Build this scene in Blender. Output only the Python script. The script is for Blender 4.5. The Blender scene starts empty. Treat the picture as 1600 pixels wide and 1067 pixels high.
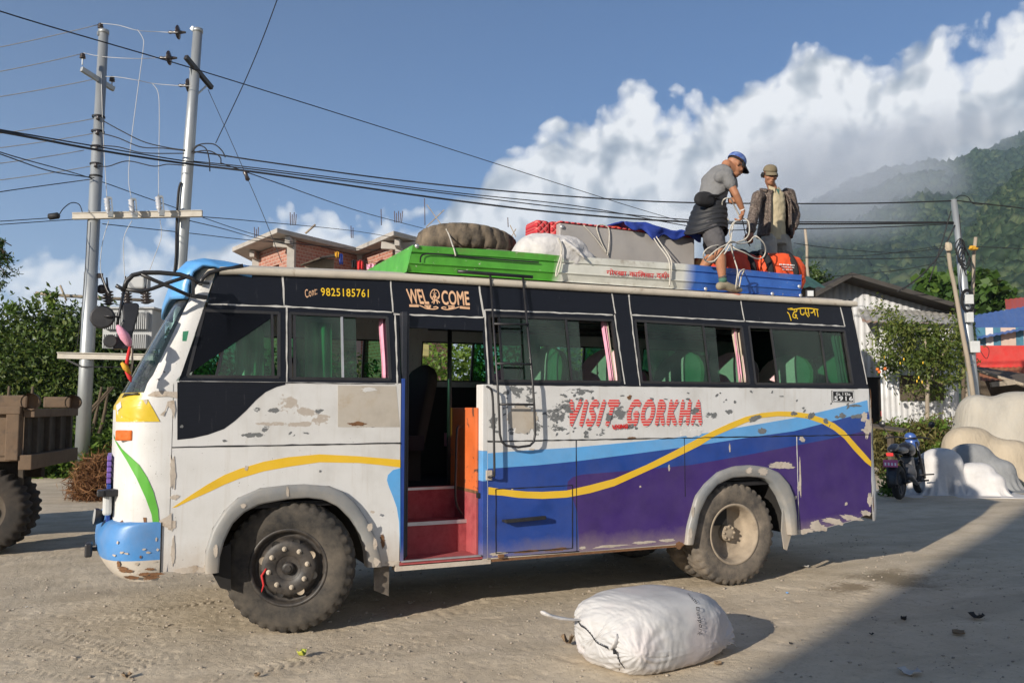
import bpy, bmesh, math, random
import numpy as np
from mathutils import Vector, Matrix
from mathutils.geometry import tessellate_polygon
PI = math.pi
scene = bpy.context.scene
COL = scene.collection
# ------------------------------------------------------------------ camera (metres; Y into the picture, Z up)
FPX, TH, CZ = 1350.0, math.radians(24.4), 1.70
PH = math.atan((635 - 533.5) / FPX)
FW = Vector((math.sin(TH) * math.cos(PH), math.cos(TH) * math.cos(PH), math.sin(PH)))
RT = Vector((math.cos(TH), -math.sin(TH), 0))
UP = RT.cross(FW)
FH = Vector((math.sin(TH), math.cos(TH), 0))
CAM = Vector((0, 0, CZ))
cd = bpy.data.cameras.new("camera"); cam = bpy.data.objects.new("camera", cd); COL.objects.link(cam)
cd.sensor_width = 36; cd.lens = 36 * FPX / 1600; cd.clip_end = 20000; cd.clip_start = 0.05
cam.matrix_world = Matrix(((RT.x, UP.x, -FW.x, 0), (RT.y, UP.y, -FW.y, 0), (RT.z, UP.z, -FW.z, CZ), (0, 0, 0, 1)))
scene.camera = cam

# measured on the photograph, then put on the real plane it lies on
def ray(px, py): return FW + RT * ((px - 800) / FPX) + UP * ((533.5 - py) / FPX)
def onY(px, py, Y):
    d = ray(px, py); return CAM + d * (Y / d.y)
def onG(px, py, z=0.0):
    d = ray(px, py); return CAM + d * ((z - CZ) / d.z)
def atD(px, py, D):                      # D = horizontal distance along the view axis
    d = ray(px, py); return CAM + d * (D / (d.x * FH.x + d.y * FH.y))
def loc2(a, d, z): return CAM + RT * a + FH * d + Vector((0, 0, z - CZ))

# ------------------------------------------------------------------ numpy noise
def _h(x, y, s):
    n = (x * 374761393 + y * 668265263 + s * 974634541) & 0xffffffff
    n = ((n ^ (n >> 13)) * 1274126177) & 0xffffffff
    return ((n ^ (n >> 16)) & 0xffff) / 65535.0
def vnoise(x, y, s=0):
    xi = np.floor(x).astype(np.int64); yi = np.floor(y).astype(np.int64)
    fx = x - xi; fy = y - yi; fx = fx * fx * (3 - 2 * fx); fy = fy * fy * (3 - 2 * fy)
    a = _h(xi, yi, s); b = _h(xi + 1, yi, s); c = _h(xi, yi + 1, s); d = _h(xi + 1, yi + 1, s)
    return (a * (1 - fx) + b * fx) * (1 - fy) + (c * (1 - fx) + d * fx) * fy
def fbm(x, y, o=4, s=0, g=0.5):
    x = np.asarray(x, float); y = np.asarray(y, float)
    t = 0; a = 1; w = 0
    for i in range(o):
        t = t + a * vnoise(x * 2 ** i + 17.3 * i, y * 2 ** i - 9.1 * i, s + i); w += a; a *= g
    return t / w

# ------------------------------------------------------------------ materials
def new_mat(name):
    m = bpy.data.materials.new(name); m.use_nodes = True
    return m, m.node_tree, m.node_tree.nodes["Principled BSDF"]
class NT:
    def __init__(s, t): s.t = t
    def n(s, typ, **kw):
        nd = s.t.nodes.new(typ)
        for k, v in kw.items():
            if k in ('loc',): continue
            if hasattr(nd, k) and k not in nd.inputs: setattr(nd, k, v)
            else: nd.inputs[k].default_value = v
        return nd
    def l(s, a, b): s.t.links.new(a, b)
    def math(s, op, a, b=None, clamp=False):
        nd = s.t.nodes.new('ShaderNodeMath'); nd.operation = op; nd.use_clamp = clamp
        for i, v in enumerate((a, b)):
            if v is None: continue
            if isinstance(v, (int, float)): nd.inputs[i].default_value = v
            else: s.l(v, nd.inputs[i])
        return nd.outputs[0]
    def mix(s, f, a, b, blend='MIX'):
        nd = s.t.nodes.new('ShaderNodeMix'); nd.data_type = 'RGBA'; nd.blend_type = blend
        for i, v in ((0, f), (6, a), (7, b)):
            if isinstance(v, (int, float)): nd.inputs[i].default_value = v
            elif isinstance(v, tuple): nd.inputs[i].default_value = v if len(v) == 4 else (*v, 1)
            else: s.l(v, nd.inputs[i])
        return nd.outputs[2]
    def ramp(s, f, pts, const=False):
        nd = s.t.nodes.new('ShaderNodeValToRGB'); cr = nd.color_ramp
        if const: cr.interpolation = 'CONSTANT'
        while len(cr.elements) < len(pts): cr.elements.new(0.5)
        for e, (p, c) in zip(cr.elements, pts):
            e.position = p; e.color = (c, c, c, 1) if isinstance(c, (int, float)) else ((*c, 1) if len(c) == 3 else c)
        s.l(f, nd.inputs[0]); return nd.outputs[0]
    def noise(s, vec, scale, detail=4, rough=0.55, dist=0.0):
        nd = s.t.nodes.new('ShaderNodeTexNoise'); nd.inputs['Scale'].default_value = scale
        nd.inputs['Detail'].default_value = detail; nd.inputs['Roughness'].default_value = rough; nd.inputs['Distortion'].default_value = dist
        if vec is not None: s.l(vec, nd.inputs['Vector'])
        return nd.outputs['Fac']
    def mapping(s, vec, scale=(1, 1, 1), loc=(0, 0, 0), rot=(0, 0, 0)):
        nd = s.t.nodes.new('ShaderNodeMapping'); nd.inputs['Scale'].default_value = scale
        nd.inputs['Location'].default_value = loc; nd.inputs['Rotation'].default_value = rot
        s.l(vec, nd.inputs['Vector']); return nd.outputs[0]
def geo_pos(k):
    return k.n('ShaderNodeNewGeometry').outputs['Position']
MATS = {}
def mat(name, col, rough=0.6, var=0.25, vscale=6.0, bump=0.0, bscale=40.0, metal=0.0, spec=0.4, dust=0.0, dustcol=(.36, .29, .21), dscale=3.0,
        stretch=(1, 1, 1), sheen=0.0, col2=None, c2lo=.5, c2hi=.6, c2scale=3.0, chips=0.0, chipcol=(.2, .2, .2), chipscale=30., low=None, bdist=.01):
    """principled surface with broad tonal variation, optional dust, second-colour patches, small chips and grime rising from the ground"""
    m, t, b = new_mat(name); k = NT(t); P = k.n('ShaderNodeTexCoord').outputs['Object']
    Q = k.mapping(P, stretch)
    n1 = k.noise(Q, vscale, 6, .6)
    dk = tuple(c * (1 - var) for c in col); lt = tuple(min(1, c * (1 + var * .6)) for c in col)
    c = k.ramp(n1, [(.3, dk), (.5, col), (.72, lt)])
    if col2:
        n2 = k.noise(Q, c2scale, 6, .65, .4)
        f = k.ramp(n2, [(c2lo, 0.0), (c2hi, 1.0)]); c = k.mix(f, c, col2)
    if dust > 0:
        n3 = k.noise(P, dscale, 6, .7)
        f = k.ramp(n3, [(.35, 0.0), (.75, dust)]); c = k.mix(f, c, dustcol)
    if chips > 0:
        n4 = k.noise(P, chipscale, 3, .5)
        f = k.ramp(n4, [(1 - chips, 0.0), (1 - chips + .015, 1.0)]); c = k.mix(f, c, chipcol)
    if low:
        z = k.n('ShaderNodeSeparateXYZ'); k.l(P, z.inputs[0])
        h = k.math('ADD', z.outputs[2], k.math('MULTIPLY', k.noise(P, 5, 5, .7), low[2]))
        f = k.math('MULTIPLY', k.math('SUBTRACT', low[1], h), 1.0 / (low[1] - low[0]), True)
        f = k.math('MULTIPLY', f, low[3]); c = k.mix(f, c, low[4])
    k.l(c, b.inputs['Base Color'])
    r = k.ramp(n1, [(.25, max(0, rough - .08)), (.75, min(1, rough + .1))]); k.l(r, b.inputs['Roughness'])
    b.inputs['Metallic'].default_value = metal; b.inputs['Specular IOR Level'].default_value = spec
    if sheen: b.inputs['Sheen Weight'].default_value = sheen
    if bump > 0:
        bn = k.n('ShaderNodeBump'); bn.inputs['Strength'].default_value = bump; bn.inputs['Distance'].default_value = bdist
        k.l(k.noise(Q, bscale, 6, .6), bn.inputs['Height']); k.l(bn.outputs[0], b.inputs['Normal'])
    MATS[name] = m; return m
def glass(name, tint, dustcol=(.3, .33, .3), dust=.18):
    m, t, b = new_mat(name); k = NT(t); t.nodes.remove(b); out = t.nodes['Material Output']
    P = k.n('ShaderNodeTexCoord').outputs['Object']
    tr = k.n('ShaderNodeBsdfTransparent'); tr.inputs[0].default_value = (*tint, 1)
    gl = k.n('ShaderNodeBsdfGlossy'); gl.inputs['Roughness'].default_value = .04
    lw = k.n('ShaderNodeLayerWeight'); fr = k.math('ADD', k.math('MULTIPLY', k.math('POWER', lw.outputs['Facing'], 5.0), .9), .045)
    mx = k.n('ShaderNodeMixShader'); k.l(fr, mx.inputs[0]); k.l(tr.outputs[0], mx.inputs[1]); k.l(gl.outputs[0], mx.inputs[2])
    df = k.n('ShaderNodeBsdfDiffuse'); df.inputs[0].default_value = (*dustcol, 1)
    s = k.noise(k.mapping(P, (9, 9, 1.3)), 4, 5, .65); s2 = k.noise(P, 3, 4, .6)
    f = k.math('MULTIPLY', k.ramp(s, [(.42, .25), (.75, 1.0)]), k.ramp(s2, [(.3, dust * .3), (.75, dust)]))
    m2 = k.n('ShaderNodeMixShader'); k.l(f, m2.inputs[0]); k.l(mx.outputs[0], m2.inputs[1]); k.l(df.outputs[0], m2.inputs[2])
    k.l(m2.outputs[0], out.inputs[0]); MATS[name] = m; return m

# ------------------------------------------------------------------ mesh builder
class MB:
    def __init__(s): s.v = []; s.f = []; s.m = []; s.s = []
    def add(s, vs, fs, mi=0, smooth=False):
        o = len(s.v); s.v += [tuple(p) for p in vs]
        s.f += [tuple(i + o for i in f) for f in fs]; s.m += [mi] * len(fs); s.s += [smooth] * len(fs)
    def box(s, c, d, mi=0, rot=None, taper=None):
        hx, hy, hz = d[0] / 2, d[1] / 2, d[2] / 2
        vs = [Vector((x * hx * (taper if taper and z > 0 else 1), y * hy * (taper if taper and z > 0 else 1), z * hz)) for z in (-1, 1) for y in (-1, 1) for x in (-1, 1)]
        R = rot if rot is not None else Matrix.Identity(3); c = Vector(c)
        s.add([c + R @ p for p in vs], [(0, 2, 3, 1), (4, 5, 7, 6), (0, 1, 5, 4), (2, 6, 7, 3), (0, 4, 6, 2), (1, 3, 7, 5)], mi)
    def bar(s, a, b, w, h, mi=0, upv=(0, 0, 1)):        # rectangular bar between two points
        a = Vector(a); b = Vector(b); z = (b - a).normalized(); x = z.cross(Vector(upv))
        if x.length < 1e-4: x = z.cross(Vector((0, 1, 0)))
        x.normalize(); y = z.cross(x)
        s.box((a + b) / 2, (w, h, (b - a).length), mi, Matrix((x, y, z)).transposed())
    def tube(s, pts, r, n=8, mi=0, caps=True, smooth=True, flat=1.0):
        pts = [Vector(p) for p in pts]; N = len(pts)
        rs = r if isinstance(r, (list, tuple)) else [r] * N
        rings = []; prev = None
        for i, p in enumerate(pts):
            d = (pts[min(i + 1, N - 1)] - pts[max(i - 1, 0)])
            d = d.normalized() if d.length > 1e-9 else Vector((0, 0, 1))
            if prev is None:
                x = d.cross(Vector((0, 0, 1)));
                if x.length < .05: x = d.cross(Vector((0, 1, 0)))
            else: x = prev - d * prev.dot(d)
            x.normalize(); prev = x; y = d.cross(x)
            rings.append([p + (x * math.cos(2 * PI * j / n) + y * math.sin(2 * PI * j / n) * flat) * rs[i] for j in range(n)])
        vs = [q for R in rings for q in R]
        fs = [(i * n + j, i * n + (j + 1) % n, (i + 1) * n + (j + 1) % n, (i + 1) * n + j) for i in range(N - 1) for j in range(n)]
        if caps: fs += [tuple(reversed(range(n))), tuple((N - 1) * n + j for j in range(n))]
        s.add(vs, fs, mi, smooth)
    def lathe(s, prof, o, axis, n=48, mi=0, fn=None, smooth=True, a0=0):
        """prof: list of (r, h[, mat]); axis: direction of h; fn(angle, i, r, h) -> (r, h)"""
        o = Vector(o); ax = Vector(axis).normalized(); x = ax.orthogonal().normalized()
        if abs(ax.y) > .9: x = Vector((1, 0, 0)); x = (x - ax * x.dot(ax)).normalized()
        y = ax.cross(x); vs = []
        for i, pr in enumerate(prof):
            for j in range(n):
                a = 2 * PI * j / n + a0; r, h = pr[0], pr[1]
                if fn: r, h = fn(a, i, r, h)
                vs.append(o + (x * math.cos(a) + y * math.sin(a)) * r + ax * h)
        N = len(prof)
        for i in range(N - 1):
            mm = prof[i][2] if len(prof[i]) > 2 else mi
            s_f = [(i * n + j, i * n + (j + 1) % n, (i + 1) * n + (j + 1) % n, (i + 1) * n + j) for j in range(n)]
            if i == 0: base = len(s.v); s.v += [tuple(p) for p in vs]
            s.f += [tuple(q + base for q in f) for f in s_f]; s.m += [mm] * n; s.s += [smooth] * n
    def ball(s, c, r, mi=0, nu=16, nv=10, rot=None, smooth=True, fn=None):
        r = (r, r, r) if isinstance(r, (int, float)) else r; c = Vector(c); vs = []; fs = []
        for i in range(nv + 1):
            th = PI * i / nv
            for j in range(nu):
                ph = 2 * PI * j / nu; p = Vector((math.sin(th) * math.cos(ph), math.sin(th) * math.sin(ph), math.cos(th)))
                if fn: p = fn(p)
                p = Vector((p.x * r[0], p.y * r[1], p.z * r[2])); vs.append(c + (rot @ p if rot is not None else p))
        for i in range(nv):
            for j in range(nu): fs.append((i * nu + j, (i + 1) * nu + j, (i + 1) * nu + (j + 1) % nu, i * nu + (j + 1) % nu))
        s.add(vs, fs, mi, smooth)
    def grid(s, fn, nu, nv, mi=0, smooth=True, mif=None):
        vs = [fn(i / nu, j / nv) for i in range(nu + 1) for j in range(nv + 1)]
        o = len(s.v); s.v += [tuple(p) for p in vs]
        for i in range(nu):
            for j in range(nv):
                a = i * (nv + 1) + j; s.f.append((o + a, o + a + 1, o + a + nv + 2, o + a + nv + 1))
                s.m.append(mif(i, j) if mif else mi); s.s.append(smooth)
    def prism(s, poly, mapf, o0, o1, holes=(), mi=0, side=True, back=True, split=0):
        """flat outline in 2-D carried onto a surface by mapf(u, v, off): front at o0, back at o1"""
        loops = [list(poly)] + [list(h) for h in holes]
        flat = [p for L in loops for p in L]
        tris = tessellate_polygon([[Vector((p[0], p[1], 0)) for p in L] for L in loops])
        if split:
            tr = [[flat[i] for i in t] for t in tris]
            for _ in range(split):
                nt = []
                for a, b, c in tr:
                    ab = ((a[0] + b[0]) / 2, (a[1] + b[1]) / 2); bc = ((c[0] + b[0]) / 2, (c[1] + b[1]) / 2); ca = ((a[0] + c[0]) / 2, (a[1] + c[1]) / 2)
                    big = max(math.hypot(a[0] - b[0], a[1] - b[1]), math.hypot(b[0] - c[0], b[1] - c[1]), math.hypot(a[0] - c[0], a[1] - c[1])) > .02
                    nt += [(a, ab, ca), (ab, b, bc), (ca, bc, c), (ab, bc, ca)] if big else [(a, b, c)]
                tr = nt
            vs = []; fs = []
            for a, b, c in tr:
                ar = (b[0] - a[0]) * (c[1] - a[1]) - (c[0] - a[0]) * (b[1] - a[1])
                if abs(ar) < 1e-12: continue
                if ar < 0: b, c = c, b
                q = len(vs); vs += [mapf(p[0], p[1], o0) for p in (a, b, c)]; fs.append((q, q + 1, q + 2))
            s.add(vs, fs, mi, True); return
        n = len(flat); vs = [mapf(p[0], p[1], o0) for p in flat] + [mapf(p[0], p[1], o1) for p in flat]
        fs = [];
        for t in tris:
            a, b, c = (flat[i] for i in t); ar = (b[0] - a[0]) * (c[1] - a[1]) - (c[0] - a[0]) * (b[1] - a[1])
            if abs(ar) < 1e-12: continue
            t = tuple(t) if ar > 0 else tuple(reversed(t)); fs.append(t)
            if back: fs.append(tuple(i + n for i in reversed(t)))
        if side:
            q = 0
            for L in loops:
                m_ = len(L); ar = sum(L[i][0] * L[(i + 1) % m_][1] - L[(i + 1) % m_][0] * L[i][1] for i in range(m_))
                for i in range(m_):
                    a = q + i; b = q + (i + 1) % m_
                    fs.append((a, a + n, b + n, b) if (ar > 0) == (L is loops[0]) else (a, b, b + n, a + n))
                q += m_
        s.add(vs, fs, mi)
    def build(s, name, mats, parent=None, bevel=0.0, sub=0, solid=0.0, seg=2, merge=False, local=False):
        me = bpy.data.meshes.new(name); ob = bpy.data.objects.new(name, me)
        off = Vector((0, 0, 0)); p = parent
        while p is not None and not local: off += Vector(p.location); p = p.parent
        nv = np.array(s.v, dtype=np.float64).reshape(-1, 3) - np.array(off)
        me.from_pydata(nv.tolist(), [], s.f)
        for m in (mats if isinstance(mats, (list, tuple)) else [mats]): me.materials.append(MATS[m] if isinstance(m, str) else m)
        me.polygons.foreach_set('material_index', s.m); me.polygons.foreach_set('use_smooth', s.s); me.update()
        if merge:
            bm = bmesh.new(); bm.from_mesh(me); bmesh.ops.remove_doubles(bm, verts=bm.verts, dist=1e-5); bm.to_mesh(me); bm.free()
        COL.objects.link(ob)
        if parent is not None: ob.parent = parent
        if solid:
            md = ob.modifiers.new('solid', 'SOLIDIFY'); md.thickness = solid
        if bevel:
            md = ob.modifiers.new('bevel', 'BEVEL'); md.width = bevel; md.segments = seg; md.limit_method = 'ANGLE'; md.angle_limit = math.radians(40)
        if sub:
            md = ob.modifiers.new('sub', 'SUBSURF'); md.levels = sub; md.render_levels = sub
        return ob
    def build_islands(s, name, mats, parent=None, **kw):
        par = list(range(len(s.v)))
        def find(a):
            while par[a] != a: par[a] = par[par[a]]; a = par[a]
            return a
        for f in s.f:
            for q in f[1:]: par[find(q)] = find(f[0])
        groups = {}
        for i, f in enumerate(s.f): groups.setdefault(find(f[0]), []).append(i)
        out = []
        for g in groups.values():
            m = MB(); idx = {}
            for i in g:
                for q in s.f[i]:
                    if q not in idx: idx[q] = len(m.v); m.v.append(s.v[q])
                m.f.append(tuple(idx[q] for q in s.f[i])); m.m.append(s.m[i]); m.s.append(s.s[i])
            out.append(m.build(name, mats, parent, **kw))
        return out
    def blob(s, name, mats, parent=None, voxel=0.008, smooth=6, disp=None):
        """closed lumps fused into one continuous skin"""
        ob = s.build(name, mats, parent)
        md = ob.modifiers.new('fuse', 'REMESH'); md.mode = 'VOXEL'; md.voxel_size = voxel; md.use_smooth_shade = True
        md = ob.modifiers.new('relax', 'SMOOTH'); md.factor = .5; md.iterations = smooth
        if disp:
            for q, (st, sc) in enumerate(disp):
                tx = bpy.data.textures.new(name + '_folds', 'CLOUDS'); tx.noise_scale = sc; tx.noise_depth = 2
                d = ob.modifiers.new('folds', 'DISPLACE'); d.texture = tx; d.strength = st; d.texture_coords = 'LOCAL'
        return ob
def raw_mesh(name, V, Fq, mats, parent=None, attr=None, smooth=False, mi=None):
    """fast path for many faces: V (n,3), Fq (m,k) of equal size"""
    me = bpy.data.meshes.new(name); ob = bpy.data.objects.new(name, me)
    off = Vector((0, 0, 0)); p = parent
    while p is not None: off += Vector(p.location); p = p.parent
    V = np.asarray(V, np.float32) - np.array(off, np.float32); k = Fq.shape[1]; m = len(Fq)
    me.vertices.add(len(V)); me.vertices.foreach_set('co', V.ravel())
    me.loops.add(m * k); me.loops.foreach_set('vertex_index', Fq.astype(np.int32).ravel())
    me.polygons.add(m); me.polygons.foreach_set('loop_start', np.arange(0, m * k, k, dtype=np.int32))
    if smooth: me.polygons.foreach_set('use_smooth', np.ones(m, bool))
    for q in (mats if isinstance(mats, (list, tuple)) else [mats]): me.materials.append(MATS[q])
    if mi is not None: me.polygons.foreach_set('material_index', np.asarray(mi, np.int32))
    if attr is not None:
        a = me.attributes.new('tone', 'FLOAT', 'FACE'); a.data.foreach_set('value', np.asarray(attr, np.float32))
    me.update(calc_edges=True); me.validate()
    COL.objects.link(ob)
    if parent is not None: ob.parent = parent
    return ob
def thing(name, label, cat, loc=(0, 0, 0), group=None):
    o = bpy.data.objects.new(name, None); COL.objects.link(o); o.location = loc; o.empty_display_size = .2
    return tag(o, label, cat, group)
def tag(o, label, cat, group=None):
    o['label'] = label; o['category'] = cat
    if group: o['group'] = group
    return o
def kind(o, k): o['kind'] = k; return o
def arc(c, r, a0, a1, n): return [(c[0] + r * math.cos(a0 + (a1 - a0) * i / n), c[1] + r * math.sin(a0 + (a1 - a0) * i / n)) for i in range(n + 1)]
def smooth_line(pts, n=6):                 # Catmull-Rom through the points
    pts = [Vector(p) for p in pts]; out = []
    for i in range(len(pts) - 1):
        p0 = pts[max(i - 1, 0)]; p1 = pts[i]; p2 = pts[i + 1]; p3 = pts[min(i + 2, len(pts) - 1)]
        for j in range(n):
            t = j / n; out.append(.5 * ((2 * p1) + (p2 - p0) * t + (2 * p0 - 5 * p1 + 4 * p2 - p3) * t * t + (3 * p1 - p0 - 3 * p2 + p3) * t ** 3))
    out.append(pts[-1]); return out
def text_mesh(body, shear=0.0, space=1.0, res=4):
    """outline of lettering as flat triangles in the unit square of its own bounding box"""
    c = bpy.data.curves.new('lettering', 'FONT'); c.body = body; c.shear = shear; c.space_character = space; c.resolution_u = res; c.offset = 0
    o = bpy.data.objects.new('lettering', c); COL.objects.link(o); bpy.context.view_layer.update()
    dg = bpy.context.evaluated_depsgraph_get(); me = bpy.data.meshes.new_from_object(o.evaluated_get(dg))
    V = [(v.co.x, v.co.y) for v in me.vertices]; Fs = [tuple(p.vertices) for p in me.polygons]
    bpy.data.objects.remove(o); bpy.data.meshes.remove(me)
    xs = [p[0] for p in V]; ys = [p[1] for p in V]; x0, x1, y0, y1 = min(xs), max(xs), min(ys), max(ys)
    return [((x - x0) / (x1 - x0), (y - y0) / (y1 - y0)) for x, y in V], Fs
def quad_map(q):                            # q: TL, TR, BR, BL in 2-D
    tl, tr, br, bl = [Vector(p) for p in q]
    return lambda u, v: (bl * (1 - u) + br * u) * (1 - v) + (tl * (1 - u) + tr * u) * v
def put_text(mb, body, q, mapf, off, mi=0, shear=0.0, space=1.0, bold=0):
    V, Fs = text_mesh(body, shear, space); g = quad_map(q)
    for dx, dy in ([(0, 0)] if not bold else [(-bold, 0), (bold, 0), (0, bold * 1.5), (0, -bold * 1.5), (0, 0)]):
        vs = []
        for u, v in V:
            p = g(u, v); vs.append(mapf(p[0] + dx, p[1] + dy, off))
        mb.add(vs, Fs, mi); off -= .0003
# foliage: many small folded leaves
def leaves(P, size, rng, out=None, droop=.3, wide=.5):
    """P (n,3) leaf positions; returns verts (4n,3), quads (n,4)"""
    n = len(P); L = size * (0.6 + .8 * rng.random(n))[:, None]
    d = rng.normal(size=(n, 3)); d[:, 2] -= droop
    if out is not None: d += out * .9
    d /= np.linalg.norm(d, axis=1)[:, None]
    w = np.cross(d, rng.normal(size=(n, 3))); w /= np.linalg.norm(w, axis=1)[:, None] + 1e-9
    nn = np.cross(d, w)
    a = P - d * L * .5; b = P + w * L * wide * .5 + nn * L * .12; c = P + d * L * .5; e = P - w * L * wide * .5 + nn * L * .12
    V = np.stack([a, b, c, e], 1).reshape(-1, 3); F = np.arange(4 * n).reshape(n, 4)
    return V, F
def leaf_mat(name, lo, mid, hi, trans=.35, rough=.5):
    m, t, b = new_mat(name); k = NT(t); at = k.n('ShaderNodeAttribute'); at.attribute_name = 'tone'
    c = k.ramp(at.outputs['Fac'], [(0, lo), (.5, mid), (1, hi)])
    k.l(c, b.inputs['Base Color']); b.inputs['Roughness'].default_value = rough; b.inputs['Specular IOR Level'].default_value = .35
    tl = k.n('ShaderNodeBsdfTranslucent'); k.l(c, tl.inputs[0]); mx = k.n('ShaderNodeMixShader'); mx.inputs[0].default_value = trans
    k.l(b.outputs[0], mx.inputs[1]); k.l(tl.outputs[0], mx.inputs[2]); k.l(mx.outputs[0], t.nodes['Material Output'].inputs[0])
    MATS[name] = m; return m
def crown_points(blobs, n, rng, clump=.25, shell=.55):
    """blobs: (x,y,z,rx,ry,rz); leaf clumps spread through the outer volume of each lobe"""
    B = np.array(blobs, float); vol = (B[:, 3] * B[:, 4] * B[:, 5]) ** .67; pr = vol / vol.sum()
    nc = max(1, n // 28); bi = rng.choice(len(B), nc, p=pr)
    d = rng.normal(size=(nc, 3)); d /= np.linalg.norm(d, axis=1)[:, None]
    r = shell + (1.08 - shell) * rng.random(nc) ** .6
    C = B[bi, :3] + d * B[bi, 3:6] * r[:, None]
    ci = rng.integers(0, nc, n); g = rng.normal(size=(n, 3)) * clump
    tone = np.clip(.5 + .22 * rng.normal(size=nc), 0, 1)
    return C[ci] + g, d[ci], np.clip(tone[ci] + .12 * rng.normal(size=n), 0, 1)
def plant(name, label, cat, base, blobs, n, size, mats, rng, trunk=(), group=None, clump=.25, shell=.55, droop=.3, wide=.5, zmin=0.02):
    t = thing(name, label, cat, base, group)
    P, O, tone = crown_points(blobs, n, rng, clump, shell); P[:, 2] = np.maximum(P[:, 2], zmin)
    V, F = leaves(P, size, rng, O, droop, wide)
    raw_mesh('crown', V, F, mats[0], t, tone)
    if trunk:
        mb = MB()
        for pts, rs in trunk: mb.tube(smooth_line(pts, 4), [rs[0] + (rs[1] - rs[0]) * i / (4 * (len(pts) - 1)) for i in range(4 * (len(pts) - 1) + 1)], 7)
        mb.build('trunk', mats[1], t)
    return t
# ------------------------------------------------------------------ cloth: hung or blown up by a small solver, so that folds fall where they would
class Cloth:
    def __init__(s, P, pairs, stiff, tris=None):
        s.P = P.copy(); s.V = np.zeros_like(P); s.tris = tris
        s.groups = []
        for (a, b, L), k_ in zip(pairs, stiff): s.groups.append((a, b, L, k_))
    def solve(s, it, comp=.25):
        n = len(s.P)
        for _ in range(it):
            acc = np.zeros_like(s.P); cnt = np.zeros(n)
            for a, b, L, k_ in s.groups:
                d = s.P[b] - s.P[a]; l = np.linalg.norm(d, axis=1) + 1e-9; e = (l - L) / l; e = np.where(e < 0, e * comp, e) * k_ * .5
                c = d * e[:, None]
                for q in range(3): acc[:, q] += np.bincount(a, c[:, q], n) - np.bincount(b, c[:, q], n)
                cnt += np.bincount(a, minlength=n) + np.bincount(b, minlength=n)
            s.P += acc / np.maximum(cnt, 1)[:, None] * 2.6
    def normals(s):
        A, B, C = (s.P[s.tris[:, i]] for i in range(3)); nn = np.cross(B - A, C - A); N = np.zeros_like(s.P)
        for i in range(3):
            for q in range(3): N[:, q] += np.bincount(s.tris[:, i], nn[:, q], len(s.P))
        return N / 6
    def run(s, steps, dt=.02, it=8, g=-9.8, press=0.0, collide=None, damp=.96, comp=.25, fric=.5):
        for k_ in range(steps):
            old = s.P.copy(); F = np.zeros_like(s.P); F[:, 2] = g
            if press:
                N = s.normals(); A, B, C = (s.P[s.tris[:, i]] for i in range(3)); vol = (A * np.cross(B, C)).sum() / 6; N /= np.linalg.norm(N, axis=1)[:, None] + 1e-9
                F += N * 90 * np.clip((press - vol) / press * 4, -.5, 1.0)
            s.V = (s.V + F * dt) * damp; v = np.linalg.norm(s.V, axis=1); s.V *= np.minimum(1, 2.0 / (v + 1e-6))[:, None]; s.P = s.P + s.V * dt
            s.solve(it, comp)
            hit = np.zeros(len(s.P), bool)
            if collide: hit = collide(s.P)
            s.V = (s.P - old) / dt; s.V[hit] *= fric
def grid_cloth(nu, nv, pos, w, h, seed=0):
    rg = np.random.default_rng(seed); I = np.arange(nu * nv).reshape(nu, nv); du, dv = w / (nu - 1), h / (nv - 1)
    mk = lambda a, b, L: (a.ravel(), b.ravel(), np.full(a.size, L))
    pr = [mk(I[:-1], I[1:], du), mk(I[:, :-1], I[:, 1:], dv), mk(I[:-1, :-1], I[1:, 1:], math.hypot(du, dv)), mk(I[1:, :-1], I[:-1, 1:], math.hypot(du, dv)), mk(I[:-2], I[2:], 2 * du), mk(I[:, :-2], I[:, 2:], 2 * dv)]
    F = np.stack([I[:-1, :-1], I[1:, :-1], I[1:, 1:], I[:-1, 1:]], -1).reshape(-1, 4)
    return pr, [1, 1, .5, .5, .12, .12], F
def drape(name, label, cat, m, bodies, w, h, c, rot, n=56, steps=110, seed=0, solid=.008, cover=None):
    """a cloth of w x h dropped over ellipsoids (x, y, z, rx, ry, rz, turn) standing on the ground"""
    nu = n; nv = max(12, int(n * h / w)); rg = np.random.default_rng(seed); ca_, sa_ = math.cos(rot), math.sin(rot)
    u, v = np.meshgrid(np.linspace(-w / 2, w / 2, nu), np.linspace(-h / 2, h / 2, nv), indexing='ij')
    top_ = max(b[2] + b[5] for b in bodies) + .03; X = c[0] + u * ca_ - v * sa_; Y = c[1] + u * sa_ + v * ca_
    P = np.stack([X, Y, top_ + .05 * fbm(u * 3 + seed, v * 3, 3, seed)], -1).reshape(-1, 3) + rg.normal(size=(nu * nv, 3)) * .004
    pr, st, F = grid_cloth(nu, nv, P, w, h)
    B = [(np.array(b[:3]), np.array(b[3:6]), b[6] if len(b) > 6 else 0) for b in bodies]
    def col(P):
        hit = P[:, 2] < .012; P[hit, 2] = .012
        for c_, r_, t in B:
            q = P - c_; x = q[:, 0] * math.cos(t) + q[:, 1] * math.sin(t); y = -q[:, 0] * math.sin(t) + q[:, 1] * math.cos(t); L = np.stack([x, y, q[:, 2]], 1) / r_
            f = (np.abs(L) ** 2.6).sum(1) ** (1 / 2.6); ins = f < 1
            if ins.any(): P[ins] = c_ + q[ins] / np.maximum(f[ins], .05)[:, None]; hit |= ins
        return hit
    cl_ = Cloth(P, pr, st); cl_.run(steps, .022, 22, collide=col)
    o = raw_mesh(name, cl_.P, F, m, smooth=True); md = o.modifiers.new('sub', 'SUBSURF'); md.levels = md.render_levels = 1
    md = o.modifiers.new('solid', 'SOLIDIFY'); md.thickness = solid; return tag(o, label, cat)
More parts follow.
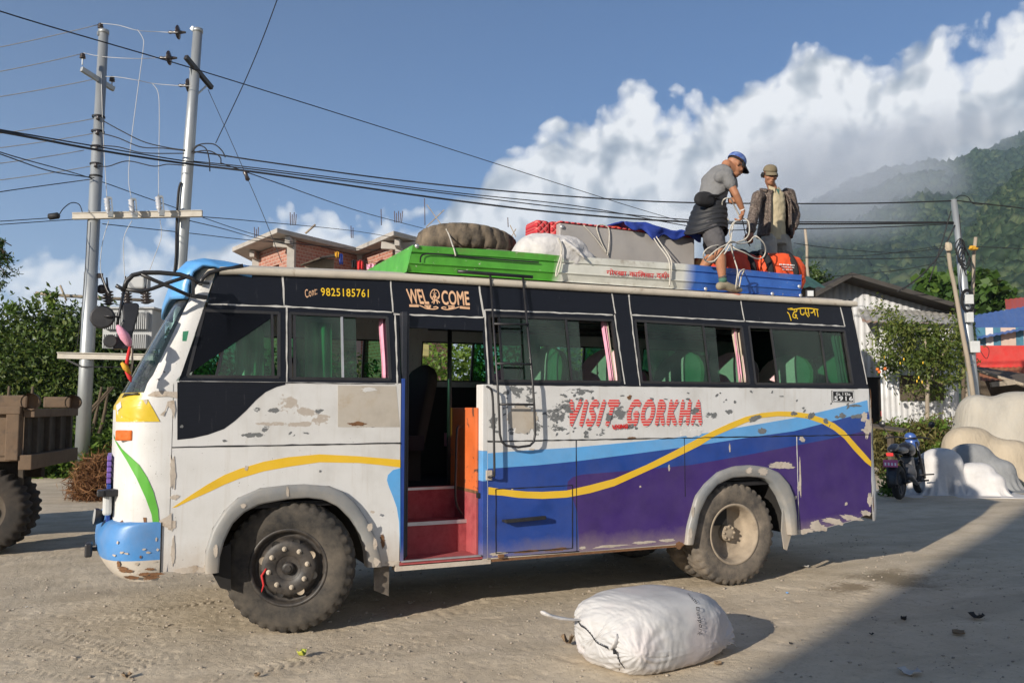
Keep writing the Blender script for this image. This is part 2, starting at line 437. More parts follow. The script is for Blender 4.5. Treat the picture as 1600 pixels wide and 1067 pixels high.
# ------------------------------------------------------------------ light
SUN = Vector((-2.59, -1.35, 1.0)).normalized()          # towards the sun
EL = math.asin(SUN.z); AZ = math.atan2(SUN.x, SUN.y)
sl = bpy.data.lights.new('sun', 'SUN'); so = bpy.data.objects.new('sun', sl); COL.objects.link(so)
sl.energy = 5.0; sl.angle = math.radians(.6); sl.color = (1, .91, .79)
so.rotation_euler = (-SUN).to_track_quat('-Z', 'Y').to_euler(); so.location = (-30, -20, 25)
scene.view_settings.view_transform = 'Standard'; scene.view_settings.look = 'None'
scene.view_settings.exposure = 0.42; scene.view_settings.gamma = 1
scene.cycles.use_denoising = True
scene.cycles.max_bounces = 10; scene.cycles.diffuse_bounces = 4; scene.cycles.glossy_bounces = 3; scene.cycles.transparent_max_bounces = 16
scene.cycles.volume_bounces = 8
w = bpy.data.worlds.new("World"); scene.world = w; w.use_nodes = True
k = NT(w.node_tree); bg = w.node_tree.nodes['Background']; bg.inputs[1].default_value = 0.055
sky = k.n('ShaderNodeTexSky'); sky.sky_type = 'NISHITA'; sky.sun_disc = False; sky.sun_elevation = EL; sky.sun_rotation = AZ
sky.altitude = 1100; sky.air_density = 1.0; sky.dust_density = .6; sky.ozone_density = 2.2
D = k.n('ShaderNodeTexCoord').outputs['Generated']
sp = k.n('ShaderNodeSeparateXYZ'); k.l(D, sp.inputs[0])
# bearing (relative to the view axis) and slope of each sky direction
ca, sa = math.cos(TH), math.sin(TH)
fwd = k.math('ADD', k.math('MULTIPLY', sp.outputs[0], sa), k.math('MULTIPLY', sp.outputs[1], ca))
rgt = k.math('SUBTRACT', k.math('MULTIPLY', sp.outputs[0], ca), k.math('MULTIPLY', sp.outputs[1], sa))
azi = k.math('ARCTAN2', rgt, fwd)
hor = k.math('SQRT', k.math('ADD', k.math('MULTIPLY', sp.outputs[0], sp.outputs[0]), k.math('MULTIPLY', sp.outputs[1], sp.outputs[1])))
elv = k.math('ARCTAN2', sp.outputs[2], hor)
uv = k.n('ShaderNodeCombineXYZ'); k.l(azi, uv.inputs[0]); k.l(elv, uv.inputs[1])
UV = uv.outputs[0]
def px_azel(px, py):
    d = ray(px, py); f = d.dot(FH); r = d.dot(RT); return math.atan2(r, f), math.atan2(d.z, math.hypot(d.x, d.y))
prof = [px_azel(*p) for p in ((-250, 430), (0, 408), (60, 400), (110, 412), (150, 395), (200, 392), (250, 372), (330, 378), (420, 350), (500, 338), (590, 340), (660, 330), (700, 285), (760, 250), (830, 205),
        (860, 170), (900, 195), (945, 150), (990, 128), (1030, 150), (1080, 150), (1150, 130), (1215, 105), (1245, 52), (1300, 34), (1350, 52), (1400, 58), (1450, 45), (1490, 72), (1540, 50), (1600, -30), (1700, -120), (2000, -200))]
A0, A1 = prof[0][0], prof[-1][0]; E1 = .8
fc = k.n('ShaderNodeFloatCurve'); cv = fc.mapping.curves[0]; fc.mapping.use_clip = False
for i, (a, e) in enumerate(prof):
    x, y = (a - A0) / (A1 - A0), e / E1
    if i < 2: cv.points[i].location = (x, y)
    else: cv.points.new(x, y)
fc.mapping.update()
ax = k.math('MULTIPLY', k.math('SUBTRACT', azi, A0), 1 / (A1 - A0), True); k.l(ax, fc.inputs['Value'])
top = k.math('MULTIPLY', fc.outputs[0], E1)
def noise2(vec, sc, det, ro):
    o = k.noise(vec, sc, det, ro); o.node.noise_dimensions = '2D'; return o.node.outputs['Fac']
w.cycles.sampling_method = 'MANUAL'; w.cycles.sample_map_resolution = 256
def billow(vec, off):
    v = k.mapping(vec, (1, 1, 1), off)
    warp = k.n('ShaderNodeTexNoise'); warp.inputs['Scale'].default_value = 9; warp.noise_dimensions = '2D'; warp.inputs['Detail'].default_value = 2; k.l(v, warp.inputs['Vector'])
    wv = k.n('ShaderNodeVectorMath'); wv.operation = 'MULTIPLY_ADD'; k.l(warp.outputs['Color'], wv.inputs[0]); wv.inputs[1].default_value = (.05, .05, .05); k.l(v, wv.inputs[2])
    tot = None
    for sc, am in ((14, .5), (31, .28), (70, .17)):
        vo = k.n('ShaderNodeTexVoronoi'); vo.feature = 'SMOOTH_F1'; vo.voronoi_dimensions = '2D'; vo.inputs['Scale'].default_value = sc; vo.inputs['Smoothness'].default_value = .7; k.l(wv.outputs[0], vo.inputs['Vector'])
        q = k.math('MULTIPLY', k.math('SUBTRACT', .75, vo.outputs['Distance']), am)
        tot = q if tot is None else k.math('ADD', tot, q)
    fb = noise2(wv.outputs[0], 22, 8, .62)
    return k.math('ADD', k.math('MULTIPLY', tot, 1.0), k.math('MULTIPLY', fb, .20))
b0 = billow(UV, (0, 0, 0)); b1 = billow(UV, (.012, -.012, 0))       # second sample a step towards the sun
dens = k.math('ADD', k.math('SUBTRACT', top, elv), k.math('MULTIPLY', k.math('SUBTRACT', b0, .56), .135))
wisp = noise2(UV, 55, 6, .7)
dens = k.math('ADD', dens, k.math('MULTIPLY', k.math('SUBTRACT', wisp, .5), .022))
alpha = k.ramp(k.math('ADD', k.math('MULTIPLY', dens, 6.0), .5), [(.425, 0.0), (.5, .55), (.60, 1.0)])
s0 = noise2(k.mapping(UV, (1, 1, 1), (3.1, 0, 0)), 11, 4, .5); s1 = noise2(k.mapping(UV, (1, 1, 1), (3.1 + .03, -.03, 0)), 11, 4, .5)
slope = k.math('ADD', k.math('MULTIPLY', k.math('SUBTRACT', b0, b1), 2.3), k.math('MULTIPLY', k.math('SUBTRACT', s0, s1), 1.5))
depth = k.ramp(k.math('MULTIPLY', dens, 2.3), [(0, .94), (.16, .86), (.45, .60), (1, .44)])
soft = noise2(UV, 6.5, 5, .55)
lit = k.math('ADD', k.math('ADD', depth, slope), k.math('MULTIPLY', k.math('SUBTRACT', soft, .5), .8))
ccol = k.ramp(lit, [(.05, (5.2, 5.8, 6.6)), (.42, (7.8, 8.3, 8.8)), (.72, (10.9, 11.1, 11.3)), (1.0, (15.0, 14.9, 14.7))])
tint = k.n('ShaderNodeVectorMath'); tint.operation = 'MULTIPLY'; k.l(sky.outputs[0], tint.inputs[0]); tint.inputs[1].default_value = (.64, .98, 1.36)
mixc = k.mix(k.math('MULTIPLY', alpha, .97), tint.outputs[0], ccol)
k.l(mixc, bg.inputs[0])

# ------------------------------------------------------------------ ground: one sheet, fine where the camera is close
def ground_material():
    m, t, b = new_mat('dusty earth'); k = NT(t); P = geo_pos(k)
    big = k.noise(P, .35, 5, .6); mid = k.noise(P, 2.2, 6, .65); fine = k.noise(P, 26, 6, .7); grit = k.noise(P, 150, 4, .65); speck = k.noise(k.mapping(P, (1, 1.6, 1)), 60, 3, .75)
    c = k.ramp(mid, [(.3, (.47, .385, .275)), (.5, (.565, .475, .35)), (.7, (.63, .535, .405))])
    c = k.mix(k.ramp(big, [(.45, 0.0), (.62, .55)]), c, (.50, .415, .30))
    lane = k.noise(k.mapping(P, (.45, 1.7, 1), (0, 0, 0), (0, 0, -.12)), 1.0, 5, .6, .4); c = k.mix(k.ramp(lane, [(.38, .45), (.52, 0.0)]), c, (.34, .285, .21)); c = k.mix(k.ramp(k.noise(P, 5.5, 5, .7, .6), [(.58, 0.0), (.70, .45)]), c, (.30, .25, .185))
    c = k.mix(k.ramp(fine, [(.3, .5), (.48, 0.0)]), c, (.32, .27, .205))
    c = k.mix(k.ramp(grit, [(.62, 0.0), (.74, .6)]), c, (.48, .43, .36))
    c = k.mix(k.ramp(speck, [(.66, 0.0), (.72, .85)]), c, (.20, .16, .12)); c = k.mix(k.ramp(k.noise(P, 75, 2, .6), [(.70, 0.0), (.74, .8)]), c, (.62, .56, .48))
    # damp oil stain beside the rear wheel and some along the sill
    for (x, y, r, col) in ((7.05, 6.35, .55, (.16, .125, .075)), (6.45, 6.25, .3, (.2, .15, .09))):
        d = k.n('ShaderNodeVectorMath'); d.operation = 'DISTANCE'; k.l(P, d.inputs[0]); d.inputs[1].default_value = (x, y, 0)
        q = k.math('ADD', d.outputs['Value'], k.math('MULTIPLY', k.math('SUBTRACT', mid, .5), 1.1))
        q = k.math('ADD', q, k.math('MULTIPLY', k.math('SUBTRACT', fine, .5), .5))
        c = k.mix(k.ramp(k.math('DIVIDE', q, r), [(.3, .75), (.95, 0.0)]), c, col)
    k.l(c, b.inputs['Base Color']); b.inputs['Roughness'].default_value = .95; b.inputs['Specular IOR Level'].default_value = .12
    bn = k.n('ShaderNodeBump'); bn.inputs['Strength'].default_value = .7; bn.inputs['Distance'].default_value = .014
    k.l(k.math('ADD', fine, k.math('MULTIPLY', grit, .5)), bn.inputs['Height']); k.l(bn.outputs[0], b.inputs['Normal'])
    MATS['ground'] = m
ground_material()
def axis(segs):
    out = []
    for a, b_, st in segs: out += list(np.arange(a, b_, st))
    return np.array(out + [segs[-1][1]])
gx = axis(((-6000, -400, 400), (-400, -40, 30), (-40, -4, 1.2), (-4, -1.2, .06), (-1.2, 6.4, .016), (6.4, 14, .05), (14, 40, .8), (40, 400, 30), (400, 6000, 400)))
gy = axis(((-400, -20, 40), (-20, 2.6, 1.5), (2.6, 8.6, .017), (8.6, 16, .06), (16, 40, .8), (40, 400, 30), (400, 6000, 400)))
GX, GY = np.meshgrid(gx, gy, indexing='ij')
def tracks(X, Y):
    """tread prints pressed into the dust"""
    Z = np.zeros_like(X)
    for (pa_, pb_, bow, wd, ph) in (((-20, 1000), (372, 932), .10, .24, 0), ((100, 1075), (420, 984), .06, .22, 1), ((165, 958), (315, 982), -.04, .14, .4), ((5, 1008), (165, 1045), .0, .2, 2), ((60, 985), (225, 1042), .05, .2, .1), ((-20, 1040), (140, 1070), 0, .2, .7), ((250, 1075), (700, 1000), .1, .22, .3)):
        x0, y0 = onG(*pa_)[:2]; x1, y1 = onG(*pb_)[:2]
        dx, dy = x1 - x0, y1 - y0; L = math.hypot(dx, dy); ux, uy = dx / L, dy / L
        s = (X - x0) * ux + (Y - y0) * uy; t = -(X - x0) * uy + (Y - y0) * ux - bow * np.sin(np.clip(s / L, 0, 1) * PI)
        inb = (np.abs(t) < wd / 2) & (s > 0) & (s < L)
        wv = np.sign(np.sin((s + np.abs(t) * .7) * 2 * PI / .07 + ph)) * (np.abs(np.abs(t) - wd * .28) < wd * .16)
        fade = np.clip(fbm(X * 2.2, Y * 2.2, 3, 5) * 2.6 - .55, 0, 1) * np.clip((L - s) * 3, 0, 1) * np.clip(s * 3, 0, 1)
        edge = np.clip((wd / 2 - np.abs(t)) / .02, 0, 1)
        Z += np.where(inb, (wv * .5 - .35) * .010 * edge, 0) * fade
    return Z
near = np.exp(-np.maximum(0, np.hypot(GX - 3, GY - 6) - 7) / 6)
gz = (fbm(GX * .5, GY * .5, 4, 1) - .5) * .10 * np.clip((np.hypot(GX - 3.4, GY - 7.2) - 1) / 10, .12, 1) * (np.hypot(GX, GY) < 300)
gz += (fbm(GX * 3.1, GY * 3.1, 4, 2) - .5) * .012 * near + (fbm(GX * 22, GY * 22, 3, 3) - .5) * .008 * near
pits = fbm(GX * 7.5, GY * 7.5, 2, 9); gz -= np.clip(pits - .68, 0, 1) * .03 * near
gz += tracks(GX, GY)
nx, ny = GX.shape; idx = np.arange(nx * ny).reshape(nx, ny)
Fg = np.stack([idx[:-1, :-1], idx[1:, :-1], idx[1:, 1:], idx[:-1, 1:]], -1).reshape(-1, 4)
GZ = gz
def ground_z(x, y):
    i = int(np.clip(np.searchsorted(gx, x), 1, nx - 1)); j = int(np.clip(np.searchsorted(gy, y), 1, ny - 1))
    return float(max(GZ[i - 1, j - 1], GZ[i, j], GZ[i - 1, j], GZ[i, j - 1]))
g = raw_mesh('ground', np.stack([GX, GY, gz], -1).reshape(-1, 3), Fg, 'ground', smooth=True); kind(g, 'structure')

# ------------------------------------------------------------------ mountains on the right, forested
rng = np.random.default_rng(11)
mat('forest floor', (.035, .05, .02), .95, .4, .02, col2=(.14, .11, .075), c2lo=.62, c2hi=.68, c2scale=.012)
leaf_mat('forest crowns', (.012, .028, .014), (.028, .054, .024), (.078, .100, .042), .1, .8)
def mountain(name, ridge, D0, D1, nu, nv, amp, sc, seed):
    xs = np.array([p[0] for p in ridge], float); ys = np.array([p[1] for p in ridge], float)
    u = np.linspace(xs[0], xs[-1], nu); ry = np.interp(u, xs, ys)
    V = np.zeros((nu, nv, 3))
    for i in range(nu):
        top = atD(u[i], ry[i], D1); zt = top.z; a = (u[i] - 800) / FPX
        for j in range(nv):
            s = j / (nv - 1)
            if s <= .8:
                q = s / .8; d = D0 + (D1 - D0) * q; z = zt * q ** .92
            else:
                q = (s - .8) / .2; d = D1 + D1 * .5 * q; z = zt * (1 - .8 * q)
            V[i, j] = (RT * (a * d) + FH * d + Vector((0, 0, z)))
    rel = np.clip(V[:, :, 2] / (V[:, :, 2].max() + 1e-6), 0, 1)
    V[:, :, 2] += (fbm(V[:, :, 0] / sc, V[:, :, 1] / sc, 5, seed) - .5) * amp * np.clip(rel * 4, 0, 1)
    V[:, :, 2] -= 2
    ii = np.arange(nu * nv).reshape(nu, nv)
    F = np.stack([ii[:-1, :-1], ii[1:, :-1], ii[1:, 1:], ii[:-1, 1:]], -1).reshape(-1, 4)
    o = raw_mesh(name, V.reshape(-1, 3), F, 'forest floor', smooth=True); kind(o, 'structure'); return V
RA = ((820, 590), (920, 530), (1020, 470), (1100, 425), (1180, 385), (1240, 345), (1330, 300), (1400, 268), (1450, 252), (1500, 258), (1545, 244), (1600, 234), (1700, 205), (1900, 190))
RB = ((1385, 520), (1440, 455), (1485, 405), (1530, 342), (1570, 292), (1610, 264), (1700, 215), (1900, 180))
VA = mountain('mountain', RA, 420, 1500, 190, 90, 110, 210, 21)
VB = mountain('hillside', RB, 150, 520, 120, 80, 30, 60, 33)
ico = bmesh.new(); bmesh.ops.create_icosphere(ico, subdivisions=2, radius=1); IV2 = np.array([v.co[:] for v in ico.verts]); IF2 = np.array([[v.index for v in f.verts] for f in ico.faces]); ico.free()
ico = bmesh.new(); bmesh.ops.create_icosphere(ico, subdivisions=1, radius=1); IV1 = np.array([v.co[:] for v in ico.verts]); IF1 = np.array([[v.index for v in f.verts] for f in ico.faces]); ico.free()
def forest(name, V, n, r0, r1, IV, IF, seed, label, gap):
    rg = np.random.default_rng(seed); nu, nv, _ = V.shape
    i = rg.random(n) * (nu - 1.01); j = rg.random(n) * ((nv - 1) * .82); ii = i.astype(int); jj = j.astype(int)
    fi, fj = (i - ii)[:, None], (j - jj)[:, None]
    P = (V[ii, jj] * (1 - fi) + V[ii + 1, jj] * fi) * (1 - fj) + (V[ii, jj + 1] * (1 - fi) + V[ii + 1, jj + 1] * fi) * fj
    keep = fbm(P[:, 0] / (r1 * 9), P[:, 1] / (r1 * 9), 3, seed) > gap
    P = P[keep]; n = len(P)
    R = r0 + (r1 - r0) * rg.random(n) ** 1.5
    S = np.stack([R * (.8 + .5 * rg.random(n)), R * (.8 + .5 * rg.random(n)), R * (.8 + .7 * rg.random(n))], 1)
    K = 1 + .32 * rg.normal(size=(n, len(IV), 1)).clip(-1.6, 1.8)
    W = P[:, None, :] + IV[None] * S[:, None, :] * K; W[:, :, 2] += (R * .5)[:, None]
    F = (IF[None] + (np.arange(n) * len(IV))[:, None, None]).reshape(-1, 3)
    tone = np.clip(.42 + .25 * rg.normal(size=n) + .5 * (fbm(P[:, 0] / (r1 * 6), P[:, 1] / (r1 * 6), 3, seed + 3) - .5), 0, 1)
    tf = np.clip(np.repeat(tone, len(IF)) + .12 * rg.normal(size=n * len(IF)), 0, 1)
    o = raw_mesh(name, W.reshape(-1, 3), F, 'forest crowns', attr=tf, smooth=False)
    kind(o, 'stuff'); o['label'] = label; return o
forest('mountain_forest', VA, 56000, 2.6, 6.5, IV1, IF1, 41, 'hazy green forest covering the far mountain', .22)
forest('hillside_forest', VB, 15000, 1.0, 2.7, IV1, IF1, 42, 'dark green forest on the nearer slope at right', .2)
# ------------------------------------------------------------------ air and low cloud
def volume_mat(name, dens, col, noise=None):
    m = bpy.data.materials.new(name); m.use_nodes = True; t = m.node_tree; k = NT(t); t.nodes.remove(t.nodes['Principled BSDF'])
    pv = k.n('ShaderNodeVolumePrincipled'); pv.inputs['Color'].default_value = (*col, 1); pv.inputs['Anisotropy'].default_value = .2
    if noise is None: pv.inputs['Density'].default_value = dens
    else:
        P = geo_pos(k); G = k.n('ShaderNodeTexCoord').outputs['Object']
        ln = k.n('ShaderNodeVectorMath'); ln.operation = 'LENGTH'; k.l(G, ln.inputs[0])
        n = k.noise(P, noise[0], 6, .62, .6)
        f = k.math('SUBTRACT', k.math('ADD', n, .32), k.math('MULTIPLY', ln.outputs['Value'], .75))
        f = k.math('MULTIPLY', k.math('SUBTRACT', f, noise[1]), noise[2], True); k.l(k.math('MULTIPLY', f, dens), pv.inputs['Density'])
    k.l(pv.outputs[0], t.nodes['Material Output'].inputs['Volume']); MATS[name] = m
volume_mat('valley air', .00018, (.62, .80, 1.0))
hz = MB(); hz.box((1400, 2300, 398), (5200, 5200, 804)); hz.build('haze', 'valley air'); hzo = bpy.data.objects['haze']; kind(hzo, 'stuff')
volume_mat('mist', .009, (.96, .97, 1.0), (.009, .12, 2.2))
for i, (px, py, d, rx, ry, rz) in enumerate(((1205, 320, 900, 120, 120, 70), (1385, 305, 980, 110, 110, 50), (1310, 262, 1150, 170, 150, 65), (1345, 345, 760, 60, 80, 26), (1480, 215, 1350, 160, 150, 40))):
    mb = MB(); mb.ball((0, 0, 0), 1.0, 0, 24, 14); o = mb.build('mist', 'mist'); o.location = atD(px, py, d); o.scale = (rx, ry, rz); o.rotation_euler = (0, 0, -TH)
    kind(o, 'stuff'); o['label'] = 'white mist drifting across the mountain slope'
# ================================================================== the bus
YS, YF, ZB, KL = 6.70, 8.95, 1.885, .16
def peel_mask(k, P, regs, base=.765, gain=.34):
    n = k.noise(k.mapping(P, (1, 1, 1.5)), 15, 9, .66, .5); w_ = None
    for (px, py, rx, ry) in regs:
        c = onY(px, py, 6.70); a, b = onY(px + rx, py, 6.70), onY(px, py - ry, 6.70); sx, sz = 1 / abs(a.x - c.x), 1 / abs(b.z - c.z)
        v = k.n('ShaderNodeVectorMath'); v.operation = 'LENGTH'; k.l(k.mapping(P, (sx, 0, sz), (-c.x * sx, 0, -c.z * sz)), v.inputs[0])
        w_ = v.outputs['Value'] if w_ is None else k.math('MINIMUM', w_, v.outputs['Value'])
    f = k.math('MULTIPLY', k.math('SUBTRACT', 1.25, w_), gain, True)
    s = k.math('SUBTRACT', k.math('ADD', n, k.math('MINIMUM', f, gain * .85)), base)
    return k.math('MULTIPLY', s, 60.0, True)
PRIMER = ((402, 640, 12, 6), (426, 641, 14, 5), (498, 642, 12, 6), (398, 679, 24, 7), (414, 671, 9, 9), (455, 679, 10, 7), (476, 678, 12, 4), (614, 632, 8, 10), (611, 652, 8, 8), (585, 662, 14, 7), (771, 660, 9, 18), (802, 612, 26, 12), (826, 616, 12, 18), (838, 668, 10, 22), (800, 674, 8, 8), (868, 645, 22, 20), (885, 635, 14, 16), (872, 668, 18, 10), (908, 612, 26, 7), (969, 645, 15, 20), (952, 655, 9, 14), (938, 677, 12, 8), (917, 679, 6, 8), (1085, 642, 11, 7), (1112, 650, 16, 9), (1140, 643, 8, 5), (985, 666, 8, 5))
FILLED = ((452, 630, 26, 14), (480, 643, 22, 11), (503, 655, 18, 9), (470, 663, 34, 5), (540, 657, 18, 5), (562, 664, 18, 5), (425, 662, 30, 4))
def peeling_white():
    m, t, b = new_mat('white paint'); k = NT(t); P = geo_pos(k); s = k.n('ShaderNodeSeparateXYZ'); k.l(P, s.inputs[0]); z = s.outputs[2]
    n = k.noise(P, 2.6, 6, .6); c = k.ramp(n, [(.3, (.52, .51, .485)), (.5, (.60, .595, .575)), (.7, (.635, .63, .615))])
    st = k.noise(k.mapping(P, (14, 14, .8)), 1.6, 5, .6); c = k.mix(k.ramp(st, [(.54, 0.0), (.78, .35)]), c, (.42, .365, .29))
    c = k.mix(k.ramp(k.noise(P, 70, 2, .5), [(.72, 0.0), (.735, .9)]), c, (.16, .15, .14))
    h = k.math('ADD', z, k.math('MULTIPLY', k.noise(P, 6, 6, .7), .34)); f = k.math('MULTIPLY', k.math('SUBTRACT', .93, h), 2.4, True); c = k.mix(k.math('MULTIPLY', f, .85), c, (.40, .32, .235))
    fm_ = peel_mask(k, P, FILLED, .70, .36); c = k.mix(fm_, c, k.mix(k.noise(P, 30, 5, .7), (.36, .31, .26), (.48, .43, .37)))
    pm = peel_mask(k, P, PRIMER, .735); c = k.mix(pm, c, k.mix(k.noise(P, 40, 4, .7), (.10, .105, .105), (.19, .195, .195)))
    k.l(c, b.inputs['Base Color']); k.l(k.mix(pm, (.42, .42, .42), (.8, .8, .8)), b.inputs['Roughness']); b.inputs['Specular IOR Level'].default_value = .4
    bn = k.n('ShaderNodeBump'); bn.inputs['Strength'].default_value = .25; bn.inputs['Distance'].default_value = .004; bn.invert = True; k.l(k.math('ADD', pm, k.math('MULTIPLY', k.noise(P, 3.5, 3, .5), 2.2)), bn.inputs['Height']); k.l(bn.outputs[0], b.inputs['Normal'])
    MATS['white paint'] = m
peeling_white()
mat('dark blue paint', (.012, .050, .25), .42, .18, 5, .06, 60, spec=.35, chips=.085, chipcol=(.35, .33, .35), chipscale=45, dust=.07, low=(.40, .70, .2, .7, (.40, .31, .22)))
mat('light blue paint', (.10, .34, .66), .4, .1, 5, .05, 60, spec=.45, dust=.18, chips=.05, chipcol=(.3, .3, .3), chipscale=40)
mat('visor blue paint', (.09, .33, .68), .35, .1, 5, .05, 40, spec=.5, dust=.15)
mat('purple paint', (.045, .021, .135), .45, .15, 5, .06, 60, spec=.3, chips=.08, chipcol=(.3, .27, .33), chipscale=50, dust=.06, low=(.40, .72, .22, .75, (.42, .33, .25)))
mat('yellow paint', (.72, .45, .02), .4, .08, 6, .04, 60, spec=.45, dust=.12)
mat('front yellow paint', (.60, .43, .025), .3, .08, 6, .02, 30, spec=.5, dust=.1)
mat('green paint', (.085, .36, .035), .38, .1, 5, .04, 50, spec=.45, dust=.12, chips=.06, chipcol=(.5, .5, .45), chipscale=35)
mat('black paint', (.010, .012, .018), .38, .3, 3, .05, 50, spec=.45, dust=.16, dustcol=(.16, .16, .17), dscale=2.0)
mat('bare primer', (.145, .15, .15), .75, .3, 20, .15, 80)
mat('filler', (.47, .41, .34), .85, .22, 8, .25, 60, col2=(.34, .27, .2), c2lo=.55, c2hi=.7, c2scale=10)
mat('grey paint', (.20, .21, .215), .42, .15, 4, .08, 50, spec=.45, dust=.5, dustcol=(.42, .36, .28), dscale=3, low=(.4, .85, .4, .8, (.44, .35, .25)))
mat('cream paint', (.55, .50, .41), .6, .2, 6, .15, 50, col2=(.25, .17, .10), c2lo=.60, c2hi=.72, c2scale=7, dust=.4, dustcol=(.36, .28, .19), chips=.16, chipcol=(.14, .11, .07), chipscale=40)
mat('beige stained panel', (.44, .40, .34), .6, .15, 5, .08, 50, col2=(.33, .245, .15), c2lo=.55, c2hi=.78, c2scale=2.6, dust=.3)
mat('seam white', (.48, .47, .44), .7, .3, 12, .1, 80, chips=.25, chipcol=(.06, .06, .06), chipscale=60)
mat('seam black', (.012, .012, .013), .7)
mat('black metal', (.014, .014, .016), .42, .3, 10, .08, 60, spec=.5, dust=.2, dustcol=(.12, .11, .1))
mat('rusty wear', (.17, .085, .04), .9, .4, 12, .3, 70)
mat('rubber', (.020, .019, .018), .85, .3, 8, .15, 60, dust=.7, dustcol=(.15, .125, .095), dscale=4)
mat('dusty rubber', (.055, .05, .045), .9, .3, 8, .15, 60, dust=.85, dustcol=(.27, .22, .165), dscale=5)
mat('rim black', (.012, .012, .013), .5, .3, 10, .15, 50, dust=.35, dustcol=(.2, .16, .12), dscale=9)
mat('rim dusty', (.30, .245, .18), .85, .25, 8, .15, 50, col2=(.2, .16, .12), c2lo=.5, c2hi=.65)
mat('lug nut', (.42, .36, .28), .7, .3, 20, .2, 80)
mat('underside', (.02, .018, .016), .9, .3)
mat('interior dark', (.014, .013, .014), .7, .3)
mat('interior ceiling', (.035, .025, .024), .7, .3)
mat('red carpet', (.33, .045, .055), .95, .25, 12, .4, 160, dust=.35, dustcol=(.42, .2, .17))
mat('orange board', (.62, .125, .025), .5, .15, 5, .05, 40, dust=.15, col2=(.07, .03, .02), c2lo=.60, c2hi=.66, c2scale=9)
mat('chrome', (.6, .6, .6), .2, .2, metal=1.0)
mat('lamp lens', (.55, .56, .55), .12, .15, spec=.8)
mat('orange lens', (.62, .13, .01), .2, .15, 30, spec=.7)
mat('pink cloth', (.72, .33, .43), .9, .15, 10, .2, 60)
mat('hot pink cloth', (.66, .30, .40), .8, .2, 14, .2, 60)
mat('red cloth', (.55, .03, .03), .85, .2, 10, .2, 60)
mat('ochre cloth', (.62, .33, .03), .85, .2, 10, .2, 60)
mat('beige cloth', (.40, .34, .26), .9, .2, 10, .25, 60)
mat('brown stripe cloth', (.05, .035, .03), .9, .2)
mat('seat cover', (.55, .62, .52), .85, .12, 8, .2, 50)
mat('seat pale cloth', (.74, .50, .52), .9, .1, 10, .2, 60); mat('seat dark cover', (.035, .02, .025), .85, .2)
mat('green lining', (.05, .30, .13), .6, .2)
mat('peach vinyl', (.72, .44, .26), .5, .05)
mat('yellow lettering', (.74, .48, .02), .5, .06)
mat('plate white', (.7, .7, .7), .5, .05)
mat('silver', (.5, .5, .5), .4, .2, metal=.7)
mat('leaf tag green', (.02, .17, .09), .5, .1)
mat('grille purple', (.16, .10, .36), .4, .15)
mat('mirror', (.75, .78, .8), .03, 0, metal=1.0)
glass('tinted pane', (.33, .62, .47), (.25, .29, .26), .05)
glass('windscreen', (.6, .74, .72), (.35, .36, .38), .30)
def red_stripes():
    m, t, b = new_mat('striped red vinyl'); k = NT(t); P = k.n('ShaderNodeTexCoord').outputs['Object']
    z = k.n('ShaderNodeSeparateXYZ'); k.l(P, z.inputs[0])
    u = k.math('FRACT', k.math('MULTIPLY', z.outputs[2], 1 / .0245))
    f = k.ramp(u, [(0, 0.0), (.28, 1.0)], True); n = k.noise(P, 90, 3)
    c = k.mix(f, (.52, .50, .47), k.mix(n, (.60, .035, .03), (.72, .05, .04))); G_ = geo_pos(k); c = k.mix(peel_mask(k, G_, PRIMER, .735), c, k.mix(k.noise(G_, 40, 4, .7), (.10, .105, .105), (.19, .195, .195))); k.l(c, b.inputs['Base Color']); b.inputs['Roughness'].default_value = .45
    MATS['striped red vinyl'] = m
red_stripes()
def black_glossy_scratched():
    m, t, b = new_mat('black vinyl'); k = NT(t); P = k.n('ShaderNodeTexCoord').outputs['Object']
    v = k.noise(k.mapping(P, (22, 22, 1.1)), 1.4, 6, .7, .8); bl = k.noise(P, 1.6, 4, .6); fine = k.noise(k.mapping(P, (5, 5, 60)), 3, 3, .6)
    s = k.math('MULTIPLY', k.ramp(v, [(.62, 0.0), (.70, .4), (.78, .9)]), k.ramp(bl, [(.42, .05), (.62, .75)]))
    c = k.mix(s, k.mix(fine, (.004, .005, .008), (.010, .012, .019)), (.20, .205, .21)); k.l(c, b.inputs['Base Color'])
    k.l(k.ramp(bl, [(.3, .3), (.7, .5)]), b.inputs['Roughness']); b.inputs['Specular IOR Level'].default_value = .25
    MATS['black vinyl'] = m
black_glossy_scratched()

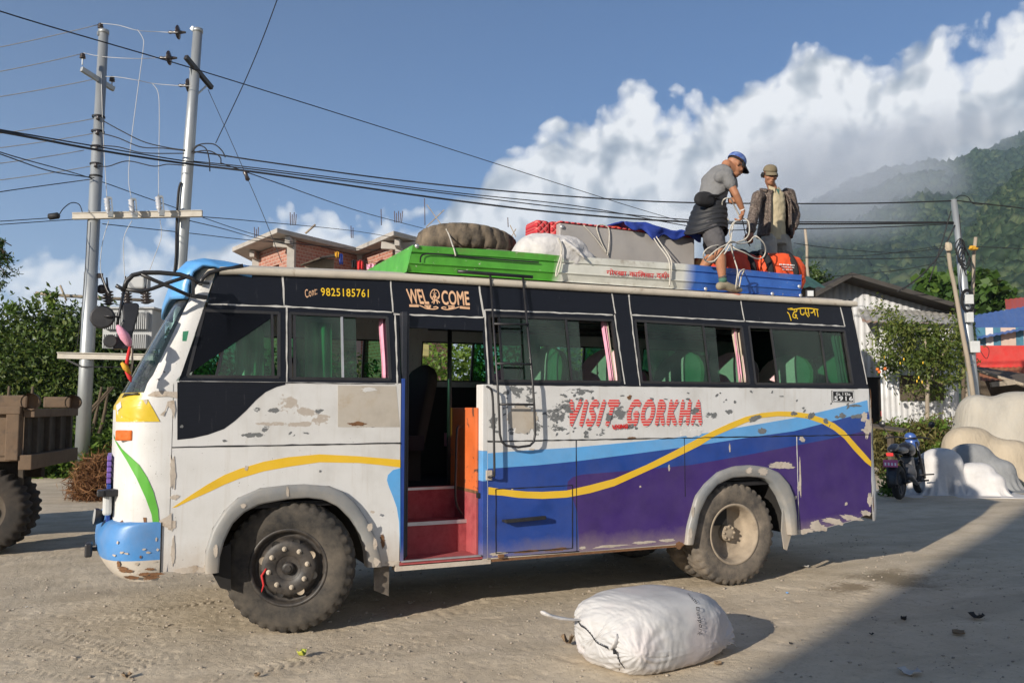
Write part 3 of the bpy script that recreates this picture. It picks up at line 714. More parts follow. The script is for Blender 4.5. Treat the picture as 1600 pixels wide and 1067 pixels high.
def side(X, Z, off=0.0): return Vector((X, YS + (KL * (Z - ZB) if Z > ZB else 0) + off, Z))
def far(X, Z, off=0.0): return Vector((X, YF - (KL * (Z - ZB) if Z > ZB else 0) - off, Z))
def SP(px, py, off=0.0):
    """photo point -> (X, Z) on the bus's near side"""
    p = onY(px, py, YS + off)
    if p.z > ZB:
        d = ray(px, py); t = (YS + off + KL * (CZ - ZB)) / (d.y - KL * d.z); p = CAM + d * t
    return (p.x, p.z)
def SPs(pts, off=0.0): return [SP(a, b, off) for a, b in pts]
def refine(poly, step=.03, jit=0, rg=None):
    out = []
    for i in range(len(poly)):
        a = Vector(poly[i]); b = Vector(poly[(i + 1) % len(poly)]); n = max(1, int((b - a).length / step))
        for j in range(n): out.append(tuple(a.lerp(b, j / n)))
    return out
def flake(cx, cz, rx, rz, rg, n=46, rough=.45, tilt=0.0):
    """ragged outline of a paint flake"""
    ph = rg.random(10) * 2 * PI; am = rg.random(10) * rough; out = []
    for i in range(n):
        a = 2 * PI * i / n; r = 1 + sum(am[q] * math.sin((q + 1) * a + ph[q]) / (q * .55 + 1) for q in range(10)) * .6
        r = max(.18, r) * (1 + .10 * rg.normal()); x, z = rx * r * math.cos(a), rz * r * math.sin(a)
        out.append((cx + x * math.cos(tilt) - z * math.sin(tilt), cz + x * math.sin(tilt) + z * math.cos(tilt)))
    return out
bus = thing('bus', 'white, blue and purple bus with open door, peeling paint and loaded roof', 'bus', (3.6, 7.8, 0))
rb = np.random.default_rng(5)
# ---- lower skin with arches, black shoulder panel, painted bands and peeled patches
arch1 = [(320, 895), (321, 860), (332, 825), (350, 797), (372, 777), (407, 762), (450, 757), (475, 756), (515, 759), (535, 767), (555, 785), (572, 810), (586, 840), (594, 870), (596, 884)]
arch1i = [(341, 893), (343, 868), (350, 843), (362, 818), (380, 800), (405, 787), (450, 779), (480, 777), (505, 780), (530, 792), (550, 812), (562, 835), (570, 860), (572, 885)]
arch2 = [(1069, 850), (1072, 822), (1085, 775), (1100, 755), (1120, 737), (1145, 728), (1170, 726), (1195, 729), (1215, 738), (1230, 755), (1238, 775), (1242, 805), (1243, 834)]
arch2i = [(1080, 850), (1090, 800), (1102, 775), (1117, 757), (1140, 746), (1165, 744), (1190, 746), (1205, 755), (1218, 775), (1228, 800), (1232, 835)]
XD0, XD1 = SP(625.5, 700)[0], SP(762, 700)[0]
body_mats = ['white paint', 'light blue paint', 'dark blue paint', 'purple paint', 'yellow paint', 'bare primer', 'filler', 'black vinyl', 'beige stained panel', 'seam black', 'seam white', 'cream paint', 'front yellow paint', 'green paint', 'rusty wear', 'interior dark']
body = MB()
X0 = SP(268, 700)[0]; ZSILL = .44
def cl(p): return (p[0], p[1])
pa = [(X0, ZB), (X0, .53)] + SPs(arch1[:1]) + SPs(arch1[1:]) + [(XD0, .445), (XD0, ZB)]
body.prism(pa, side, 0, .035, mi=0)
pb = [(XD1, ZB), (XD1, ZSILL)] + SPs(arch2) + SPs(((1285, 826), (1330, 814), (1361, 801))) + [(SP(1361, 720)[0], ZB)]
body.prism(pb, side, 0, .035, mi=0)
def decal(poly, mi, off=-.0016): body.prism(poly, side, off, .004, mi=mi, back=False)
# stripes on the flat side
ylu = [(254, 805), (272, 791), (300, 772), (325, 756), (350, 742), (375, 732), (412, 721), (450, 714), (499, 709.5), (560, 712.5), (625.5, 718)]
yll = [(625.5, 730), (592, 726), (560, 723), (499, 722), (450, 729), (412, 736), (375, 747), (350, 757), (325, 769), (300, 780), (275, 792)]
decal(SPs([(269, 793)] + ylu[1:]) + SPs(yll[:-1]) + SPs([(275, 792)]), 4)
decal(SPs([(625.5, 731), (614, 734), (606, 742), (604.5, 750), (607.5, 760), (614, 776), (620, 793), (623.5, 815), (624.5, 845), (625.5, 862)]), 1)
lb_top = [(762, 708), (828, 703), (895, 699), (960, 693), (1052, 684), (1112, 675), (1170, 665), (1240, 653), (1300, 639), (1355, 625)]
lb_bot = [(1357, 643), (1300, 658), (1240, 673.5), (1165, 684), (1090, 695.5), (990, 709), (895, 721), (840, 726.5), (762, 732)]
bp = [(905, 862), (902, 800), (895, 780), (886, 764), (887, 752), (895, 745), (910, 741), (960, 737), (1020, 732), (1080, 726), (1160, 712), (1240, 696.5), (1300, 685), (1361, 671)]
decal(SPs(lb_top + lb_bot), 1)
low = [(0, 0)]
blue = SPs(list(reversed(lb_bot)) + list(reversed(bp))) + [(SP(905, 862)[0], ZSILL + .012), (XD1, ZSILL + .012)]
decal(blue, 2)
purple = SPs(bp) + SPs(((1361, 801), (1330, 813), (1285, 825), (1244, 832))) + SPs(list(reversed(arch2))) 
purple[-1] = (purple[-1][0], ZSILL + .005)
decal(purple, 3)
yru = [(763, 760.5), (785, 764), (822, 767.5), (847, 768), (885, 766), (922, 757.5), (960, 747.5), (1010, 726), (1052, 705), (1090, 685), (1115, 672.5), (1140, 661), (1165, 651), (1190, 645), (1215, 642.5), (1240, 643), (1262, 646), (1285, 653), (1303, 661), (1319, 673), (1334, 690), (1352, 710), (1361, 720.5)]
yrl = [(1361, 729), (1352, 722), (1334, 703), (1319, 685), (1303, 672), (1285, 662), (1262, 654), (1240, 650.8), (1215, 650), (1190, 652.5), (1165, 660), (1140, 671), (1115, 682), (1095, 695), (1065, 710), (1030, 727), (960, 759), (922, 770), (885, 777), (847, 779), (810, 777.5), (785, 774), (763, 772.5)]
decal(SPs(yru + yrl), 4, -.0032)
decal(SPs([(277, 597), (277, 687), (300, 684.5), (325, 679), (350, 670), (367, 657.5), (385, 641), (400, 625), (415, 612.5), (432, 604.5), (446, 601), (446, 597)]), 7)
decal(SPs([(528, 602), (619, 603), (624.5, 667), (528, 667)]), 8)
# peeled paint: ragged flakes where the photo shows them
def fl(px, py, rx, ry, mi=5, tilt=0.0, rough=.45, off=-.0030):
    if mi in (5, 6) and py < 690 and 380 < px < 1150 and max(rx, ry) >= 4.5: return
    c = SP(px, py); sc = abs(SP(px + 10, py)[0] - c[0]) / 10; sz = abs(SP(px, py + 10)[1] - c[1]) / 10
    decal(flake(c[0], c[1], rx * sc, ry * sz, rb, tilt=tilt, rough=rough), mi, off - .0012 * rb.random())
for q in ((452, 632, 22, 12, 6, -.35, .5), (478, 640, 16, 8, 6, -.4), (503, 655, 14, 7, 6, -.3), (486, 662, 9, 3, 6), (402, 640, 7, 5), (426, 641, 12, 3.4), (497, 642, 9, 5), (398, 679, 20, 6), (412, 672, 6, 8), (383, 658, 5, 3, 6), (455, 679, 8, 5, 5, .5), (475, 678, 8, 2),
          (395, 662, 9, 2), (433, 664, 7, 1.5), (540, 656, 12, 3), (560, 662, 14, 3, 14), (578, 659, 9, 6), (585, 664, 4, 5), (598, 673, 5, 5), (614, 628, 5, 7), (612, 648, 6, 6), (608, 665, 5, 7), (520, 652, 8, 2, 6), (575, 608, 12, 3, 0),
          (270, 740, 4, 26, 6, .06), (272, 776, 6, 4, 6), (268, 820, 7, 7, 6), (270, 860, 3, 20, 6), (300, 890, 22, 6, 6), (330, 884, 8, 9, 6), (612, 879, 10, 4, 6), (598, 845, 3, 10, 14), (284, 666, 3, 2), (445, 662, 22, 2.4, 6), (350, 688, 3, 1.5), (500, 736, 1.5, 1.5), (385, 731, 2.5, 4, 6)): fl(*q)
for q in ((771, 660, 6, 14), (800, 612, 20, 8), (818, 622, 16, 12), (826, 612, 8, 12), (790, 650, 5, 3), (838, 676, 13, 10), (800, 676, 5, 6), (835, 660, 7, 16, 5), (815, 655, 22, 22, 8, 0, .12, -.0022), (865, 655, 6, 8), (858, 642, 5, 3), (868, 637, 7, 3, 5, .8), (876, 652, 5, 5), (868, 672, 9, 4, 5, .3), (882, 665, 5, 4), (890, 668, 5, 3), (880, 640, 3, 6, 5, .9),
          (905, 608, 6, 1.2), (921, 611, 3, 1), (942, 607, 5, 1.6), (912, 615, 5, 1.6), (887, 617, 5, 1.5), (897, 618, 2, 2), (908, 623, 3, 3), (926, 622, 2, 2), (983, 621, 3, 3.5, 14), (972, 618, 3, 1), (970, 645, 11, 16, 5, 0, .5, -.0085), (958, 664, 11, 4, 5, 0, .5, -.0085), (951, 650, 6, 8, 5, 0, .5, -.0085), (976, 655, 8, 10, 5, 0, .5, -.0085), (938, 678, 9, 6), (915, 676, 3, 3), (916, 682, 3, 2), (921, 670, 3, 2), (985, 667, 4, 2), (994, 669, 2, 2),
          (1085, 642, 8, 5, 5, 0, .5, -.0085), (1108, 650, 12, 7), (1120, 650, 8, 4), (1138, 642, 5, 3), (1148, 628, 2, 2), (1018, 623, 2.5, 2), (1075, 623, 3, 1.6), (988, 684, 7, 2, 14), (1082, 676, 16, 6, 0), (1191, 673, 7, 4.5), (1178, 654, 9, 4, 5, .2, .45, -.005), (1240, 645.5, 5, 3, 5, 0, .4, -.005), (1267, 650, 6, 4, 5, .2, .4, -.005), (1289, 658, 4, 4, 5, 0, .4, -.005),
          (1316, 649, 5, 4), (1307, 651, 3, 2), (1336, 633.5, 9, 2), (1338, 650, 10, 3.4), (1351, 652, 5, 7, 6, 0, .6), (1356, 668, 5, 14, 6, 0, .6), (1352, 690 - 17, 4, 3, 6), (1348, 671.5, 3, 1.4, 6), (1253, 686.5, 4, 4, 6), (1222, 727, 20, 5, 6, -.04, .5), (1248, 760, 2, 7, 6), (1243, 777, 1.6, 3, 6), (1322, 787, 2, 2.6, 6),
          (1358, 780, 3.5, 10, 6), (1352, 802, 7, 4.5, 6, -.2), (1330, 809, 15, 4, 6, -.22), (1305, 815, 15, 4.5, 6, -.2), (1278, 823, 14, 6, 6, -.12), (1258, 829, 12, 4, 6), (1275, 817, 4, 4, 6), (910, 856, 5, 2, 6), (1010, 847, 16, 2.2, 6), (1045, 844, 12, 2, 6), (950, 853, 22, 2, 6), (870, 858, 18, 2.4, 14), (820, 861, 18, 2, 14), (780, 864, 12, 3, 6), (1062, 850, 6, 5, 14),
          (830, 702, 4, 1.5, 6), (1000, 760, 1.4, 1.4, 6), (1045, 730, 1.2, 5, 6), (1140, 700, 1.0, 6, 6), (800, 764, 1.6, 1.2, 6), (1160, 735, 1.5, 1.5, 6), (1250, 745, 1.2, 30, 6, 0, .2)): fl(*q)
for q in range(70):
    px = rb.uniform(860, 905) if q < 26 else (rb.uniform(775, 850) if q < 44 else rb.uniform(1000, 1330)); py = rb.uniform(608, 680) if q < 44 else rb.uniform(612, 668)
    fl(px, py, rb.uniform(.8, 3.2), rb.uniform(.6, 1.8), 5, rb.uniform(-.5, 1), .6)
def line(a, b, w, mi, off=-.0045, m=side, mb=None):
    a = Vector(a); b = Vector(b); d = (b - a).normalized(); nrm = Vector((-d.y, d.x)) * w / 2
    poly = []
    n = max(2, int((b - a).length / .06))
    up = [(a.lerp(b, i / n) + nrm * (1 + .35 * rb.normal())) for i in range(n + 1)]; dn = [(a.lerp(b, i / n) - nrm * (1 + .35 * rb.normal())) for i in range(n, -1, -1)]
    (mb or body).prism([tuple(p) for p in dn[::-1] + up[::-1]], m, off, .004, mi=mi, back=False)
ZS = 1.409
line((X0, ZS), (XD0, ZS), .009, 9); line((XD1, ZS), (7.14, ZS), .009, 9)
for px in (900, 1069, 1245):
    zlo = {900: ZSILL + .01, 1069: SP(1069, 728)[1] - .0, 1245: SP(1245, 832)[1]}[px]
    if px == 1069: line((SP(px, 690)[0], ZS), (SP(px, 690)[0], SP(1085, 775)[1]), .004, 15)
    elif px == 900: line((SP(px, 700)[0], ZS), (SP(px, 700)[0], zlo), .005, 15)
    else: line((SP(px, 700)[0], ZS), (SP(px, 700)[0], zlo), .006, 10)
# sill under the door and along the bottom
body.box(((XD0 + XD1) / 2, YS + .05, .425), (XD1 - XD0 + .06, .10, .045), 6)
body.box(((XD1 + 4.75) / 2, YS + .02, .43), (4.75 - XD1, .03, .03), 14)
# ---- upper skin: windows cut out
W = [[(319, 485), (436, 489), (436, 589), (293, 588)], [(455, 489.5), (605, 496), (610, 592.5), (454, 591)], [(764, 493), (957, 500.5), (969.5, 596.5), (771, 595)],
     [(992.5, 501), (1159, 511), (1171, 599), (1002.5, 597)], [(1170, 510.5), (1319.5, 517), (1333, 600), (1181, 599.5)]]
Wm = [SPs(q) for q in W]
Wm[1] = [(Wm[1][3][0] + .0, Wm[1][0][1]), Wm[1][1], Wm[1][2], Wm[1][3]]
def zcl(p, lo): return (p[0], max(p[1], lo))
Wm = [[zcl(p, ZB + .02) for p in q] for q in Wm]
up_top = [(339, 427), (352, 424.5), (435, 424), (510, 428), (610, 434.5), (757, 442), (957, 453), (1150, 467), (1331, 479.5)]
XDT0, XDT1 = SP(617, 513)[0], SP(755, 514.5)[0]; ZDT = SP(690, 514)[1]
dl = [(XD0, ZB), (XD0, ZDT), (XD1 - .01, ZDT), (XD1, ZB)]
XR = SP(1361, 640)[0]; XRT = SP(1331, 480)[0]
uo = [(SP(279, 600)[0], ZB)] + dl + [(XR - .03, ZB), (XRT, SP(1331, 480)[1])] + SPs(list(reversed(up_top))[1:]) + SPs([(330, 451), (325, 474)])
body.prism(uo, side, 0, .03, holes=Wm, mi=7)
# white seams of the black band
for a, b in (((325, 475), (445, 479)), ((445, 479), (612, 488)), ((448, 480), (448, 600)), ((441, 425), (444, 478)), ((610, 435), (614, 488)), ((615, 491), (755, 496)), ((748, 444), (756, 496)), ((757, 484), (957, 492)), ((757, 484), (764, 600)), ((955, 453), (961, 490)), ((960, 492), (976, 600)), ((982, 460), (1000, 604)), ((985, 492), (1163, 502)), ((1157, 469), (1163, 501)), ((1165, 502), (1320, 510)), ((1313, 480), (1320, 510)), ((1331, 480), (1355, 600)), ((617, 492), (621, 600)), ((280, 596), (617, 600)), ((770, 601), (1340, 607))):
    line(SP(*a), SP(*b), .011 if a[1] < 590 else .006, 10 if a[1] < 590 else 9, -.003)
# ---- jamb behind the door, painted through
jm = MB()
for (z0, z1, mi) in ((ZSILL, 1.08, 2), (1.08, 1.33, 1), (1.33, ZB, 0)):
    jm.box((XD1 - .022, YS + .075, (z0 + z1) / 2), (.044, .146, z1 - z0), mi)
jm.build('door_jamb', ['white paint', 'light blue paint', 'dark blue paint'], bus, bevel=.004)
# ---- far side
fo = [(.36, .50), (7.12, .62), (7.12, ZB), (XRT, 2.76), (.66, 2.70), (.36, ZB)]
fh = []
for (a, b) in ((.62, 1.72), (1.86, 2.78), (2.95, 4.15), (4.35, 5.55), (5.75, 6.75)): fh.append([(a, 1.97), (b, 1.97), (b, 2.40), (a + (.12 if a < 1 else 0), 2.40)])
body.prism(list(reversed(fo)), far, 0, .03, holes=fh, mi=0)
# ---- roof with gutter
gz0 = lambda X: np.interp(X, [.62, .75, 1.2, 2, 7.2], [2.69, 2.705, 2.715, 2.735, 2.762])
def yroof(Z): return YS + KL * (Z - ZB)
gt = MB()
def gut(u, v):
    X = .66 + (XRT + .06 - .66) * u; z = gz0(X); prof_ = [(.03, 0), (-.022, 0), (-.026, .035), (-.012, .058), (.03, .066), (.09, .075), (.3, .12), (1.0, .17)]
    p = prof_[int(round(v * 7))]; return Vector((X, yroof(z) + p[0], z + p[1] * (1 if p[0] < .2 else 1)))
body.grid(gut, 40, 7, 11, True)
def gut2(u, v):
    X = .66 + (XRT + .06 - .66) * u; z = gz0(X); y0, z0 = yroof(z) + 1.0, z + .17; y1 = YF - KL * (2.73 - ZB)
    pr = [(y0, z0), (y1 - .3, z + .12), (y1, z + .06), (y1 + .03, z)]; q = pr[int(round(v * 3))]; return Vector((X, q[0], q[1]))
body.grid(gut2, 40, 3, 11, True)
body.box(((.66 + 7.1) / 2, (YS + YF) / 2, 2.66), (6.3, 1.75, .02), 15)      # ceiling
# ---- rear: rounded corner and back wall
def rear(u, v):
    Z = .52 + (2.84 - .52) * v; lean = max(0, Z - 1.75) * .30 + max(0, 1.75 - Z) * -.02; y_in = max(0, Z - ZB) * KL
    if Z < .62: lean += (.62 - Z) * .6
    xe = np.interp(Z, [.5, ZB, 2.76], [7.135, 7.10, XRT])
    pts = [(xe, YS), (xe + .05, YS + .005), (xe + .10, YS + .045), (xe + .13, YS + .13), (xe + .15, YS + .35), (xe + .17, (YS + YF) / 2)]
    pts = pts + [(x, YS + YF - y) for x, y in reversed(pts[:-1])]
    n = len(pts) - 1; x, y = pts[int(round(u * n))]; ym = (YS + YF) / 2
    y = ym + (y - ym) * (1 - y_in / (ym - YS))
    bulge = .012 * math.sin(min(1, max(0, (Z - .75) / .25)) * PI) if Z < 1 else 0
    return Vector((x + (-lean + .0) * min(1, (x - xe) / .1) * .45 + bulge, y, Z))
def rear_m(i, j):
    z = .52 + 2.32 * (j + .5) / 40
    return 7 if z > ZB - .02 + (.10 if i > 1 else 0) else 0
body.grid(rear, 10, 40, 0, True, rear_m)
# peeled strips on the rear corner
def rearpt(X, Z, off): 
    t = min(1, max(0, (X - 7.12) / .2)); return Vector((7.137 + .10 * t, YS + .045 * t * t - .004 - .002 * t, Z))
for (z, h, x, wd, mi) in ((1.78, .10, 7.16, .02, 14), (1.60, .16, 7.15, .016, 6), (1.40, .14, 7.19, .02, 5), (1.25, .2, 7.14, .008, 6), (1.68, .1, 7.145, .012, 6), (.72, .1, 7.14, .01, 14), (1.52, .05, 7.2, .02, 14)):
    body.prism(flake(x, z, wd, h, rb, rough=.5), rearpt, 0, .01, mi=mi, back=False, side=False)
# ---- front: one wrapped shell, lower cowl white, upper part pillar and windscreen
ZF0, ZF1 = .86, 2.74
def xfront(Z): return -.03 if Z < 1.70 else (-.03 + (Z - 1.70) * .05 / .1 if Z < 1.80 else .02 + (Z - 1.80) * .50)
def xstart(Z): return np.interp(Z, [0, ZB, ZB + .02, 2.55, 2.74], [X0 + .004, X0 + .004, SP(280, 594)[0] + .004, SP(325, 474)[0] + .004, SP(338, 428)[0] + .004])
PLAN = [(1.0, 0), (.82, .0), (.62, .012), (.42, .04), (.25, .095), (.13, .17), (.05, .28), (.0, .5), (-.02, .8), (-.03, 1.125)]
PLAN = PLAN + [(x, 2.25 - y) for x, y in reversed(PLAN[:-1])]
def front(u, v, za=ZF0, zb=ZF1):
    Z = za + (zb - za) * v; a, y = PLAN[int(round(u * (len(PLAN) - 1)))]; xs, xf = xstart(Z), xfront(Z)
    ym = 1.125; yi = max(0, Z - ZB) * KL; y = ym + (y - ym) * (1 - yi / ym)
    return Vector((xf + (xs - xf) * a, YS + y, Z))
NF = len(PLAN) - 1
def fm(i, j):
    z = ZF0 + (ZF1 - ZF0) * (j + .5) / 60
    if z < 1.66: return 0
    if z < 1.80: return 12 if 2 < i < NF - 2 else 0
    if z > 2.66: return 11
    return 0
fs = MB(); 
keep = MB(); keep.grid(front, NF, 60, 0, True, fm)
wsc = MB()
for f, mi, s_ in zip(keep.f, keep.m, keep.s):
    zc = sum(keep.v[q][2] for q in f) / 4; i = min(q // 61 for q in f)
    is_glass = 1.80 < zc < 2.64 and 3 <= i < NF - 3
    tgt = wsc if is_glass else body
    tgt.add([keep.v[q] for q in f], [(0, 1, 2, 3)], 0 if is_glass else mi, True)
wsc.build('windscreen', 'windscreen', bus, merge=True)
def fpt(X, Z, off):                      # a point of the front shell by plan position (X measured as at the given height)
    xs, xf = xstart(Z), xfront(Z); a = (X - xf) / (xs - xf); A = [p[0] for p in PLAN[:9]][::-1]; Yv = [p[1] for p in PLAN[:9]][::-1]
    y = np.interp(a, A, Yv); return Vector((X + off * .8 * (1 - a), YS + y + off * (.3 + .7 * a), Z))
def FP(px, py):                          # photo point -> (X, Z) on the shell
    Y = YS + .03
    for _ in range(6):
        p = onY(px, py, Y); xs, xf = xstart(p.z), xfront(p.z); a = (p.x - xf) / (xs - xf); Y = YS + np.interp(a, [q[0] for q in PLAN[:9]][::-1], [q[1] for q in PLAN[:9]][::-1])
    return (p.x, p.z)
def fdecal(pts, mi, off=-.006): body.prism(refine([FP(*p) for p in pts], .05), fpt, off, .01, mi=mi, back=False, side=False, split=3)
fdecal([(182, 634), (190, 628), (206, 625), (231, 624), (240, 640), (250, 658.5), (182, 658.5)], 12)
fdecal([(183, 633), (190, 627), (191, 636), (186, 641), (184, 642)], 0, -.009); fdecal([(224, 625), (231, 623), (231, 628), (229, 632)], 6, -.009)
fdecal([(177.5, 676), (181, 687), (191, 701), (205, 714), (218, 726), (230, 745), (240, 768), (247, 795), (249, 823), (240, 824), (237, 803), (228, 778), (214, 747), (198, 718), (185, 697), (179, 684)], 13)
fdecal([(250, 648), (258, 641), (262, 627), (272, 625), (274, 640), (271, 655), (268, 640), (262, 634), (256, 650)], 6)
fdecal([(230, 618), (240, 612), (252, 610), (268, 612), (277, 612), (277, 622), (262, 619), (245, 620)], 6)
fdecal([(262, 806), (268, 800), (268, 826), (256, 822), (249, 818), (249, 813)], 6)
fdecal([(188, 815), (192, 812), (194, 818), (189, 821)], 14); fdecal([(224, 808), (229, 808), (229, 820), (226, 822)], 14)
for a, b in (((250.5, 660), (250.5, 893)),): pass
for (x, y) in ((257, 581), (248, 593), (266, 516)): fdecal([(x - 2, y - 1.5), (x + 1, y - 1), (x + 2, y + .5), (x, y + 1.5)], 5)
# lower front quarter below the belt, beside the bumper seam
def lowq(u, v):
    Z = .53 + (.87 - .53) * v; X = .305 + (X0 - .305) * u; return Vector((X, YS + .002 * (1 - u), Z))
body.grid(lowq, 3, 4, 0, True)
body.build('body', body_mats, bus, merge=True)
# bumper: blue over white, wrapped round the front
bp_ = MB(); bx = FP(250, 860)[0]
BPL = [(1.0, 0), (.75, .0), (.55, .012), (.36, .045), (.2, .11), (.08, .22), (.0, .42), (-.03, .75), (-.04, 1.125)]; BPL = BPL + [(x, 2.25 - y) for x, y in reversed(BPL[:-1])]
def bump(u, v):
    prof_ = [(.10, .885), (.02, .872), (.0, .85), (-.035, .78), (-.045, .70), (-.03, .62), (.03, .535), (.07, .49), (.12, .47)]
    o, Z = prof_[int(round(v * 8))]; a, y = BPL[int(round(u * (len(BPL) - 1)))]
    xf = -.085 + o; xs = bx; return Vector((xf + (xs - xf) * a, YS + y - .006 + (.03 if v > .8 else 0) * a, Z))
bp_.grid(bump, len(BPL) - 1, 8, 0, True, lambda i, j: 0 if j < 5 else 1)
for q in ((.20, .67), (.05, .69), (.0, .70), (.14, .70)):
    pass
mat('bumper blue paint', (.055, .22, .50), .4, .15, 4, .08, 40, spec=.45, dust=.25, chips=.09, chipcol=(.42, .36, .3), chipscale=28); mat('bumper white paint', (.46, .42, .36), .55, .2, 4, .15, 40, dust=.4, col2=(.25, .16, .09), c2lo=.60, c2hi=.68, c2scale=8, chips=.1, chipcol=(.14, .09, .06), chipscale=25)
bmp = bp_.build('bumper', ['bumper blue paint', 'bumper white paint'], bus, sub=1)
bs = MB(); bs.box((bx + .006, YS + .004, .70), (.008, .02, .36), 0); bs.build('seam', 'seam black', bus)
# rust on the bumper edge
rs = MB()
def bumpt(X, Z, off):
    xf = -.085 + np.interp(Z, [.49, .535, .62, .70, .78, .85], [.07, .03, -.03, -.045, -.035, .0]); a = (X - xf) / (bx - xf)
    return Vector((X, YS - .0105 + np.interp(a, [p[0] for p in BPL[:8]][::-1], [p[1] for p in BPL[:8]][::-1]), Z))
for (x, z, rx, rz, mi) in ((.28, .52, .05, .012, 0), (.2, .525, .04, .012, 0), (.10, .55, .03, .012, 0), (.05, .68, .012, .008, 1), (.08, .675, .014, .006, 1), (.0, .66, .01, .008, 1), (.22, .675, .014, .008, 1), (.19, .70, .012, .006, 1), (.28, .69, .008, .01, 1), (.24, .56, .03, .008, 0), (.03, .6, .01, .025, 0), (.15, .60, .012, .01, 1), (.26, .61, .02, .006, 1), (.06, .56, .03, .02, 0), (.12, .505, .05, .012, 0), (.25, .50, .05, .012, 0), (.17, .645, .006, .012, 0), (.02, .75, .006, .01, 1), (.27, .76, .006, .014, 1)):
    rs.prism(flake(x, z, rx, rz, rb), bumpt, 0, .01, mi=mi, back=False, side=False)
rs.build_islands('rust_patch', ['rusty wear', 'filler'], bmp)
# grille, headlamp, indicator, small lamps on the front
gr = MB()
for q in range(5): gr.box((-.052, YS + .62, 1.32 - q * .042), (.03, .5, .034), 0)
gr.box((-.05, YS + .62, 1.10), (.03, .5, .06), 1); gr.box((-.05, YS + .62, 1.02), (.03, .5, .04), 1)
gr.box((-.048, YS + .5, .96), (.03, .34, .22), 1); gr.build('grille', ['grille purple', 'dark blue paint'], bus, bevel=.006)
hl = MB(); hl.box((-.055, YS + .32, 1.0), (.06, .16, .17), 0); hl.build('headlamp', ['lamp lens'], bus, bevel=.02)
gm = MB(); gm.box((-.03, YS + .24, 1.08), (.12, .1, .05), 0); gm.box((-.10, YS + .24, 1.08), (.05, .12, .045), 0); gm.build('lamp_bracket', 'black metal', bus, bevel=.01)
ind = MB(); c = FP(197, 680); p = fpt(c[0], c[1], -.015); ind.box(p, (.125, .04, .075), 0, Matrix.Rotation(-.5, 3, 'Z')); ind.build('indicator', 'orange lens', bus, bevel=.01)
for (x, y, z, r) in ((-.13, YS + .38, .90, .06), ):
    fl_ = MB(); fl_.lathe([(0, -.06), (r * .6, -.055), (r, -.01), (r, .01)], (x, y, z), (-1, -.15, .1), 20, 0); fl_.lathe([(0, .012), (r * .94, .011)], (x, y, z), (-1, -.15, .1), 20, 1); fl_.build('fog_lamp', ['black metal', 'lamp lens'], bus)
tb = MB(); tb.box((-.17, YS + .42, .66), (.05, .14, .1), 0); tb.box((-.1, YS + .42, .66), (.12, .03, .03), 0); tb.build('bumper_guard', 'black metal', bus, bevel=.012)
# sun visor over the windscreen
vs_ = MB()
def visor(u, v):
    tt = u; y = YS + .05 + 2.15 * tt; e = min(tt, 1 - tt) * 2; yy = YS + .115 + (2.25 - .23) * tt
    drop = .0 if e > .25 else (1 - e / .25) ** 2
    pr = [(.90, 2.80), (.72, 2.825), (.56, 2.835), (.44, 2.80), (.37, 2.72), (.335, 2.60), (.33, 2.5)]
    f = v * 6; i = min(5, int(f)); q = f - i; x = pr[i][0] + (pr[i + 1][0] - pr[i][0]) * q; z = pr[i][1] + (pr[i + 1][1] - pr[i][1]) * q
    dz = -.10 * drop * max(0, min(1, (x - .34) / .3)) * (1 if v < .75 else .4)
    dx = .10 * drop * (1 if v > .4 else v / .4)
    return Vector((x + dx, yy, z + dz + .045 * math.sin(tt * PI)))
vs_.grid(visor, 24, 18, 0, True); vs_.build('sun_visor', 'visor blue paint', bus, solid=-.018)
vl = MB(); pts = SPs([(379, 416), (362, 420), (345, 422), (326, 427), (316, 436), (312, 446)], .0)
vl.tube([side(x, z, -.02) for x, z in pts], .018, 6); vl.build('visor_edge', 'black metal', bus)
# ---- windows: frame, sliding panes, curtain
def panes_for(idx, frame_px, panes):
    wf = MB(); q = Wm[idx]; n = 4
    for i in range(4): 
        a, b = q[i], q[(i + 1) % 4]; wf.bar(side(a[0], a[1], .012), side(b[0], b[1], .012), .022, .03, 0, (0, 1, 0))
    for (a, b) in frame_px: wf.bar(side(*SP(*a), .010), side(*SP(*b), .010), .018, .02, 1 if a[0] in (534, 346) else 0, (0, 1, 0))
    o = wf.build('window', ['black metal', 'silver'], bus)
    for j, pp in enumerate(panes):
        pb_ = MB(); pb_.prism([(a, b) for a, b in reversed([zcl(t, ZB + .02) for t in SPs(pp)])], side, .012 + .012 * j, .016 + .012 * j, mi=0); pb_.build('glass_pane', 'tinted pane', o)
        for e in ((pp[0], pp[3]),):
            fb = MB(); fb.bar(side(*SP(*e[0]), .010 + .012 * j), side(*zcl(SP(*e[1]), ZB + .02), .010 + .012 * j), .02, .014, 0, (0, 1, 0)); fb.build('pane_edge', 'black metal', o)
    return o
panes_for(0, [((425, 489), (427, 589))], [[(363, 487), (428, 489), (428, 589), (338, 589)]])
panes_for(1, [((534, 493), (536, 592))], [[(460, 491), (535, 493), (536, 592), (461, 591)], [(536, 493), (557, 494), (559, 592), (536, 592)]])
panes_for(2, [((884, 498), (894, 595))], [[(780, 493), (887, 499), (895, 595), (786, 595)], [(886, 499), (906, 500), (913, 596), (895, 596)]])
panes_for(3, [((1099, 508), (1110, 598))], [[(1009, 502), (1102, 507), (1112, 598), (1018, 597)], [(1100, 507), (1120, 509), (1128, 599), (1110, 599)]])
panes_for(4, [((1282, 515), (1294, 600))], [[(1205, 513), (1283, 516), (1295, 600), (1217, 600)], [(1283, 515), (1317, 517), (1330, 600), (1295, 600)]])
wo = MB()
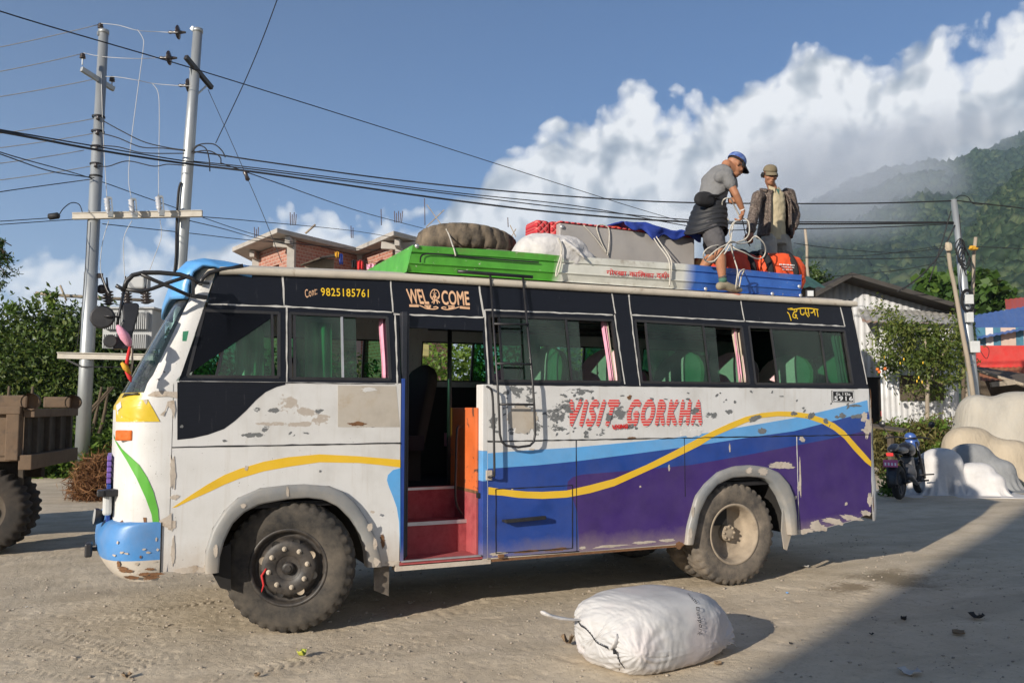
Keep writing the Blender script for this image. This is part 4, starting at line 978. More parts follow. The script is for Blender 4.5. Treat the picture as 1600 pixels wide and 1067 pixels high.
for h in fh:
    for i in range(4): wo.bar(far(*h[i], .01), far(*h[(i + 1) % 4], .01), .03, .03, 0, (0, 1, 0))
    xm = (h[0][0] + h[1][0]) / 2; wo.bar(far(xm, 1.97, .01), far(xm, 2.4, .01), .025, .025, 0, (0, 1, 0))
wo = wo.build('window', 'black metal', bus)
for n, h in enumerate(fh):
    a = .5 if n != 2 else .0
    g_ = MB(); x0, x1 = h[0][0], h[1][0]; xs_ = x0 + (x1 - x0) * (.5 if n in (1, 2, 3) else 0)
    g_.prism([(xs_, 1.97), (x1, 1.97), (x1, 2.4), (xs_, 2.4)], far, .012, .016); g_.build('glass_pane', 'tinted pane', wo)
def curtain(top, bot, wid, m, seed, yo=.07):
    mb = MB(); a, b = SP(*top), SP(*bot); r = random.Random(seed); ph = r.random() * 6
    def f(u, v):
        X = a[0] + (b[0] - a[0]) * v - wid * (1 - u) * (1 + .12 * math.sin(v * 5 + ph)); Z = a[1] + (b[1] - a[1]) * v
        return side(X, max(Z, ZB - .2), yo + .018 * math.sin(u * 9 + ph))
    mb.grid(f, 12, 10, 0, True); return mb.build('curtain', m, bus, solid=.004)
for (t_, b_, w_, m_, s_) in (((606, 497), (610, 592), .045, 'pink cloth', 1), ((957, 501), (970, 596), .05, 'beige cloth', 2), ((951, 501), (964, 596), .03, 'hot pink cloth', 3), ((1160, 512), (1171, 599), .06, 'beige cloth', 4), ((1156, 512), (1167, 599), .03, 'hot pink cloth', 5), ((1319, 518), (1333, 600), .05, 'beige cloth', 6), ((1312, 518), (1326, 600), .05, 'pink cloth', 7)): curtain(t_, b_, w_, m_, s_)
# ---- door leaf folded back at the left, header
dl_ = MB(); dl_.box((XD0 + .035, YS + .17, 1.48), (.05, .30, 1.98), 0); dl_.box((XD0 + .075, YS + .20, 1.48), (.02, .30, 1.96), 0)
dl_.build('door_leaf', ['dark blue paint' if False else 'black paint'], bus, bevel=.008)
de = MB(); de.box((XD0 + .022, YS + .012, 1.20), (.03, .02, 1.45), 0); de.build('door_edge', 'dark blue paint', bus, bevel=.004)
# ---- stairwell, partition, floor, posts
st = MB()
XW = XD1 - .045
st.box(((XD0 + XW) / 2, YS + .15, .455), (XW - XD0, .30, .03), 0)
st.box(((XD0 + XW) / 2, YS + .32, .59), (XW - XD0, .03, .28), 0); st.box(((XD0 + XW) / 2, YS + .45, .715), (XW - XD0, .26, .03), 0)
st.box(((XD0 + XW) / 2, YS + .60, .85), (XW - XD0, .03, .30), 0)
st.build('stairs', 'red carpet', bus)
ne = MB(); ne.box(((XD0 + XW) / 2, YS + .302, .722), (XW - XD0 - .02, .012, .03), 0); ne.box(((XD0 + XW) / 2, YS + .582, .985), (XW - XD0 - .02, .012, .022), 0); ne.box(((XD0 + XW) / 2, YS + .004, .476), (XW - XD0 - .03, .03, .012), 0)
ne.build_islands('stair_nosing', 'silver', bus)
pt = MB(); pt.box((XW - .012, YS + .40, 1.34), (.024, .62, .70), 0); pt.box((XW - .012, YS + .40, .72), (.026, .62, .52), 1); pt.box((XW - .012, YS + .40, .985), (.03, .62, .03), 2)
pt.build('stair_partition', ['orange board', 'red carpet', 'rusty wear'], bus, bevel=.006)
hr = MB(); hr.tube(smooth_line([(XW - .05, YS + .36, 1.52), (XW - .10, YS + .33, 1.5), (XW - .11, YS + .33, 1.2), (XW - .11, YS + .33, .9), (XW - .05, YS + .34, .78)], 6), .012, 7); hr.build('handrail', 'black metal', bus)
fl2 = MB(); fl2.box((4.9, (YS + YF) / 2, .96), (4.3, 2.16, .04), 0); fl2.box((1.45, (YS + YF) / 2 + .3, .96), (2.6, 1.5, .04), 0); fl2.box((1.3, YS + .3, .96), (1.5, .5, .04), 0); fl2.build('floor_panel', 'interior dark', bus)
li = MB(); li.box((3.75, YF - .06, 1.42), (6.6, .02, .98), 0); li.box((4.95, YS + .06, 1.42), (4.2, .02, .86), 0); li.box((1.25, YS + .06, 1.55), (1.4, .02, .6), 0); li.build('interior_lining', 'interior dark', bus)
po = MB()
for (px, Y) in ((702, YS + .72), ): 
    p = onY(px, 640, Y); po.tube([(p.x, Y, .97), (p.x, Y, 2.64)], .022, 8)
po.tube([(1.0, YS + .45, 2.5), (7.0, YS + .45, 2.5)], .014, 6); po.tube([(2.9, YF - .45, 2.5), (7.0, YF - .45, 2.5)], .014, 6)
po.build('grab_pole', 'black metal', bus)
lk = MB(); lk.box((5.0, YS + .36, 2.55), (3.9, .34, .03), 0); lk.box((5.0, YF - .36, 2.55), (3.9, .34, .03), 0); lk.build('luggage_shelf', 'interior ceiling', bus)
# ---- seats
def seat(x, y, wd, m1, m2, m3, h=1.18, sx=.10):
    s_ = MB()
    def back(u, v):                # rounded upholstered backrest
        a = u * 2 * PI; zz = v
        hw = wd / 2 * (1 if zz < .72 else math.sqrt(max(0.02, 1 - ((zz - .72) / .285) ** 2)))
        ex = .065 * (1 if zz < .8 else math.sqrt(max(.05, 1 - ((zz - .8) / .205) ** 2)))
        cx_, sy_ = math.cos(a), math.sin(a); sg = lambda t: math.copysign(abs(t) ** .45, t)
        return Vector((x + .16 * zz + ex * sg(cx_), y + hw * sg(sy_), .97 + .38 + (h - .38) * zz))
    s_.grid(back, 32, 14, 0, True, lambda i, j: (1 if 5 <= i < 7 or 9 <= i < 11 or 21 <= i < 23 or 25 <= i < 27 else (2 if 7 <= i < 8 or 23 <= i < 25 else (3 if 10 < i < 22 else 0))))
    s_.box((x - .20, y, .97 + .38), (.46, wd, .14), 3); s_.box((x - .1, y, .97 + .16), (.3, wd * .6, .30), 2)
    return s_.build('seat', [m1, m2, 'brown stripe cloth', m3], bus)
for n, x in enumerate((3.50, 4.14, 5.05, 5.65, 6.42, 6.95)):
    seat(x, YS + .55, .86, 'seat cover', 'beige cloth', 'seat pale cloth', 1.29); seat(x + .1, YF - .62, .82, 'seat cover', 'beige cloth', 'pink cloth', 1.16)
seat(7.0, (YS + YF) / 2, 2.0, 'seat dark cover', 'seat dark cover', 'seat dark cover', 1.1)
seat(1.35, YF - .55, .55, 'seat dark cover', 'seat dark cover', 'seat dark cover', 1.2); seat(2.65, YF - .6, .8, 'seat dark cover', 'brown stripe cloth', 'seat dark cover', 1.15); seat(1.9, YS + 1.1, .6, 'seat dark cover', 'brown stripe cloth', 'seat dark cover', 1.0)
sw = MB(); sw.lathe([(.19 + .014 * math.cos(a), .014 * math.sin(a)) for a in np.linspace(0, 2 * PI, 9)], (.72, YF - .55, 1.86), (-.5, 0, .8), 28); sw.build('steering_wheel', 'black metal', bus)
# driver's clutter seen through the front side window
ch = MB()
for (px, py, r) in ((345, 553, .018), (341, 568, .016), (326, 588, .014), (352, 575, .02)):
    p = onY(px, py, YS + .25); ch.ball(p, r, 0, 8, 6)
ch.build_islands('ornament', 'orange lens', bus)
gl2 = MB(); gl2.prism([(1.42 - .32, 1.95), (1.42 + .0, 1.95), (1.42, 2.5), (1.42 - .22, 2.5)], lambda u, v, o: Vector((u, YS + .32 + o, v)), 0, .01); gl2.prism([(1.68, 1.95), (2.0, 1.95), (1.98, 2.45), (1.70, 2.45)], lambda u, v, o: Vector((u, YS + .32 + o, v)), 0, .01)
gl2 = MB()
for (x0, x1, y0) in ((368, 412, 497), (476, 518, 503)):
    a_, b_ = SP(x0, 540, .16), SP(x1, 540, .16); zt_ = SP(x0, y0, .16)[1]
    gl2.grid(lambda u, v: Vector((a_[0] + (b_[0] - a_[0]) * u, YS + .17 + .03 * math.sin(u * 16) + .05 * v, 1.80 + (zt_ - 1.80) * v)), 24, 4, 0, True)
gl2.build_islands('cabin_curtain', 'seat cover', bus, solid=.004)
# ---- wheel arches and mud flaps
def flare(outer, inner, ext, name):
    n = len(inner); mb = MB(); O = [Vector((*p, 0)) for p in SPs(outer)]; I = [Vector((*p, 0)) for p in SPs(inner)]
    def res(P, m):
        d = [0]; 
        for i in range(1, len(P)): d.append(d[-1] + (P[i] - P[i - 1]).length)
        return [Vector((np.interp(t * d[-1], d, [p.x for p in P]), np.interp(t * d[-1], d, [p.y for p in P]))) for t in np.linspace(0, 1, m)]
    o_, i_ = res(O, 49), res(I, 49)
    sec = [(0, -.001), (0.02, -ext * .7), (.14, -ext), (.5, -ext * 1.0), (.86, -ext * .92), (1, -ext * .75), (1.0, .06)]
    def f(u, v):
        a = o_[int(round(u * 48))]; b = i_[int(round(u * 48))]; t, y = sec[int(round(v * 6))]; q = a.lerp(b, t); return Vector((q.x, YS + y, q.y))
    mb.grid(f, 48, 6, 0, True)
    if name == 'front':
        pass
    w_ = MB(); inn = [i_[q] for q in range(0, 49, 3)]
    def g_(u, v): q = inn[int(round(u * 16))]; return Vector((q.x, YS + .03 + .75 * v, q.y + .012))
    w_.grid(g_, 16, 2, 0, True)
    ob = mb.build('wheel_arch', 'grey paint', bus); w_.build('arch_liner', 'underside', ob)
    # bare filler where the paint has gone
    return ob
a1 = flare(arch1, arch1i, .045, 'front'); a2 = flare(arch2, arch2i, .045, 'rear')
ap = MB()
def archp(X, Z, off): return Vector((X, YS - .0475, Z))
for (px, py, rx, rz) in ((449, 768, 2.2, 7), (578, 822, 4, 6), (586, 850, 3, 10), (588, 878, 5, 6), (380, 790, 4, 3), (1170, 735, 6, 5), (1192, 736, 10, 6), (1082, 800, 2.5, 10), (1078, 832, 3, 9), (337, 862, 3, 9), (582, 800, 3, 2)):
    c = SP(px, py, -.045); s1 = .0051 if px < 700 else .0066; ap.prism(flake(c[0], c[1], rx * s1, rz * .0052, rb), archp, 0, .01, mi=0, back=False, side=False)
ap.build_islands('bare_patch', 'filler', a1)
mf = MB(); c = SP(599, 905); mf.prism([(SP(586, 887)[0], SP(590, 887)[1]), (SP(586, 925)[0], SP(586, 923)[1]), (SP(609, 931)[0], SP(609, 932)[1]), (SP(610, 887)[0], SP(610, 885)[1])], side, .03, .04); mf.build('mud_flap', 'dusty rubber', bus)
mf = MB(); mf.prism([SP(1224, 830), SP(1228, 858), SP(1232, 860), SP(1238, 838), SP(1240, 800), SP(1226, 790)], side, .02, .035); mf.build('mud_flap', 'grey paint', bus)
iw = MB(); p1 = SP(352, 865); iw.prism([SP(330, 893), SP(345, 920), SP(362, 925), SP(362, 850), SP(343, 860)], side, .05, .09); iw.build('inner_fender', 'underside', bus)
# ---- wheels
def wheel(name, c, R, wdt, dirn, dished, tm, rm, yaw=0.0, label=None, lugs=True):
    """axis points outwards (dirn = -1: towards the camera)"""
    root = bpy.data.objects.new(name, None); COL.objects.link(root); root.parent = bus; root.location = Vector(c) - bus.location
    root.rotation_euler = (0, 0, yaw); ax = (0, dirn, 0)
    rr = R * .565                                              # rim radius
    hw = wdt / 2
    prof_ = [(rr * .93, -hw * .85), (rr + .01, -hw * .95), (R * .80, -hw * 1.06), (R * .91, -hw), (R * .965, -hw * .86), (R * .975, -hw * .84), (R * .99, -hw * .5), (R, -hw * .17), (R, hw * .17), (R * .99, hw * .5), (R * .975, hw * .84), (R * .965, hw * .86), (R * .91, hw), (R * .885, hw * 1.02), (R * .875, hw * 1.05), (R * .80, hw * 1.06), (R * .72, hw * 1.06), (R * .66, hw * 1.02), (rr + .012, hw * .95), (rr * .99, hw * .87)]
    N = 180
    def tread(a, i, r, h):
        s_ = a * N / (2 * PI); j = int(round(s_)) % N; ph = j % 5
        if i in (4, 5, 10, 11): cut = .012 if ph in (0, 1) else 0; return (r - cut * (1.6 if i in (4, 11) else 1.6), h)
        if i in (6, 9): return (r - (.014 if ph in (1, 2) else 0), h)
        if i in (7, 8): return (r - (.012 if ph in (3,) else 0), h + .010 * math.sin(a * N / 5))
        if i in (3, 12): return (r - (.007 if ph in (0, 1) else 0), h - (0.004 if ph in (0, 1) else 0) * (1 if i == 12 else -1))
        return (r, h)
    mb = MB(); mb.lathe(prof_, (0, 0, 0), ax, N, 0, tread)
    # moulded ribs and raised marks on the sidewall
    for q in range(46):
        a = 2 * PI * q / 46; x = math.cos(a); z = math.sin(a)
        r0_, r1_ = rr + .035, rr + .05
        mb.bar((x * r0_, dirn * (hw * .985), z * r0_), (x * r1_, dirn * (hw * 1.02), z * r1_), .004, .006, 0, (0, 1, 0))
    t_ = mb.build('tyre', tm, root, local=True)
    for (a0, body_) in ((math.radians(62), 'MILERANT'), (math.radians(215), 'CEAT')):
        V, Fs = text_mesh(body_, 0, 1.05); tb_ = MB(); L = .085 * len(body_); rm_ = R * .775; vs = []
        for u, v in V:
            a = a0 + (.5 - u) * L / rm_; r_ = rm_ + (v - .5) * .055; vs.append((math.cos(a) * r_, dirn * hw * 1.063 - (-dirn) * -.0035, math.sin(a) * r_))
        tb_.add(vs, Fs, 0); tb_.build('sidewall_mark', tm, t_, solid=.004, local=True)
    rim = MB(); d = hw
    if not dished:     # front: hub face proud
        rp = [(rr * .99, d * .80), (rr + .014, d * .93), (rr + .012, d * .98), (rr * .965, d * .93), (rr * .93, d * .60), (rr * .86, d * .45), (rr * .80, d * .62), (rr * .74, d * .92), (rr * .68, d * 1.02), (rr * .35, d * 1.04), (rr * .33, d * .98), (rr * .30, d * .95), (.0, d * .95)]
        rim.lathe(rp, (0, 0, 0), ax, 60, 0)
        hub = MB(); hub.lathe([(rr * .17, d * .9), (rr * .165, d * 1.16), (rr * .13, d * 1.22), (.0, d * 1.22)], (0, 0, 0), ax, 20, 0); hub.lathe([(rr * .10, d * 1.2), (rr * .10, d * 1.30), (0, d * 1.30)], (0, 0, 0), ax, 6, 0, smooth=False)
        nl, rl = 8, rr * .52
    else:
        rp = [(rr * .99, d * .80), (rr + .014, d * .93), (rr + .012, d * .99), (rr * .965, d * .95), (rr * .94, d * .70), (rr * .90, d * .55), (rr * .87, d * .2), (rr * .82, -d * .15), (rr * .76, -d * .28), (rr * .45, -d * .30), (rr * .2, -d * .25), (0, -d * .25)]
        rim.lathe(rp, (0, 0, 0), ax, 60, 0)
        hub = MB(); hub.lathe([(rr * .30, -d * .35), (rr * .29, d * .12), (rr * .24, d * .2), (rr * .12, d * .22), (0, d * .22)], (0, 0, 0), ax, 20, 0)
        for q in range(8): hub.ball((math.cos(q * PI / 4) * rr * .22, dirn * d * .22, math.sin(q * PI / 4) * rr * .22), .014, 0, 8, 6)
        nl, rl = 8, rr * .42
    ro = rim.build('rim', rm, root, local=True); hub.build('hub', 'rim dusty' if dished else 'rim black', root, local=True)
    if lugs and not dished:
        for q in range(nl):
            a = 2 * PI * q / nl + .2; ln = MB(); x, z = math.cos(a) * rl, math.sin(a) * rl
            ln.lathe([(.014, d * 1.02), (.014, d * 1.14), (.008, d * 1.15), (.008, d * 1.24), (.0, d * 1.24)], (x, 0, z), ax, 10, 0, smooth=False); ln.lathe([(.019, d * 1.03), (.019, d * 1.06), (.013, d * 1.07)], (x, 0, z), ax, 12, 0); ln.build('lug_nut', 'lug nut', ro, local=True)
        ho = MB()
        for q in range(8):
            a = 2 * PI * q / 8 + .5; ho.lathe([(.030, d * 1.0), (.026, d * .97), (0, d * .97)], (math.cos(a) * rr * .70, 0, math.sin(a) * rr * .70), ax, 12, 0 if q % 3 else 1)
        ho.build_islands('hand_hole', ['underside', 'rim dusty'], ro, local=True)
        rg_ = MB(); rg_.tube([(-.16, dirn * d * 1.05, .0), (-.19, dirn * d * 1.12, -.05), (-.175, dirn * d * 1.1, -.12), (-.19, dirn * d * 1.12, -.17)], [.006, .010, .008, .003], 6); rg_.build('red_rag', 'red cloth', ro, local=True)
    return root
RW = .492
wheel('wheel', (1.235, YS + .12, RW), RW, .25, -1, False, 'rubber', 'rim black', math.radians(-19))
wheel('wheel', (5.385, YS + .14, RW - .004), RW - .004, .235, -1, True, 'dusty rubber', 'rim dusty')
wheel('wheel', (5.385, YS + .44, RW - .004), RW - .004, .235, -1, True, 'dusty rubber', 'rim dusty', lugs=False)
wheel('wheel', (1.315, YF - .14, RW), RW, .24, 1, False, 'rubber', 'rim black', math.radians(-13), lugs=False)
wheel('wheel', (5.385, YF - .14, RW), RW, .235, 1, True, 'dusty rubber', 'rim dusty', lugs=False); wheel('wheel', (5.385, YF - .44, RW), RW, .235, 1, True, 'dusty rubber', 'rim dusty', lugs=False)
un = MB(); un.box((3.9, (YS + YF) / 2 + .38, .72), (6.2, 1.15, .30), 0); un.box((4.9, YS + .4, .72), (.9, .6, .3), 0); un.box((3.4, YS + .4, .80), (1.1, .6, .2), 0); un.box((3.4, YS + .65, .62), (5.8, .10, .16), 0); un.box((3.4, YF - .65, .62), (5.8, .10, .16), 0)
un.tube([(1.315, YS + .2, RW), (1.315, YF - .2, RW)], .06, 8); un.tube([(5.385, YS + .2, RW), (5.385, YF - .2, RW)], .08, 8); un.ball((5.385, (YS + YF) / 2, RW), .2, 0, 12, 8)
un.tube([(4.4, YS + 1.0, .42), (3.2, YS + 1.0, .42)], .12, 10)
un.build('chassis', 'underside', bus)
sp_ = MB(); sp_.lathe([(.25, -.11), (.42, -.11), (.485, -.06), (.485, .06), (.42, .11), (.25, .11)], onY(985, 855, YS + .95) + Vector((0, 0, .16)), (0, .1, 1), 40, 0); sp_.build('underslung_spare', 'rubber', bus)
# ---- luggage hatch
ht = MB(); hp = SPs([(774.5, 764), (774.5, 864), (894, 856), (894, 758)])
hp = [(p[0], max(p[1], ZSILL + .012)) for p in hp]
for i in range(4): line(hp[i], hp[(i + 1) % 4], .006, 0, -.0055, side, ht)
h_ob = ht.build('luggage_hatch', 'seam black', bus)
hh = MB(); a, b = SP(785, 813), SP(848, 807); hh.bar(side(*a, -.055), side(*b, -.055), .03, .03, 0); hh.bar(side(a[0] + .01, a[1], 0), side(a[0] + .01, a[1], -.06), .03, .02, 0); hh.bar(side(b[0] - .01, b[1], 0), side(b[0] - .01, b[1], -.05), .02, .02, 0); hh.build('hatch_handle', 'black metal', h_ob, bevel=.004)
hg = MB(); p = SP(782, 863); hg.box(side(p[0], ZSILL + .02, -.012), (.05, .025, .03), 0); hg.build('hinge', 'rusty wear', h_ob, bevel=.003)
# ---- ladder and grab handle
la = MB()
def LP(px, py, off=-.07):
    x, z = SP(px, py, off); return side(x, z, off)
lr = [LP(766, 430, -.03), LP(777.5, 600), LP(780, 650), LP(781, 678), LP(784, 690), LP(791, 696), LP(810, 698.5), LP(828, 696), LP(834, 690), LP(836, 678), LP(835, 640), LP(832.5, 600), LP(817, 433, -.03)]
la.tube(lr[:1] + lr[1:], .0105, 8)
for (x0, y0, x1, y1) in ((772, 506, 826, 507), (776, 568, 831, 569), (781, 631.5, 835, 632)): la.tube([LP(x0, y0), LP(x1, y1)], .0095, 8)
la.tube([LP(715, 424, -.02), LP(740, 426, -.035), LP(832, 433, -.035)], .015, 8)
lo_ = la.build('ladder', 'black metal', bus)
gh = MB(); gh.tube(smooth_line([LP(761, 604, -.004), LP(765, 606), LP(769, 614), LP(771, 650), LP(772.5, 735), LP(771, 742), LP(765, 745, -.05), LP(763, 745, -.004)], 4), .010, 8); gh.box(LP(764, 742, -.01), (.05, .02, .08), 1); gh.build('grab_handle', ['black metal', 'filler'], bus)
# ---- front mirror bracket with mirrors
mk = MB(); YM = YS - .06
def M_(px, py, dy=0.0): return onY(px, py, YM + dy)
mk.tube([M_(*p) for p in ((194, 452), (197.5, 440), (207.5, 430), (225, 426), (250, 426), (282, 429), (300, 435), (310, 443))], .017, 7)
mk.tube([M_(*p) for p in ((197, 452.5), (220, 456), (238, 451), (265, 441), (297, 431))], .014, 7)
mk.tube([M_(*p) for p in ((217.5, 427), (240, 437.5), (265, 448), (296, 462))], .014, 7)
mk.tube([M_(*p) for p in ((181, 446), (196, 454))], .014, 7)
mk.bar(M_(302, 434), M_(302, 464), .022, .022, 0); mk.bar(M_(296, 462), M_(322, 465, .07), .03, .03, 0); mk.bar(M_(308, 441), M_(326, 443, .08), .02, .02, 0)
mk.tube([M_(194, 452), M_(185, 497), M_(183, 507)], .010, 7)
mk.tube([M_(194, 455, .02), M_(190, 470, .03), M_(196, 480, .04)], .008, 6)
mo = mk.build('mirror_bracket', 'black metal', bus)
m1 = MB(); m1.lathe([(0, .006), (.070, .006), (.082, -.002), (.078, -.010), (0, -.012)], M_(160, 495.5), (-.15, -1, .05), 28, 0, smooth=False); m1.tube([M_(163, 494, -.02), M_(176, 494, -.04), M_(187, 496)], .008, 6); m1.build('round_mirror', 'black metal', mo)
m2 = MB(); mm = lambda u, v, o: Vector((u, YM + .03 + o, v))
m2.prism(list(reversed([(M_(a, b, .03).x, M_(a, b, .03).z) for a, b in ((190, 476), (196, 474.5), (214, 474), (217.5, 477), (216, 492), (206, 527), (201, 545), (176, 546), (177, 536), (182, 522), (192, 500))])), mm, -.035, .05); m2.build('long_mirror', 'black paint', mo, bevel=.012)
m3 = MB(); m3.lathe([(0, .004), (.040, .004), (.046, 0), (.044, -.008), (0, -.008)], M_(172, 533, -.02), (-.2, -1, 0), 22, 0, smooth=False); m3.build('small_mirror', 'black metal', mo)
cl_ = MB()
cl_.tube([M_(184, 509, -.05), M_(188, 516, -.07), M_(195, 526, -.07), M_(201, 536, -.05), M_(203, 542, -.05)], [.012, .026, .034, .026, .008], 10, 0)
cl_.tube([M_(203, 541, -.05), M_(201, 552, -.06), M_(198, 566, -.05), M_(199, 573, -.05)], [.008, .012, .012, .006], 8, 1); cl_.tube([M_(190, 567, -.06), M_(196, 574, -.07), M_(203, 584, -.05)], [.01, .022, .01], 8, 2); cl_.tube([M_(196, 580, -.05), M_(203, 590, -.05), M_(205, 597, -.05)], [.006, .016, .004], 8, 1)
cl_.tube([M_(206, 540, -.03), M_(207, 565, -.03), M_(203, 590, -.03)], .008, 6, 3)
cl_.build('ribbon', ['hot pink cloth', 'red cloth', 'ochre cloth', 'beige cloth'], mo)
wp = MB(); wp.tube([FP(217, 617)[0:1] and fpt(*FP(218, 615), -.02), fpt(*FP(200, 616), -.03), onY(192, 621, YS + .3)], .008, 6); wp.build('wiper', 'black metal', bus)
mp = MB(); c = FP(289, 525); mp.prism([FP(286, 518), FP(285, 533), FP(291.5, 533), FP(295, 517)], fpt, -.006, 0); mp.build('fitness_plate', 'leaf tag green', bus)
# ---- lettering
lt = MB()
put_text(lt, 'Cont:', SPs([(475.5, 453), (495, 447.5), (495.5, 460), (477.5, 466)]), side, -.004, 0, 0, 1.1, 0)
put_text(lt, '9825185761', SPs([(501, 450), (576, 452.5), (576, 464.5), (502, 462)]), side, -.004, 1, .0, 1.12, .0010)
lt.build('contact_lettering', ['peach vinyl', 'yellow lettering'], bus); lt = MB()
put_text(lt, 'WEL', SPs([(634.4, 452), (663.8, 453), (670.5, 475), (638.8, 474)]), side, -.004, 0, 0, 1, .0025)
put_text(lt, 'COME', SPs([(689, 454.5), (731.5, 456), (733.7, 477), (691, 476)]), side, -.004, 0, 0, 1, .0025)
def stroke(mb, pts, w_, mapf, off, mi=0, conv=None):
    P = smooth_line([(*((conv or SP)(*p)), 0) for p in pts], 4); n = len(P)
    up_, dn_ = [], []
    for i in range(n):
        d = (P[min(i + 1, n - 1)] - P[max(i - 1, 0)]).normalized(); nr = Vector((-d.y, d.x, 0)) * w_ / 2; up_.append(P[i] + nr); dn_.append(P[i] - nr)
    vs = [mapf(p.x, p.y, off) for p in up_] + [mapf(p.x, p.y, off) for p in dn_]
    mb.add(vs, [(i + n, i + n + 1, i + 1, i) for i in range(n - 1)], mi)
def E(x, y): return (620 + x / 11.43, 440 + y / 11.43)
for s_, w_ in (([E(640, 330), E(600, 270), E(605, 200), E(640, 150), (679, 452.6), E(720, 160), E(750, 210), E(755, 270), E(735, 310)], .008), ([E(668, 155), E(668, 195)], .006), ([E(640, 205), E(670, 215), E(705, 205)], .006), ([E(650, 290), E(672, 235), E(700, 290)], .012), ([E(672, 240), E(674, 330)], .010),
               ([E(620, 260), E(640, 310), E(665, 330)], .007), ([E(745, 260), E(715, 310), E(685, 330)], .007), ([E(665, 330), E(640, 360), E(620, 375)], .008), ([E(680, 330), E(665, 370), E(655, 398)], .009), ([E(690, 330), E(715, 360), E(725, 398)], .009), ([E(700, 320), E(735, 350), E(765, 380)], .009),
               ([E(400, 425), E(460, 450), E(520, 480), E(600, 490), E(680, 490), E(735, 470), E(700, 450), E(650, 460)], .009), ([E(500, 425), E(560, 465), E(600, 450)], .016), ([E(490, 425), E(610, 430)], .008), ([E(1110, 450), E(1060, 470), E(980, 490), E(900, 500), E(830, 490), E(795, 470), E(840, 455), E(880, 465)], .009), ([E(1030, 440), E(960, 475), E(920, 465)], .016), ([E(910, 435), E(1030, 440)], .008),
               ([E(220, 430), E(390, 435)], .020), ([E(235, 415), E(380, 418)], .009), ([E(1120, 460), E(1300, 475)], .020), ([E(1130, 445), E(1295, 462)], .009)): stroke(lt, s_, w_, side, -.0045, 0)
lt.build('welcome_lettering', ['peach vinyl', 'yellow lettering'], bus); lt = MB()
def Yw(x, y): return (1180 + x / 6.667, 440 + y / 6.667)
for s_ in ([Yw(335, 285), Yw(400, 290), Yw(480, 278), Yw(570, 280), Yw(655, 292)], [Yw(330, 318), Yw(350, 340), Yw(372, 408)], [Yw(340, 290), Yw(380, 280), Yw(408, 305)], [Yw(430, 290), Yw(428, 310), Yw(398, 325), Yw(390, 365), Yw(415, 378), Yw(428, 352), Yw(412, 345), Yw(440, 390)], [Yw(468, 290), Yw(472, 335), Yw(500, 345), Yw(508, 320)],
           [Yw(520, 285), Yw(522, 320), Yw(545, 330), Yw(520, 325), Yw(552, 370)], [Yw(548, 285), Yw(560, 360)], [Yw(575, 325), Yw(600, 320), Yw(610, 285), Yw(622, 355)], [Yw(640, 290), Yw(652, 368)]): stroke(lt, s_, .0115, side, -.004, 1)
lt.build('name_lettering', ['peach vinyl', 'yellow lettering'], bus)
vg = MB(); VB_ = .014
put_text(vg, 'VISIT', SPs([(891, 627), (967, 627), (959, 664), (888, 664.5)]), side, -.006, 0, .22, 1.28, VB_ * .85); put_text(vg, 'GORKHA', SPs([(984, 626), (1096, 627), (1095, 662), (979, 664)]), side, -.006, 0, .16, 1.28, VB_ * .85)
vg.build('slogan', 'striped red vinyl', bus)
sc = MB(); put_text(sc, 'UXING', SPs([(956, 664), (980, 662.5), (979.5, 668.5), (957, 670)]), side, -.0115, 0, 0, 1, .004); sc.build('torn_sticker', 'red cloth', bus)
pl = MB(); q = SPs([(1299, 610), (1299.5, 628), (1334.5, 629), (1333.5, 610.5)]); pl.prism(q, side, -.004, 0, mi=0)
q2 = SPs([(1300.5, 611), (1301, 627), (1333.5, 628), (1332.5, 611.5)]); 
for i in range(4): line(q2[i], q2[(i + 1) % 4], .005, 1, -.006, side, pl)
put_text(pl, 'Ga. 1 Kha', SPs([(1305.5, 613), (1327.5, 613.2), (1328, 618), (1306, 617.5)]), side, -.006, 1, 0, 1.1, .0004); put_text(pl, '5916', SPs([(1303, 619), (1331.5, 619.3), (1332, 626), (1303, 625.5)]), side, -.006, 1, 0, 1.15, .0014)
pl.build('number_plate', ['seam black', 'plate white'], bus)
